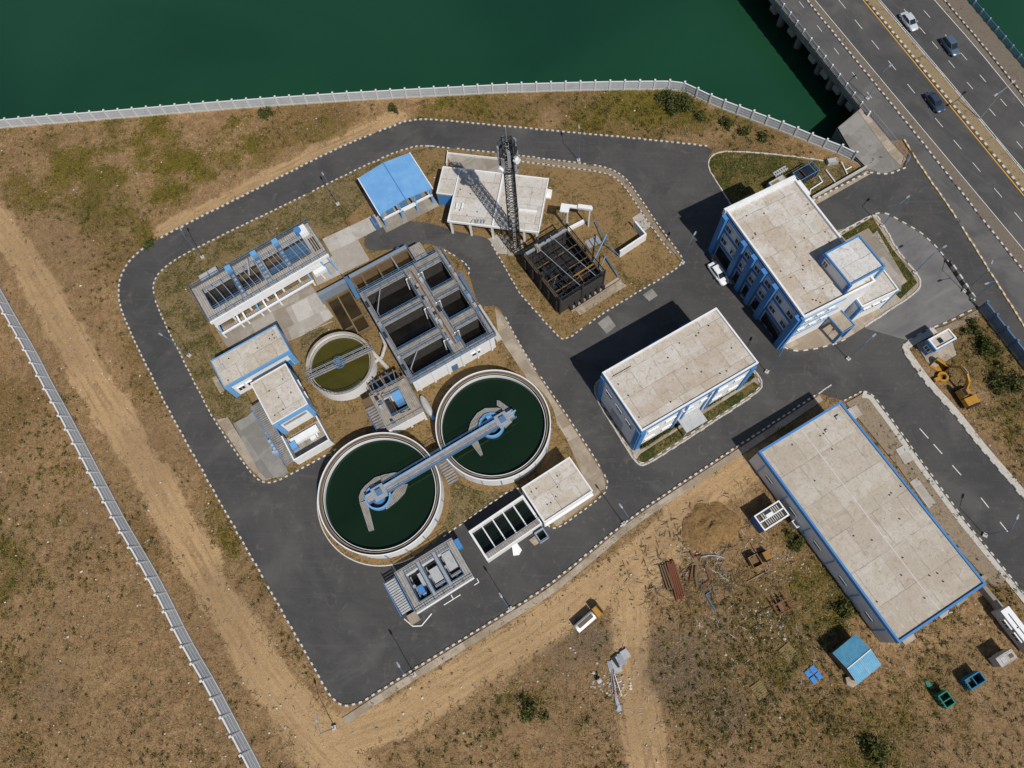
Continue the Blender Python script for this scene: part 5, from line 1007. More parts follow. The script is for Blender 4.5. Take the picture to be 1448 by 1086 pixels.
for x in (.6, L*.35, L*.65): MB().box(fr, x-.1, x+.1, -.6, .6, 0, 2.2*(1-x/L)).o('support', 'rail', t)
DR = [(376,604),(378,609),(380,614),(383,618),(386,622),(384,626),(388,631),(391,636),(394,641),(390,641)]
labs = ['topmost drum beside the blue ramp', 'second blue drum from the top beside the ramp', 'third drum down beside the ramp', 'fourth drum down beside the ramp', 'fifth drum down beside the ramp', 'outermost drum midway along the ramp', 'seventh drum down the row by the ramp', 'eighth drum down the row by the ramp', 'lowest drum touching the ramp rail', 'lowest outer drum of the row by the ramp']
for i, (x, y) in enumerate(DR):
    q = at(x, y); t = thing('drum', ('dark blue ' if i < 5 else 'pale blue ')+labs[i], 'drum', q, 'drums stacked along the ramp'); mm = 'blue' if i < 5 else 'skyblue'
    m = MB(); m.cyl(q, .30, .03, .92, 16); m.ann(q, .29, .325, .3, .34, 16); m.ann(q, .29, .325, .6, .64, 16); m.o('body', mm, t); MB().cyl(q, .25, .921, .95, 14).o('lid', 'tin', t)
# ------------------------------------------------------------------ chlorine contact tank and dosing house
f = FR([(738,690),(806,645),(837,694),(770,740)], 4.6)
rm = roofmat('dosing_roof_concrete', f.ang, 3.6, 3.4, (.56,.535,.49), (.46,.40,.33), 13.)
t, r = shell('dosing_house', 'white dosing house with square tan roof beside the contact tank', 'house', f, 4.4, rm, 'white', 'white', .2, .2)
rspots(t, f, 4.43, 7, 31)
for k in (.25, .55): window(f, 'SE', f.w*k, 1.5, 1.2, 1.2, t)
MB().wbox(f, 'SE', f.w*.75, f.w*.75+1., 0, 2.2, .01, .07).o('door', 'tin', t); MB().wbox(f, 'SE', 0, f.w, 2.9, 3.1, .01, .4).o('canopy', 'white', t)
f = FR([(661,750),(739,702),(768,739),(689,793)], 2.9); h = 2.9
t = thing('contact_tank', 'white rectangular contact tank with four dividers and dark green water', 'tank', f.mid(0)); n = 5; hs = [(.3+k*(f.w-.45)/n, .3+k*(f.w-.45)/n+(f.w-.45)/n-.17, .3, f.d-.85) for k in range(n)]
MB().holes(f, 0, f.w, 0, f.d, hs, -.1, h).o('wall', 'white', t)
MB().box(f, .2, f.w-.2, .2, f.d-.75, .0, 1.2).o('water', 'deepwater', t); MB().box(f, .3, f.w-.2, f.d-.8, f.d-.15, h+.001, h+.08).o('walkway', 'deck2', t); railing([f.p(.3, f.d-.84), f.p(f.w, f.d-.84)], h, t, h=.9, r=.04, mat='steel')
g = FR([(755,754),(768,745),(776,759),(764,767)], 1.9); tt = thing('inlet_chamber', 'small blue grey open topped chamber at the foot of the contact tank', 'chamber', g.mid(0)); MB().ring4(g, .18, -.1, 1.9).o('wall', 'tin', tt); MB().box(g, .18, g.w-.18, .18, g.d-.18, 0, .9).o('water', 'deepwater', tt); MB().ring4(g, .1, 1.901, 2.0, .03).o('rim', 'rail', tt)
MB().prism(W2([(724,773),(731,768),(738,778),(734,785),(726,786)]), 0, .3).o('spilled_lime', 'white', None, label='small white lime heap below the contact tank on the asphalt', category='heap')
MB().prism(W2([(748,764),(756,758),(762,768),(756,772)]), 0, .25).o('step_block', 'apron', None, label='pale step block between the contact tank and the inlet chamber', category='block')
# ------------------------------------------------------------------ sludge unit
f = FR([(561,810),(638,763),(671,815),(588,868)], 2.7); h = 2.7
t = thing('sludge_unit', 'three bay sludge thickening unit with machines in open pits', 'sludge unit', f.mid(0)); n = 3; cw = (f.w-1.5)/3
hs = [(1.1+k*cw, 1.1+k*cw+cw-.55, .9, f.d-1.0) for k in range(3)]; MB().holes(f, .1, f.w-.1, .1, f.d-.1, hs, -.1, h-.2).o('wall', 'white', t); MB().holes(f, 0, f.w, 0, f.d, hs, h-.198, h).o('deck', deckmat('sludge_deck', f.ang, (.36,.345,.32), (.25,.24,.225), .6), t)
for i, x in enumerate(hs):
    MB().box(f, x[0]-.02, x[1]+.02, x[2]-.02, x[3]+.02, .1, .5).o('pit_floor', 'blackwater', t)
    if i == 0: MB().box(f, x[0]+.4, x[1]-.6, x[2]+2.2, x[2]+3.6, .6, 2.4, .1).o('press_housing', 'blue', t); MB().box(f, x[1]-.7, x[1]-.1, x[2]+.7, x[2]+2.6, .6, 2.0).o('hopper', 'tin', t)
    else: MB().box(f, x[0]+.5, x[1]-.2, x[2]+(.2 if i == 2 else 1.2), x[2]+(2.9 if i == 2 else 3.3), .6, 2.45).o('press_cover', 'tin', t); MB().box(f, x[0]+.3, x[1]-.2, x[2]+3.5, x[2]+3.8, .6, 2.5).o('feed_beam', 'steel', t)
    m = MB(); m.tube(f.p(x[0]+.3, x[2]+.4, 1.2), f.p(x[0]+.3, x[3]-.6, 1.6), .1, 6); m.cyl(f.p(x[0]+.3, x[2]+2), .25, .5, 2.2, 10); m.cyl(f.p((x[0]+x[1])/2, x[3]-.8), .3, .5, 1.7, 12); m.o('pump', 'steel', t)
    railing([f.p(x[0], x[2]), f.p(x[1], x[2]), f.p(x[1], x[3]), f.p(x[0], x[3])], h, t, h=.95, r=.04, mat='rail', closed=True)
for i in (0, 1): a = hs[i][1]+.27; MB().box(f, a-.22, a+.22, .2, f.d-.2, h+.001, h+.12).o('crane_beam', 'steel', t)
railing([f.p(0, 0), f.p(f.w, 0), f.p(f.w, f.d), f.p(0, f.d)], h, t, h=1., r=.045, mat='steel', closed=True); MB().box(f, 0, f.w, f.d+.01, f.d+.2, h-.4, h+.03).o('edge_beam', 'white', t)
MB().box(f, f.w+.05, f.w+.8, .3, 1.8, 1.2, 2.6).o('control_box', 'blue', t)
m = MB()
for k in range(14): z = h-.15-k*.09; m.box(f, -2.1, -.5, .4+k*.36, .4+k*.36+.27, z-.08, z)
m.o('stair_tread', 'tin', t)
for a in (-2.2, -.45): MB().box(f, a, a+.1, .2, 5.6, h-.9, h-.05).o('stair_stringer', 'blue', t)
MB().box(f, -1.7, -.2, 5.8, 7.2, 0, 1.2).o('landing', 'apron', t)
m = MB(); m.path([f.p(-2.3, 5.8, .12), f.p(-1.7, f.d+1.0, .12), f.p(-.6, f.d+1.6, .12), f.p(1.5, f.d+.9, .12)], .09, 6)
m.o('kerb_rail', 'white', None, label='white bent kerb rail curving round the corner of the sludge unit', category='rail')
m = MB(); m.path([f.p(3.6, f.d+.8, .1), f.p(6.4, f.d+.8, .1)], .07, 6); m.path([f.p(5.2, f.d+.1, .1), f.p(5.2, f.d+.8, .1)], .07, 6); m.path([f.p(9.6, f.d+.1, .1), f.p(9.6, f.d+.7, .1), f.p(8.8, f.d+.7, .1)], .07, 6)
m.o('drain_pipe', 'white', None, label='thin white drain pipes lying along the front of the sludge unit', category='pipes')
# ------------------------------------------------------------------ vehicles (local axes: x forward, y left)
def head(p, q): a, b = at(*p), at(*q); d = b-a; return (a+b)/2, math.atan2(d.y, d.x), d.length
def sec(x, w, z0, z1, r=.86): return [Vector(v) for v in ((x, -w*.9, z0), (x, -w, z0+.2*(z1-z0)), (x, -w*.99, z0+.72*(z1-z0)), (x, -w*r, z1), (x, w*r, z1), (x, w*.99, z0+.72*(z1-z0)), (x, w, z0+.2*(z1-z0)), (x, w*.9, z0))]
def wheel(t, x, y, r=.32, w=.22, tyre='black', rim='steel'):
    m = MB(); m.tube((x, y-w/2, r), (x, y+w/2, r), r, 18); q = m.o('wheel', tyre, t, local=True, smooth=True); s = 1 if y > 0 else -1
    MB().tube((x, y+s*w/2, r), (x, y+s*(w/2+.015), r), r*.62, 14).o('rim', rim, q, local=True)
def car(p, q, label, paintm, suv=False, cat='car'):
    c, a, L = head(p, q); t = thing('parked_car' if 'parked' in label else 'car', label, cat, (c.x, c.y, CZ), None, a); k = 4.55/4.6; W = .90; zb = .98 if suv else .90; zr = 1.66 if suv else 1.44
    S = [(-2.26, .62, .42, .70), (-2.16, .80, .30, .86), (-1.75, .88, .26, zb), (-.9, .90, .24, zb+.02), (.4, .90, .24, zb), (1.1, .89, .24, zb-.04), (1.7, .86, .26, zb-.14), (2.12, .78, .30, .70), (2.28, .58, .40, .60)]
    MB().loft([sec(*x) for x in S]).o('body', paintm, t, local=True, smooth=True)
    e = -1.95 if suv else -1.62
    G = [(e, .66, zb-.05, zb+.06, .95), (e+.5, .76, zb-.05, zr-.04, .80), (-.2, .78, zb-.05, zr, .80), (.35, .77, zb-.05, zr-.04, .79), (1.12, .70, zb-.06, zb, .95)]
    MB().loft([sec(*x) for x in G]).o('window_glass', 'glass', t, local=True, smooth=True)
    R = [(e+.42, .655, zr-.06, zr-.005, .9), (-.2, .665, zr-.03, zr+.035, .9), (.42, .645, zr-.08, zr-.02, .9)]
    MB().loft([sec(*x) for x in R]).o('roof', paintm, t, local=True, smooth=True)
    m = MB()
    for s in (-1, 1): m.tube((.40, s*.62, zr-.03), (1.10, s*.66, zb+.0), .045, 5); m.tube((e+.45, s*.64, zr-.03), (e+.02, s*.66, zb+.05), .05, 5); m.tube((-.45, s*.70, zr-.04), (-.45, s*.80, zb), .035, 5)
    m.o('pillar', paintm, t, local=True)
    for s in (-1, 1):
        wheel(t, 1.38, s*.80); wheel(t, -1.36, s*.80)
        MB().box(ID, 2.02, 2.2, s*.58-.16, s*.58+.16, .58, .70).o('headlight', 'chrome', t, local=True); MB().box(ID, -2.25, -2.1, s*.62-.16, s*.62+.16, .66, .80).o('tail_light', 'redlamp', t, local=True)
        MB().box(ID, .78, .95, s*.98-.11, s*.98+.11, zb, zb+.14).o('mirror', paintm, t, local=True)
    return t
CZ = .03
car((1272,19),(1295,49), 'silver white saloon car driving beside the sandy median', 'silvercar'); car((1331,55),(1352,83), 'blue grey hatchback car in the middle lane of the highway', 'bluecar', True); car((1309,134),(1330,162), 'dark blue car with black glass in the lane left of the median', 'darkcar')
CZ = .012
car((1004,374),(1026,404), 'white car parked in the road beside the office block', 'whitecar')
def lb(t, name, mat, fr=ID, *bx, **k):
    m = MB()
    for b in bx: m.box(fr, *b)
    return m.o(name, mat, t, local=True, **k)
# tanker
c, a, L = head((816, 889), (848, 861)); t = thing('tanker_truck', 'small tanker truck with yellow cab and white tank on bare earth', 'truck', (*c.xy, -.1), None, a); t.scale = (.8, .8, .8)
lb(t, 'chassis', 'dark', ID, (-2.9, 2.6, -.45, .45, .55, .75)); m = MB(); m.tube((-2.9, 0, 1.5), (1.1, 0, 1.5), .82, 20); m.o('tank', 'whitecar', t, local=True, smooth=True)
for x in (-2.9, 1.1): m = MB(); m.tube((x-.04, 0, 1.5), (x+.04, 0, 1.5), .86, 20); m.o('tank_band', 'tin', t, local=True)
lb(t, 'catwalk', 'brownwall', ID, (-2.4, .8, -.3, .3, 2.3, 2.36)); m = MB(); m.loft([sec(1.35, .95, .6, 2.2, .9), sec(2.3, .95, .6, 2.25, .88), sec(2.75, .93, .6, 1.5, .95), sec(2.95, .9, .6, 1.3, .95)]); m.o('cab', 'yellow', t, local=True)
m = MB(); m.hexa([(2.36, -.75, 2.16), (2.72, -.75, 1.58), (2.72, .75, 1.58), (2.36, .75, 2.16)], [(2.40, -.75, 2.2), (2.78, -.75, 1.6), (2.78, .75, 1.6), (2.40, .75, 2.2)]); m.o('windscreen', 'glass', t, local=True)
for s in (-1, 1):
    for x in (2.2, -1.2, -2.2): wheel(t, x, s*.82, .48, .28)
    lb(t, 'mirror', 'black', ID, (2.5, 2.6, s*1.05-.1, s*1.05+.1, 1.5, 1.9))
# tracked excavator
c = at(1361, 562); a = math.radians(112); t = thing('excavator', 'yellow tracked excavator with raised bent boom near the gate booth', 'excavator', (*c.xy, -.1), None, a); t.scale = (.82, .82, .82)
for s in (-1, 1):
    m = MB(); pr = [(-1.7, .1), (-1.95, .45), (-1.7, .8), (1.7, .8), (1.95, .45), (1.7, .1)]; m.loft([[Vector((x, s*1.05+o, z)) for x, z in pr] for o in (-.28, .28)]); k = m.o('track', 'black', t, local=True)
    for x in (-1.5, 1.5): MB().tube((x, s*1.05-.3, .45), (x, s*1.05+.3, .45), .3, 12).o('sprocket', 'dark', k, local=True)
m = MB(); m.cyl((0, 0), .8, .8, 1.0, 20); m.o('turntable', 'dark', t, local=True); lb(t, 'platform', 'yellow', ID, (-2.0, 1.4, -1.3, 1.3, 1.0, 1.25)); lb(t, 'engine_cover', 'yellow', ID, (-2.1, -.5, -1.3, 1.3, 1.25, 2.1, .06)); lb(t, 'counterweight', 'dark', ID, (-2.5, -2.1, -1.2, 1.2, 1.0, 1.9, .05))
lb(t, 'cab', 'yellow', ID, (-.3, 1.35, .3, 1.28, 1.25, 2.75, .08)); lb(t, 'cab_window', 'glass', ID, (-.2, 1.2, .42, 1.16, 2.745, 2.79), (1.27, 1.36, .45, 1.15, 1.8, 2.6))
def arm(nm, pts, w, hts, mat='yellow'):
    m = MB()
    for (p, q), (h0, h1) in zip(zip(pts, pts[1:]), zip(hts, hts[1:])):
        d = Vector((q[0]-p[0], 0, q[1]-p[1])).normalized(); n = Vector((-d.z, 0, d.x)); P = Vector((p[0], -.35, p[1])); Q = Vector((q[0], -.35, q[1])); y = Vector((0, w/2, 0))
        m.hexa([P-n*h0-y, Q-n*h1-y, Q-n*h1+y, P-n*h0+y], [P+n*h0-y, Q+n*h1-y, Q+n*h1+y, P+n*h0+y])
    return m.o(nm, mat, t, local=True)
arm('boom', [(.8, 1.4), (2.0, 3.6), (3.4, 4.4), (4.9, 4.2)], .36, [.25, .38, .34, .2]); arm('stick', [(4.8, 4.3), (6.0, 1.6)], .30, [.26, .16]); arm('boom_cylinder', [(1.2, 1.3), (2.6, 3.6)], .14, [.08, .08], 'steel'); arm('stick_cylinder', [(3.2, 4.9), (4.7, 4.75)], .14, [.08, .08], 'steel')
m = MB(); pr = [(0, .2), (.35, -.1), (.4, -.6), (.1, -.95), (-.4, -1.0)]
for p, q in zip(pr, pr[1:]): m.hexa([(6.0+p[0], -.8, 1.4+p[1]), (6.0+q[0], -.8, 1.4+q[1]), (6.0+q[0], .1, 1.4+q[1]), (6.0+p[0], .1, 1.4+p[1])], [(6.05+p[0], -.8, 1.44+p[1]), (6.05+q[0], -.8, 1.44+q[1]), (6.05+q[0], .1, 1.44+q[1]), (6.05+p[0], .1, 1.44+p[1])])
m.o('bucket', 'dark', t, local=True)
# loose yellow attachments
c = at(1327, 519); t = thing('loader_bucket', 'yellow open loader bucket lying between the booth and the excavator', 'bucket', (*c.xy, -.1), None, .9); m = MB(); pr = [(-.7, .05), (.5, .05), (.85, .35), (.85, 1.0), (.5, 1.35), (.0, 1.4)]
for p, q in zip(pr, pr[1:]):
    m.hexa([(p[0], -1.1, p[1]), (q[0], -1.1, q[1]), (q[0], 1.1, q[1]), (p[0], 1.1, p[1])], [(p[0]*.93, -1.1, p[1]+.07), (q[0]*.93, -1.1, q[1]+.07), (q[0]*.93, 1.1, q[1]+.07), (p[0]*.93, 1.1, p[1]+.07)])
m.o('shell', 'yellow', t, local=True)
for s in (-1, 1): m = MB(); m.loft([[Vector((x, s*1.1+o, z)) for x, z in pr] for o in (-.03, .03)]); m.o('side_plate', 'yellow', t, local=True)
c = at(1332, 534); t = thing('hydraulic_breaker', 'yellow ring shaped hydraulic attachment lying next to the loader bucket', 'attachment', (*c.xy, -.1), None, .4); m = MB(); m.ann((0, 0), .5, .85, .1, .55, 24); m.o('ring', 'yellow', t, local=True); lb(t, 'bracket', 'yellow', ID, (-1.5, -.6, -.3, .3, .1, .6)); lb(t, 'teeth', 'dark', ID, (.8, 1.6, -.5, -.35, .1, .3), (.8, 1.7, .0, .15, .1, .3), (.8, 1.5, .4, .55, .1, .3))
# site dumper
c, a, L = head((1062, 796), (1084, 785)); t = thing('site_dumper', 'small orange site dumper with a dark open skip on the yard', 'dumper', (*c.xy, -.12), None, a)
lb(t, 'chassis', 'dark', ID, (-1.5, 1.5, -.6, .6, .45, .7)); lb(t, 'engine_cover', 'orange', ID, (.35, 1.5, -.65, .65, .7, 1.35, .08)); lb(t, 'seat', 'black', ID, (-.1, .3, -.3, .3, .7, 1.1))
m = MB(); m.ring4(RF((0, 0), 0), .08, .75, 1.45, 0, -1.7, -.85, -.2, .85); m.o('skip', 'orange', t, local=True); lb(t, 'skip_floor', 'brownwall', ID, (-1.62, -.28, -.77, .77, .72, .8))
m = MB(); m.path([(.25, -.6, .7), (.25, -.6, 2.1), (.25, .6, 2.1), (.25, .6, .7)], .05, 6); m.o('roll_bar', 'dark', t, local=True)
for s in (-1, 1):
    for x in (-.95, 1.0): wheel(t, x, s*.72, .42, .3)
# ------------------------------------------------------------------ cabins, boxes and stores in the yard
f = FR([(1067,730),(1101,707),(1116,728),(1081,751)], 2.6); t = thing('portable_cabin', 'portable cabin with white framed slatted roof and deep blue end wall', 'cabin', f.mid(0)); h = 2.6
MB().box(f, .05, f.w-.05, .05, f.d-.05, -.1, h-.2).o('wall', 'apron', t); MB().wbox(f, 'SW', .0, f.d, .0, h-.02, -.04, .05).o('end_wall', 'deepblue', t); MB().wbox(f, 'SE', .1, f.w-.1, h-1.2, h-.05, -.04, .06).o('side_panel', 'white', t)
MB().box(f, .0, f.w, .0, f.d, h-.199, h-.05).o('roof', 'dark', t); MB().ring4(f, .2, h-.049, h+.05, .03).o('roof_frame', 'white', t); MB().box(f, .2, f.w-.2, f.d*.5-.1, f.d*.5+.1, h-.049, h+.049).o('roof_rib', 'white', t); MB().box(f, f.w*.33, f.w*.58, f.d*.3, f.d*.52, h-.048, h+.06).o('roof_panel', 'white', t)
m = MB()
for k in range(9): m.box(f, .9+k*(f.w-1.4)/9, .9+k*(f.w-1.4)/9+.13, f.d*.56, f.d-.3, h-.048, h+.02)
for k in (5, 6, 7, 8, 0, 1): m.box(f, .9+k*(f.w-1.4)/9, .9+k*(f.w-1.4)/9+.15, .3, f.d*.44, h-.048, h+.02)
m.o('roof_slat', 'curbstone', t); MB().box(f, .3, .55, .3, f.d-.3, h-.048, h+.03).o('roof_slat', 'brownwall', t)
f = FR([(1120,737),(1125.5,733.5),(1132.5,743),(1127,747)], 1.5); t = thing('utility_box', 'small white topped utility box against the warehouse wall', 'box', f.mid(0)); MB().box(f, 0, f.w, 0, f.d, -.1, 1.4).o('cabinet', 'tin', t); MB().box(f, .1, f.w*.6, .1, f.d-.25, 1.4, 1.46).o('grille', 'dark', t); MB().ring4(f, .12, 1.401, 1.5, .03).o('rim', 'white', t)
f = FR([(1179.5,924),(1210,894.5),(1246,940),(1213,969)], 2.7); h = 2.6; t = thing('blue_shack', 'small shack under a bright blue corrugated gable roof', 'shack', f.mid(0)); MB().box(f, .3, f.w-.3, .3, f.d-.3, -.1, h-.1).o('wall', 'brownwall', t); am = f.d*.5; rz = h+.7
sm = NT('sheet_blue_roof'); p = sm.map(sm.pos(), -f.ang); wv = sm.n('TexWave'); wv.bands_direction = 'X'; sm.set(wv, 'Vector', p); wv.inputs['Scale'].default_value = 1.2; cl = sm.mix(sm.ramp(sm.noise(p, .9, 5, .65, 1), .35, .7), (.075, .25, .40), (.115, .33, .47)); cl = sm.mix(sm.ramp(wv.outputs['Fac'], 0, .3, .5, 0), cl, (.03, .16, .32)); cl = sm.mix(sm.ramp(sm.noise(p, 1.4, 4, .7, 2), .66, .74, 0, .8), cl, (.15, .09, .05)); sm.bump(wv.outputs['Fac'], .3, .05); MT['shackroof'] = sm.done(cl, .5)
for b0_, b1, z0, z1 in ((0, am, h, rz), (am, f.d, rz, h)): MB().hexa([f.p(0, b0_, z0-.05), f.p(f.w, b0_, z0-.05), f.p(f.w, b1, z1-.05), f.p(0, b1, z1-.05)], [f.p(0, b0_, z0), f.p(f.w, b0_, z0), f.p(f.w, b1, z1), f.p(0, b1, z1)]).o('roof_slope', 'shackroof', t)
MB().tube(f.p(0, am, rz+.02), f.p(f.w, am, rz+.02), .07, 6).o('ridge_cap', 'white', t); MB().tube(f.p(f.w*.5, am, rz+.02), f.p(f.w*.52, f.d, h+.03), .05, 6).o('seam_cap', 'tin', t); MB().prism(W2([(1194,958),(1203,955),(1211,967),(1204,972),(1196,968)]), -.1, .5).o('sand_bag', 'apron', None, label='pale heap of cement bags at the corner of the blue shack', category='heap')
f = FR([(1137,950.5),(1151,939.7),(1165,958),(1150,970)], .1)
for i, (a, b) in enumerate(((0, 0), (1, 0), (0, 1), (1, 1))): MB().box(f, a*f.w/2+.05+.1*b, a*f.w/2+f.w/2-.08, b*f.d/2+.05-.06*a, b*f.d/2+f.d/2-.1, -.12, .06+.03*i).o('blue_sheet', 'tarp', None, label='bright blue sheet '+['at the west corner', 'at the north corner', 'at the south corner', 'at the east corner'][i]+' of the sheets laid on the grass', category='sheet', group='blue sheets laid on the grass')
for q, lab in (([(1102,920.5),(1114,907),(1127,923.6),(1113,937)], 'upper yellowish wooden pallet lying on the grass near the rusty frame'), ([(1062,972),(1075,960.5),(1086,979.5),(1073,992)], 'lower yellowish wooden pallet lying alone on the dry grass')):
    f = FR(q, .1); t = thing('pallet', lab, 'pallet', f.mid(-.1), 'yellowish pallets on the grass'); m = MB()
    for k in range(7): b = k*(f.d-.22)/6; m.box(f, 0, f.w, b, b+.24, .08, .13)
    m.o('boards', 'wood', t); m = MB()
    for k in range(3): a = k*(f.w-.2)/2; m.box(f, a, a+.2, 0, f.d, -.12, .079)
    m.o('bearers', 'brownwall', t); MB().box(f, f.w*.48, f.w*.52, 0, f.d, .131, .16).o('joint_board', 'brownwall', t)
for q, lab, mt, sp in (([(1365,962),(1385,948.6),(1395,962.4),(1374,976)], 'blue open topped skip with two bays near the frame edge', 'teal', .42), ([(1325.6,984),(1340,977),(1351.6,994),(1340,1002)], 'green open topped skip with two bays below the blue skip', 'green', .5)):
    f = FR(q, 1.5); t = thing('skip', lab, 'skip', f.mid(0)); MB().ring4(f, .07, .1, 1.4).o('side', mt, t); MB().ring4(f, .16, 1.401, 1.5, .04).o('rim', mt, t); MB().box(f, .07, f.w-.07, .07, f.d-.07, -.05, .15).o('floor', 'black', t); MB().box(f, .17, f.w-.17, f.d*.5, f.d*.5+.12, .15, 1.45).o('divider', mt, t) if mt == 'green' else MB().box(f, f.w*sp, f.w*sp+.12, .17, f.d-.17, .15, 1.45).o('divider', mt, t)
    MB().box(f, .3, 1.1, .3, 1.0, .15, .7).o('load', 'brownwall', t)
    for b in (.3, f.d*.5, f.d-.4): MB().box(f, -.14, -.01, b, b+.12, 0, 1.38).o('side_rib', mt, t)
m = MB(); P = [at(x, y) for x, y in ((1307,962),(1313,963),(1321,972),(1317,975),(1310,970))]; m.prism([p.xy for p in P], -.15, .12); m.o('tarp', 'green', None, label='crumpled green tarpaulin scrap on the grass beside the green skip', category='tarpaulin')
f = FR([(1408.4,930.7),(1430,917),(1439,929.7),(1417,945.5)], 2.2); t = thing('storage_box', 'grey white storage box with patched top near the blue skip', 'box', f.mid(0)); MB().box(f, .05, f.w-.05, .05, f.d-.05, .3, 2.1).o('wall', 'tin', t); MB().box(f, 0, f.w, 0, f.d, 2.101, 2.2).o('roof', roofmat('storage_box_roof', f.ang, 1.2, 1.2, (.50,.49,.48), (.36,.33,.30), 17.), t); MB().box(f, f.w*.66, f.w*.88, f.d*.35, f.d*.7, 2.201, 2.26).o('roof_hatch', 'brownwall', t); MB().box(f, f.w*.2, f.w*.45, f.d*.2, f.d*.75, 2.201, 2.23).o('roof_patch', 'tin', t)
for a in (.4, f.w-.4):
    for b in (.15, f.d-.15): MB().tube(f.p(a, b-.12, .2), f.p(a, b+.12, .2), .34, 12).o('wheel', 'black', t)
f = FR([(1416.5,864),(1426,856.5),(1474,917),(1462,927)], 2.8); t = thing('site_trailer', 'long white site trailer cut by the right edge of the photo', 'trailer', f.mid(0)); MB().box(f, .05, f.w-.05, .05, f.d-.05, .35, 2.7).o('wall', 'tin', t); MB().box(f, 0, f.w, 0, f.d, 2.701, 2.8).o('roof', 'whitecar', t)
m = MB()
for k in (.12, .45): m.box(f, f.w*.42, f.w*.5, f.d*k, f.d*k+1.9, 2.801, 2.86); m.box(f, f.w*.25, f.w*.5, f.d*k+1.9, f.d*k+2.0, 2.801, 2.86)
m.o('roof_conduit', 'dark', t); window(f, 'SW', f.d*.3, 1.3, 1.2, .9, t); window(f, 'SW', f.d*.6, 1.3, 1.2, .9, t)
for b in (f.d*.2, f.d*.75): MB().tube(f.p(.1, b, .3), f.p(f.w-.1, b, .3), .42, 14).o('axle_wheel', 'black', t)
p, q = at(1384, 829), at(1414, 866); d = q-p; fr = RF(p, math.atan2(d.y, d.x)); m = MB(); m.box(fr, 0, d.length, -.35, .35, -.1, 1.3, .05); m.o('low_wall', 'pad', None, label='low grey wall running from the warehouse corner to the white trailer', category='wall')
# ------------------------------------------------------------------ pipes, sand, scrap
def rods(a0, a1, b0_, b1, n, name, lab, group, r, mat, zs=2):
    for i in range(n):
        k = (i % max(1, (n+1)//zs))/max(1, (n+1)//zs-1); z = r+(-.12)+1.75*r*(i//max(1, (n+1)//zs)); j = rnd.uniform(-.2, .2)
        p = at(*a0).lerp(at(*a1), k); q = at(*b0_).lerp(at(*b1), k); d = (q-p).normalized(); m = MB(); m.tube((*(p+d*j).xy, z), (*(q+d*j).xy, z), r, 10); o = m.o(name, mat, None, label=lab, category='pipe', group=group)
rods((943,796), (952,794), (957,849), (968,844), 10, 'steel_pipe', 'rusty red steel pipe in the large stack beside the dirt track', 'rusty pipes in the large stack', .13, 'rust'); rods((933,800), (939,797), (944,833), (951,831), 6, 'steel_pipe', 'rusty brown steel pipe in the smaller stack beside the large stack', 'rusty pipes in the smaller stack', .13, 'brownwall')
for i, (P, r, mt, lab) in enumerate((([(979,800),(975,823)], .12, 'rust', 'short dark rusty bar lying left of the scrap coil'), ([(984,801),(983,815),(986,830)], .22, 'brownwall', 'thick bent brown scrap pipe below the sand pile'), ([(997,801),(1002,815),(1004,822),(994,826),(999,830)], .13, 'rust', 'bent red scrap rods to the right of the scrap pipe'), ([(976,780),(981,788),(990,786)], .16, 'rust', 'hooked rusty bracket just below the sand pile'), ([(965,818),(980,795)], .06, 'twig', 'thin dark rod pointing at the large pipe stack'), ([(991,788),(1003,785),(1016,786),(1025,789)], .09, 'steel', 'pale grey bent conduit under the sand pile'), ([(1001,830),(1005,836),(998,841),(1004,851),(1012,864)], .09, 'rail', 'blue grey bent conduit at the foot of the scrap'), ([(1056,823),(1088,806),(1084,803)], .06, 'apron', 'thin pale stick left of the rusty frame'), ([(1058,876),(1090,858)], .06, 'brownwall', 'thin brown rod beside the white rubble'))):
    m = MB(); m.path([at(x, y, .08) for x, y in P], r, 7); m.o('scrap_pipe', mt, None, label=lab, category='scrap')
f = FR([(1088.5,848),(1109,842),(1120,859),(1102,874)], .7); t = thing('rusty_frame', 'rusty slatted steel frame standing in the yard beside rubble', 'frame', f.mid(0)); m = MB()
for a in (0, f.w*.3, f.w*.62, f.w-.16): m.box(f, a, a+.16, 0, f.d, .5, .66)
m.o('long_bar', 'rust', t); MB().box(f, 0, f.w, f.d*.3, f.d*.3+.16, .661, .78).o('cross_bar', 'brownwall', t); MB().box(f, 0, f.w, f.d-.2, f.d-.04, .661, .78).o('cross_bar', 'rust', t); MB().box(f, f.w*.32, f.w*.6, f.d*.35, f.d*.8, .5, .63).o('sheet', 'brownwall', t)
for a in (.05, f.w-.2):
    for b in (.05, f.d-.2): MB().box(f, a, a+.12, b, b+.12, -.12, .499).o('leg', 'rust', t)
x_ = lambda u, a, R: cc.x+R*u*math.cos(a)
y_ = lambda u, a, R: cc.y+R*u*math.sin(a)
cc = at(1004, 744); n = 72; K = 26; vs = []; fs = []
for k in range(K+1):
    for i in range(n):
        a = 2*math.pi*i/n; R = 3.9*(1+.16*math.sin(2*a+.6)+.07*math.sin(3*a+2)+.04*math.sin(7*a)); u = k/K; z = .85*(1-u**2.2)*(1+.25*math.sin(a*1+2.2))*(.55+.9*float(fbm(np.array([x_(u, a, R)]), np.array([y_(u, a, R)]), 3.2, 91)[0]))
        x, y = cc.x+R*u*math.cos(a), cc.y+R*u*math.sin(a); g = abs(math.sin(a*6+2.5*math.sin(3*u+2*a)))*.16*min(1, u*1.6)*(1-u); z += (float(fbm(np.array([x]), np.array([y]), 1.6, 77)[0])-.5)*1.3*(1-u*.7)-g-.14
        vs.append((x, y, z))
for k in range(K):
    for i in range(n): j = (i+1) % n; fs.append((k*n+i, k*n+j, (k+1)*n+j, (k+1)*n+i))
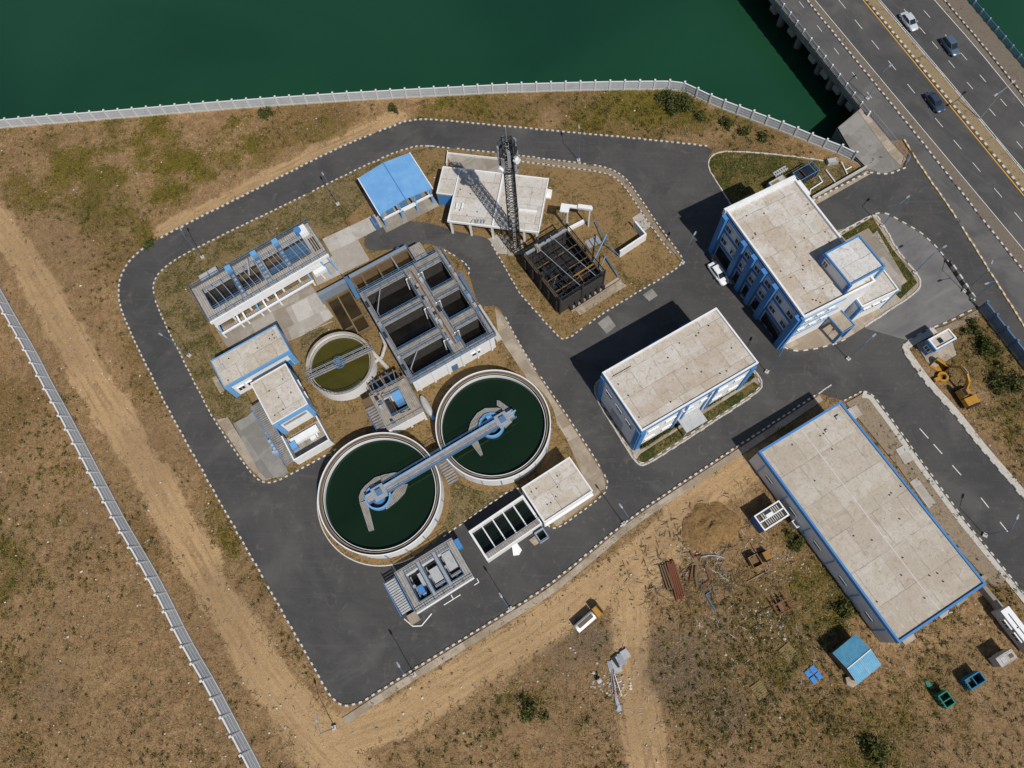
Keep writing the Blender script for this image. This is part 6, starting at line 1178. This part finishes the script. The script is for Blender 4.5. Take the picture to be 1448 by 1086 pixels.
s_ = NT('ochre_sand'); p = s_.pos(); cl = s_.mix(s_.ramp(s_.noise(p, 1.6, 6, .7, 1.5), .38, .66), (.27, .165, .07), (.13, .08, .035)); s_.bump(s_.noise(p, 3.5, 5, .7), .8, .2); MT['sandpile'] = s_.done(cl, .95, spec=.1)
m = MB(); m.add(vs, fs); m.o('sand_pile', 'sandpile', None, smooth=True, label='rounded heap of ochre sand with eroded gullies', category='sand pile')
r = random.Random(21)
for i in range(7):
    c = at(866+3*i-(i % 2)*2, 943-3*i+(i % 3)*2); fr = RF(c, math.radians(120+r.uniform(-20, 15))); m = MB(); w_ = r.uniform(.6, 1.0)
    for k in range(8): m.hexa([fr.p(-w_, -.55+k*.14, .02+.05*i), fr.p(w_, -.55+k*.14, .02+.05*i), fr.p(w_, -.48+k*.14, .07+.05*i), fr.p(-w_, -.48+k*.14, .07+.05*i)], [fr.p(-w_, -.55+k*.14, .04+.05*i), fr.p(w_, -.55+k*.14, .04+.05*i), fr.p(w_, -.41+k*.14, .05+.05*i), fr.p(-w_, -.41+k*.14, .05+.05*i)])
    m.o('scrap_sheet', ['tin', 'steel', 'tin', 'dark', 'tin', 'steel', 'tin'][i], None, label='crumpled corrugated sheet in the pile beside the dirt track', category='scrap', group='corrugated sheets in the scrap pile')
for i in range(7):
    m = MB(); m.tube(at(864+i*.8, 950+r.uniform(-3, 3), .1+.04*i), at(866+i*2.2, 985+r.uniform(-12, 18), .08), .055, 6); m.o('scrap_pole', ['steel', 'apron', 'brownwall', 'tin', 'rust', 'steel', 'white'][i], None, label=['grey', 'tan', 'brown', 'pale grey', 'rusty', 'outer grey', 'white'][i]+' pole fanning out below the scrap sheets', category='pole', group='poles below the scrap pile')
f = FR([(843,962),(849,958),(852,964),(846,969)], .7); m = MB(); m.box(f, 0, f.w, 0, f.d, -.1, .7, .06); m.box(f, .15, f.w-.15, .15, f.d-.15, .7, .76); m.o('crate', 'tin', None, label='small pale crate left of the scrap poles', category='crate')
m = MB(); m.box(RF(at(873, 993), 1.9), -1.2, 1.2, -.3, .3, -.1, .06, .1); m.box(RF(at(875, 1001), 1.2), -.5, .5, -.3, .3, .0, .12, .1); m.o('metal_offcut', 'steel', None, label='blue grey metal offcut at the tail of the scrap poles', category='scrap')
# north east yard
f = FR([(1119,243),(1150,229),(1158,239),(1133,257)], 2.0); t = thing('generator_set', 'dark framed generator set with glazed top in the yard behind the office', 'generator', f.mid(0)); MB().box(f, .1, f.w-.1, .1, f.d-.1, 0, 1.5).o('body', 'dark', t); MB().ring4(f, .12, 1.85, 2.0).o('top_frame', 'rail', t); MB().box(f, f.w*.36, f.w*.78, .3, f.d-.3, 1.5, 1.8).o('radiator', 'glass', t)
for a in (.06, f.w*.34, f.w*.8, f.w-.06):
    for b in (.06, f.d-.06): MB().box(f, a-.06, a+.06, b-.06, b+.06, 0, 1.849).o('post', 'rail', t)
MB().box(f, f.w*.34, f.w*.36, .12, f.d-.12, 1.86, 1.98).o('cross_bar', 'rust', t); MB().box(f, f.w*.8, f.w*.83, .12, f.d-.12, 1.86, 1.98).o('cross_bar', 'rail', t)
f = FR([(1088,258),(1106,247),(1112,253),(1092,265)], 1.9); t = thing('cooling_unit', 'grey topped cooling unit with blue end against the office rear wall', 'cooling unit', f.mid(0)); MB().box(f, .0, f.w, 0, f.d, -.1, 1.8).o('cabinet', 'tin', t); MB().wbox(f, 'SW', 0, f.d, .1, 1.75, .01, .08).o('end_panel', 'blue', t); MB().box(f, .3, f.w*.6, .3, f.d-.3, 1.8, 1.86).o('fan_grille', 'wood', t); MB().ring4(f, .1, 1.801, 1.9).o('rim', 'curbstone', t)
f = FR([(1092,244),(1110,234),(1115,239),(1097,250)], .2); m = MB()
for k in range(6): m.box(f, k*f.w/6, k*f.w/6+.25, 0, f.d, -.0, .2)
m.box(f, 0, f.w, .1, .3, .201, .28); m.box(f, 0, f.w, f.d-.3, f.d-.1, .201, .28); m.o('grating_stack', 'tin', None, label='grey grating lying on the lawn behind the office block', category='grating')
f = FR([(1170,225),(1184,222),(1185,228),(1172,231)], .8); m = MB(); m.box(f, 0, f.w, 0, f.d, 0, .7); m.ring4(f, .12, .701, .85); m.o('valve_chamber', 'tin', None, label='small grey chamber near the end of the river fence', category='chamber')
for P, lab in (([(1158,249),(1163,257),(1146,268),(1145,272)], 'white bent pipe on grass beside the generator set'), ([(1168,240),(1180,256),(1183,260)], 'white straight pipe in the middle of the north east yard'), ([(1190,229),(1198,246)], 'white pipe nearest the river fence in the yard'), ([(1196,240),(1204,236)], 'shortest white pipe in the north east yard')):
    m = MB(); m.path([at(x, y, .25) for x, y in P], .11, 7); m.o('yard_pipe', 'white', None, label=lab, category='pipe')
P = W2([(1147,283),(1224,239)]); d = P[1]-P[0]; m = MB(); fr = RF((*P[0], 0), math.atan2(d.y, d.x)); m.box(fr, 0, d.length, .0, .22, -.1, .9); m.o('kerb_wall', 'curbstone', None, label='low white retaining wall along the north east yard', category='wall')
P = W2([(1150,284),(1226,241)]); struct('pavement', MB().strip(offset(P, -.05), offset(P, -.9), .034), 'apron')
# ------------------------------------------------------------------ hedges
def leafbox(fr, a0, a1, b0_, b1, h, n, seed, name='hedge', label=None, cat='hedge', sc=.22):
    r = np.random.default_rng(seed); vs = []; sh = []; m = MB()
    for _ in range(n):
        a, b = r.uniform(a0, a1), r.uniform(b0_, b1); z = h*(1-.8*r.random()**2.2)*(.8+.35*math.sin(a*1.7+seed)*.5); q = fr.p(a, b, z); d = r.normal(size=(3, 3))*sc; d -= d.mean(0); vs.append([tuple(q+Vector(x)) for x in d]); s0 = r.random(); sh += [s0]*3
    m.add([p for t_ in vs for p in t_], [(3*i, 3*i+1, 3*i+2) for i in range(n)]); o = m.o(name, 'leaf', None, nrm=False, **({'label': label, 'category': cat} if label else {}))
    o.data.attributes.new('shade', 'FLOAT', 'POINT').data.foreach_set('value', np.array(sh, np.float32)); return o
f = FR([(852,560),(1014,462),(1066,530),(905,642)], 0)
leafbox(f, .4, f.w*.44, f.d-.9, f.d-.1, .8, 2600, 1, label='clipped green hedge left of the workshop porch'); leafbox(f, f.w*.56, f.w-.5, f.d-.9, f.d-.1, .8, 2600, 2, label='clipped green hedge right of the workshop porch')
leafbox(f, f.w*.5, f.w-.5, f.d-2.0, f.d-1.4, .6, 1200, 3, label='thin inner hedge strip against the workshop wall')
def bush(px, rr, h, n, seed, label): 
    c = at(*px); r = np.random.default_rng(seed); vs = []; sh = []; cl = r.normal(size=(9, 3))*[rr*.45, rr*.45, 0]
    for _ in range(n):
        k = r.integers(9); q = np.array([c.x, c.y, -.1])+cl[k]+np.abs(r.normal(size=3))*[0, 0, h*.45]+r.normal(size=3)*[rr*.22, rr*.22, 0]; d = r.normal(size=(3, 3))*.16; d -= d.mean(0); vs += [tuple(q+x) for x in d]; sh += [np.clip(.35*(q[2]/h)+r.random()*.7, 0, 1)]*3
    m = MB(); m.add(vs, [(3*i, 3*i+1, 3*i+2) for i in range(n)]); o = m.o('bush', 'leaf', None, nrm=False, label=label, category='bush'); o.data.attributes.new('shade', 'FLOAT', 'POINT').data.foreach_set('value', np.array(sh, np.float32))
bush((964,152), 2.4, 2.4, 2400, 11, 'dense green bush beside the bend in the river fence'); bush((940,140), 1.4, 1.2, 900, 12, 'low olive bush left of the dense fence bush'); bush((1392,497), 1.9, 1.8, 1400, 13, 'green bush close to the slate fence'); bush((1377,467), 1.2, 1.2, 700, 14, 'small bush at the gate end of the slate fence'); bush((1422,545), 2.2, 1.8, 1500, 15, 'broad bush beside the slate fence at the right edge'); bush((1192,865), 1.3, 1.4, 700, 16, 'olive bush between the warehouse wall and the blue shack'); bush((1125,765), 1.1, 1.3, 600, 17, 'olive bush below the small utility box')
bush((1030,176), 1.3, 1.3, 800, 31, 'olive shrub below the fourth post after the fence bend'); bush((1052,186), 1.1, 1.2, 700, 32, 'small green shrub in the middle of the fence slope'); bush((1076,193), 1.2, 1.0, 700, 33, 'low shrub nearest the white rimmed lawn on the fence slope'); bush((990,165), 1.2, 1.0, 600, 34, 'pale olive shrub just right of the dense fence bush'); bush((375,160), 1.3, .8, 600, 35, 'faint green shrub on the left part of the river bank'); bush((213,345), 1.3, .8, 600, 36, 'green shrub at the outer side of the ring road bend')
bush((748,1005), 1.6, .9, 800, 18, 'sprawling olive bush between the tracks at the bottom'); bush((1232,1060), 2.2, 1.3, 1300, 19, 'green bush patch at the bottom right of the yard'); bush((555,153), .9, 1.0, 500, 20, 'small green bush between river fence and ring road bend')
# ------------------------------------------------------------------ street lamps
def make_lamp(q, ang, label, h=6.6, arm=1.5):
    t = thing('street_lamp', label, 'street lamp', q, 'street lamps', ang); m = MB(); m.tube((0, 0, 0), (0, 0, h), .06, 8, .04); m.o('pole', 'rail', t, local=True); m = MB(); m.tube((0, 0, h-.05), (arm, 0, h+.25), .04, 6); m.o('arm', 'rail', t, local=True)
    m = MB(); m.loft([sec(arm-.1, .08, h+.16, h+.3), sec(arm+.2, .16, h+.17, h+.34), sec(arm+.7, .11, h+.19, h+.3)]); m.o('lamp_head', 'steel', t, local=True); m = MB(); m.box(ID, -.3, .3, -.3, .3, -.2, .28); m.o('base', 'curbstone', t, local=True); return t
LP = [((818,227), 95, 'street lamp on the inner kerb north of the portal gantry'), ((478,289), 120, 'street lamp on the inner kerb near the screen house'), ((287,364), 120, 'street lamp at the pale pit end of the screen house'), ((268,503), 150, 'street lamp on the inner kerb beside the upper blower house'), ((586,954), 125, 'street lamp on the long lower kerb nearest the sharp road corner'), ((722,861), 125, 'street lamp on the long lower kerb below the contact tank'), ((882,741), 125, 'street lamp on the long lower kerb below the dosing house'), ((473,1029), 110, 'street lamp on bare earth just outside the sharp road corner'), ((1199,508), 40, 'street lamp in front of the office entrance'), ((1392,757), 60, 'street lamp on the verge beside the warehouse right road'), ((1247,320), 40, 'street lamp on the paved corner behind the stair tower'), ((1293,386), 30, 'street lamp on the lawn corner east of the office'), ((1084,526), 60, 'street lamp at the right corner of the workshop hall'), ((965,372), 60, 'street lamp at the east corner of the ochre plot'), ((1363,412), 60, 'street lamp beside the barrier at the service lane'), ((1226,140), 40, 'street lamp on the service lane of the bridge'), ((1375,424), 200, 'street lamp at the gate end of the slate fence')]
l0 = None
for (x, y), ang, lab in LP:
    q = at(x, y, .03)
    if l0 is None: l0 = make_lamp(q, math.radians(ang), lab)
    else: c = copy_tree(l0, label=lab); c.location = q; c.rotation_euler = (0, 0, math.radians(ang))
q = at(1385, 168, .14); t = thing('highway_lamp', 'tall double armed lamp standing on the sandy highway median', 'street lamp', q, None, math.radians(38)); MB().tube((0, 0, 0), (0, 0, 7.2), .1, 8, .06).o('pole', 'steel', t, local=True)
for s in (-1, 1): MB().tube((0, 0, 7.1), (s*2.0, 0, 7.5), .05, 6).o('arm', 'steel', t, local=True); MB().box(ID, min(s*1.8, s*2.6), max(s*1.8, s*2.6), -.14, .14, 7.44, 7.6, .03).o('lamp_head', 'tin', t, local=True)
# gate barrier
P = W2([(1340,372),(1349,385),(1379,430)]); t = thing('gate_barrier', 'black and white barrier rail between forecourt and service lane', 'barrier', (*P[1], 0))
for a, b in zip(P, P[1:]):
    Q = resample([a, b], .9)
    for i, (u, v) in enumerate(zip(Q, Q[1:])): d = v-u; MB().box(RF((*u, 0), math.atan2(d.y, d.x)), 0, d.length-.02, -.14, .14, .05, .9 if i % 2 else .85).o('block', 'kerbwhite' if i % 2 else 'kerbblack', t)
# ------------------------------------------------------------------ ground cover: dry grass, green grass, twigs, stones (nobody could count them)
R_ = np.random.default_rng(5); N = 150000
px = R_.uniform(-15, 1465, N); py = R_.uniform(90, 1100, N); D = np.stack([px-CX, CY-py, np.full(N, -FPX)], 1) @ RM.T; tt = -H/D[:, 2]; X = D[:, 0]*tt; Y = D[:, 1]*tt
ok = (Y < np.interp(X, bx, by)-.4) & ~inpoly(X, Y, asph) & ~inpoly(X, Y, asph_main)
hwp = W2([(1090,-20),(1216,150),(1285,235),(1290,205),(1448,462),(1500,560),(1600,560),(1600,-20)]); ok &= ~inpoly(X, Y, hwp)
X, Y = X[ok], Y[ok]; V, T, G = fields(X, Y)
def zg(x, y): return (fbm(x, y, 6, 51, 3)-.5)*.24+(fbm(x, y, 1.3, 61, 2)-.5)*.10-.14
def scatter(name, X, Y, Z, mat, nb, lo, hi, wd, up, sh, seed, lab, cat):
    r = np.random.default_rng(seed); n = len(X); k = n*nb; a = r.uniform(0, 2*math.pi, (n, nb)); L = r.uniform(lo, hi, (n, nb)); w = wd*r.uniform(.6, 1.4, (n, nb)); u = L*r.uniform(up[0], up[1], (n, nb)); o = r.normal(0, hi*.25, (n, nb, 2))
    bx_ = X[:, None]+o[..., 0]; by_ = Y[:, None]+o[..., 1]; z = Z[:, None]+0*a; dx, dy = np.cos(a), np.sin(a); c = r.uniform(-.5, .5, (n, nb))
    P = np.stack([np.stack([bx_-dy*w, by_+dx*w, z], -1), np.stack([bx_+dy*w, by_-dx*w, z], -1), np.stack([bx_+dx*L*.6+dy*w*.8-dy*c*L*.3, by_+dy*L*.6-dx*w*.8+dx*c*L*.3, z+u*.8], -1), np.stack([bx_+dx*L*.6-dy*w*.8-dy*c*L*.3, by_+dy*L*.6+dx*w*.8+dx*c*L*.3, z+u*.8], -1), np.stack([bx_+dx*L-dy*c*L, by_+dy*L+dx*c*L, z+u], -1)], 2).reshape(-1, 3)
    i = np.arange(k)*5; me = bpy.data.meshes.new(name); F = np.concatenate([np.stack([i, i+1, i+2, i+3], 1)]).tolist()+np.stack([i+3, i+2, i+4], 1).tolist(); me.from_pydata(P.tolist(), [], F); me.materials.append(MT[mat])
    S = np.clip(np.repeat(sh(r, n, nb).reshape(-1), 5), 0, 1); me.attributes.new('shade', 'FLOAT', 'POINT').data.foreach_set('value', S.astype(np.float32)); ob = bpy.data.objects.new(name, me); C.objects.link(ob); ob['kind'] = 'stuff'; ob['label'] = lab; ob['category'] = cat; return ob
u = R_.random(len(X)); dry = (u < .13+.45*V*(1-T)) & (G < .55+.3*R_.random(len(X))) & (T < .75); clump = vnoise(X, Y, 1.6, 171)**2*2.4; grn = (R_.random(len(X)) < np.clip(V*1.1, 0, 1)*np.clip(G*1.5-.25, 0, 1)*(1-T)*clump) & ~dry
x, y = X[dry][:24000], Y[dry][:24000]; scatter('dry_grass', x, y, zg(x, y), 'drygrass', 4, .18, .75, .028, (.1, .55), lambda r, n, b: (r.random((n, 1))**1.3+.25*(r.random((n, b))-.5)), 1, 'dry straw coloured grass tufts over the bare ground', 'grass')
x, y = X[grn][:26000], Y[grn][:26000]; scatter('green_grass', x, y, zg(x, y), 'greengrass', 6, .18, .6, .035, (.3, 1.1), lambda r, n, b: (r.random((n, 1))*.8+.4*(r.random((n, b))-.5)), 2, 'olive green grass and low scrub on the dry ground', 'grass')
tw = R_.random(len(X)) < (.05+.16*vnoise(X, Y, 5, 99)**2)*(1-.9*T); x, y = X[tw][:7000], Y[tw][:7000]; scatter('twigs', x, y, zg(x, y)+.02, 'twig', 3, .15, .6, .022, (.05, .4), lambda r, n, b: r.random((n, b)), 3, 'dark dead twigs and weeds scattered over the ground', 'twigs')
wd_ = (R_.random(len(X)) < (.02+.10*np.clip(V, 0, 1)+.05*vnoise(X, Y, 3, 55)**3)*(1-T)*np.clip(vnoise(X, Y, 9, 155)**2*2.6+.08, 0, 2)) & (T < .6); x, y, gg = X[wd_][:3000], Y[wd_][:3000], G[wd_][:3000]; rw = np.random.default_rng(12); n = len(x); nb = 22
rad = rw.uniform(.15, .5, n)*(.7+.5*gg); c3 = np.stack([x, y, zg(x, y)], 1)[:, None]+rw.normal(size=(n, nb, 3))*np.array([1, 1, 0])*rad[:, None, None]*.5; c3[..., 2] += np.abs(rw.normal(size=(n, nb)))*rad[:, None]*.75
tri = c3[:, :, None]+rw.normal(size=(n, nb, 3, 3))*.085; me = bpy.data.meshes.new('weeds'); k = np.arange(n*nb)*3; me.from_pydata(tri.reshape(-1, 3).tolist(), [], np.stack([k, k+1, k+2], 1).tolist()); me.materials.append(MT['leaf'])
me.attributes.new('shade', 'FLOAT', 'POINT').data.foreach_set('value', np.repeat(np.clip((rw.random((n, 1))*.7+.3*rw.random((n, nb))), 0, 1).reshape(-1), 3).astype(np.float32)); ob = bpy.data.objects.new('weeds', me); C.objects.link(ob); ob['kind'] = 'stuff'; ob['label'] = 'dark olive weed tufts dotted over the dry ground'; ob['category'] = 'weeds'
def rocks(name, x, y, z, lo, hi, seed, bias, lab, p=2.5):
    r = np.random.default_rng(seed); n = len(x); s = lo+(hi-lo)*r.random(n)**p; base = np.array([(1, 0, 0), (-1, 0, 0), (0, 1, 0), (0, -1, 0), (0, 0, 1), (0, 0, -1)], float); B = base[None]*(r.uniform(.6, 1.2, (n, 6, 1)))*np.array([1, 1, .7]); a = r.uniform(0, 6.28, n); ca, sa = np.cos(a)[:, None], np.sin(a)[:, None]; Q = np.stack([B[..., 0]*ca-B[..., 1]*sa, B[..., 0]*sa+B[..., 1]*ca, B[..., 2]], -1)*s[:, None, None]+np.stack([x, y, z+s*.3], -1)[:, None]
    fc = np.array([(0, 2, 4), (2, 1, 4), (1, 3, 4), (3, 0, 4), (2, 0, 5), (1, 2, 5), (3, 1, 5), (0, 3, 5)]); F = (np.arange(n)[:, None, None]*6+fc[None]).reshape(-1, 3); me = bpy.data.meshes.new(name); me.from_pydata(Q.reshape(-1, 3).tolist(), [], F.tolist()); me.materials.append(MT['stone'])
    me.attributes.new('shade', 'FLOAT', 'POINT').data.foreach_set('value', np.repeat(np.clip(r.random(n)*.9+bias, 0, 1), 6).astype(np.float32)); ob = bpy.data.objects.new(name, me); C.objects.link(ob); ob['kind'] = 'stuff'; ob['label'] = lab; ob['category'] = 'stones'
st = R_.random(len(X)) < .04*(vnoise(X, Y, 9, 123)**2*2.2+.1); x, y = X[st][:3600], Y[st][:3600]; rocks('gravel', x, y, zg(x, y), .05, .24, 4, -.3, 'loose stones scattered over the dry ground')
st = R_.random(len(X)) < .012*(vnoise(X, Y, 12, 133)**3*4+.1); x, y = X[st][:420], Y[st][:420]; rocks('litter', x, y, zg(x, y)+.05, .07, .24, 6, .7, 'white litter and pale stones scattered over the dry ground', 3)
for nm, cpx, rp, n, hi, bi, lab in (('rubble', (1076,882), 34, 130, .28, .05, 'white broken rubble strewn beside the rusty frame'), ('rubble', (985,785), 50, 110, .22, .1, 'broken stones scattered below the sand pile'), ('rubble', (1105,800), 40, 120, .26, .1, 'pale rubble strewn beside the portable cabin'), ('debris', (868,965), 26, 150, .28, .3, 'pale broken bits around the scrap sheets')):
    c = at(*cpx); s = (at(cpx[0]+rp, cpx[1])-c).length; x = c.x+R_.normal(0, s*.55, n); y = c.y+R_.normal(0, s*.45, n); rocks(nm, x, y, zg(x, y)+.03, .06, hi, n, bi, lab, 2)
cs = at(1045, 850); xx = cs.x+R_.normal(0, 11, 420); yy = cs.y+R_.normal(0, 8, 420); kk = vnoise(xx, yy, 3, 211) > .52; xx, yy = xx[kk], yy[kk]
scatter('scrap_sticks', xx, yy, zg(xx, yy)+.05, 'stone', 2, .4, 1.4, .03, (.0, .12), lambda r, n, b: r.random((n, b))*.9, 31, 'pale sticks and scrap offcuts strewn over the work yard', 'scrap')
cs = at(990, 805); xx = cs.x+R_.normal(0, 5, 130); yy = cs.y+R_.normal(0, 4, 130); scatter('scrap_sticks', xx, yy, zg(xx, yy)+.05, 'twig', 3, .4, 1.5, .05, (.0, .2), lambda r, n, b: r.random((n, b))*.6, 32, 'dark offcuts strewn around the rusty pipes', 'scrap')
# grass and small clutter on the plots
M2 = 60000; px = R_.uniform(200, 1320, M2); py = R_.uniform(200, 770, M2); D = np.stack([px-CX, CY-py, np.full(M2, -FPX)], 1) @ RM.T; tt = -H/D[:, 2]; X = D[:, 0]*tt; Y = D[:, 1]*tt
rd = [W2(p) for p in ([(508,340),(530,332),(575,318),(610,316),(640,326),(692,337),(704,362),(716,386),(700,434),(676,432),(664,390),(650,363),(628,351),(600,344),(565,351),(525,353)], [(404,436),(447,414),(472,448),(424,474)], [(306,466),(440,403),(471,449),(425,476),(402,485),(392,464),(322,492)], [(456,338),(501,317),(545,296),(556,313),(506,339),(523,368),(449,404),(440,384)], [(306,594),(357,582),(408,668),(401,674),(376,680),(350,658)], [(700,436),(712,447),(760,530),(815,612),(852,669),(857,689),(838,706),(788,745),(776,733),(832,690),(800,618),(745,535),(705,475)], [(632,219),(712,226),(734,240),(730,258),(640,240)])]
inn = inpoly(X, Y, W_plw) | inpoly(X, Y, W_pln) | inpoly(X, Y, W2([(1004,226),(1014,218),(1030,215),(1080,218),(1141,224),(1200,235),(1218,240),(1150,280),(1040,312),(1034,289),(1003,238)])) | inpoly(X, Y, W2([(1190,333),(1234,307),(1262,352),(1290,388),(1297,400),(1273,423),(1262,412),(1283,398),(1228,322),(1196,340)]))
for q in rd: inn &= ~inpoly(X, Y, q)
X, Y = X[inn], Y[inn]; lw = inpoly(X, Y, W2([(603,209),(560,217),(500,244),(420,284),(330,327),(252,366),(226,387),(218,405),(228,440),(262,508),(302,589),(332,634),(366,585),(300,470),(270,400),(430,318),(470,330),(540,260)])) | inpoly(X, Y, W2([(1004,226),(1030,215),(1141,224),(1218,240),(1150,280),(1040,312)])) | inpoly(X, Y, W2([(1190,333),(1234,307),(1297,400),(1273,423)]))
k = R_.random(len(X)) < np.where(lw, .75, .16); x, y = X[k], Y[k]; scatter('plot_grass', x, y, np.full(len(x), .035), 'greengrass', 4, .1, .34, .028, (.3, 1.0), lambda r, n, b: (r.random((n, 1))*.9+.3*(r.random((n, b))-.5)), 8, 'short olive grass growing on the plant plots', 'grass')
k = R_.random(len(X)) < .018; x, y = X[k], Y[k]; rocks('plot_gravel', x, y, np.full(len(x), .03), .05, .2, 9, .0, 'small stones lying on the plant plots')
# ------------------------------------------------------------------ light, sky, camera
sc = bpy.context.scene
EL, AZ = math.radians(53.5), math.radians(-55.8)
sv = Vector((math.cos(AZ)*math.cos(EL), math.sin(AZ)*math.cos(EL), math.sin(EL)))
sl = bpy.data.lights.new('sun', 'SUN'); sl.energy = SUN_E; sl.angle = math.radians(.53); sl.color = (1, .955, .88)
so = bpy.data.objects.new('sun', sl); C.objects.link(so); so.location = sv*150; so.rotation_euler = (-sv).to_track_quat('-Z', 'Y').to_euler()
w = bpy.data.worlds.new('World'); sc.world = w; w.use_nodes = True
st = w.node_tree.nodes.new('ShaderNodeTexSky'); st.sky_type = 'NISHITA'; st.sun_disc = False; st.sun_elevation = EL; st.sun_rotation = math.atan2(sv.x, sv.y)
bg = w.node_tree.nodes['Background']; w.node_tree.links.new(st.outputs[0], bg.inputs[0]); bg.inputs[1].default_value = SKY_E
cam = bpy.data.cameras.new('camera'); cam.sensor_width = 36; cam.lens = 36*FPX/1448; cam.clip_end = 3000; cam.clip_start = 1
co = bpy.data.objects.new('camera', cam); C.objects.link(co); mw = Matrix([list(RM[0])+[0], list(RM[1])+[0], list(RM[2])+[H], [0, 0, 0, 1]]); co.matrix_world = mw
sc.camera = co
sc.view_settings.view_transform = 'Standard'; sc.view_settings.look = 'None'; sc.view_settings.exposure = 0; sc.view_settings.gamma = 1
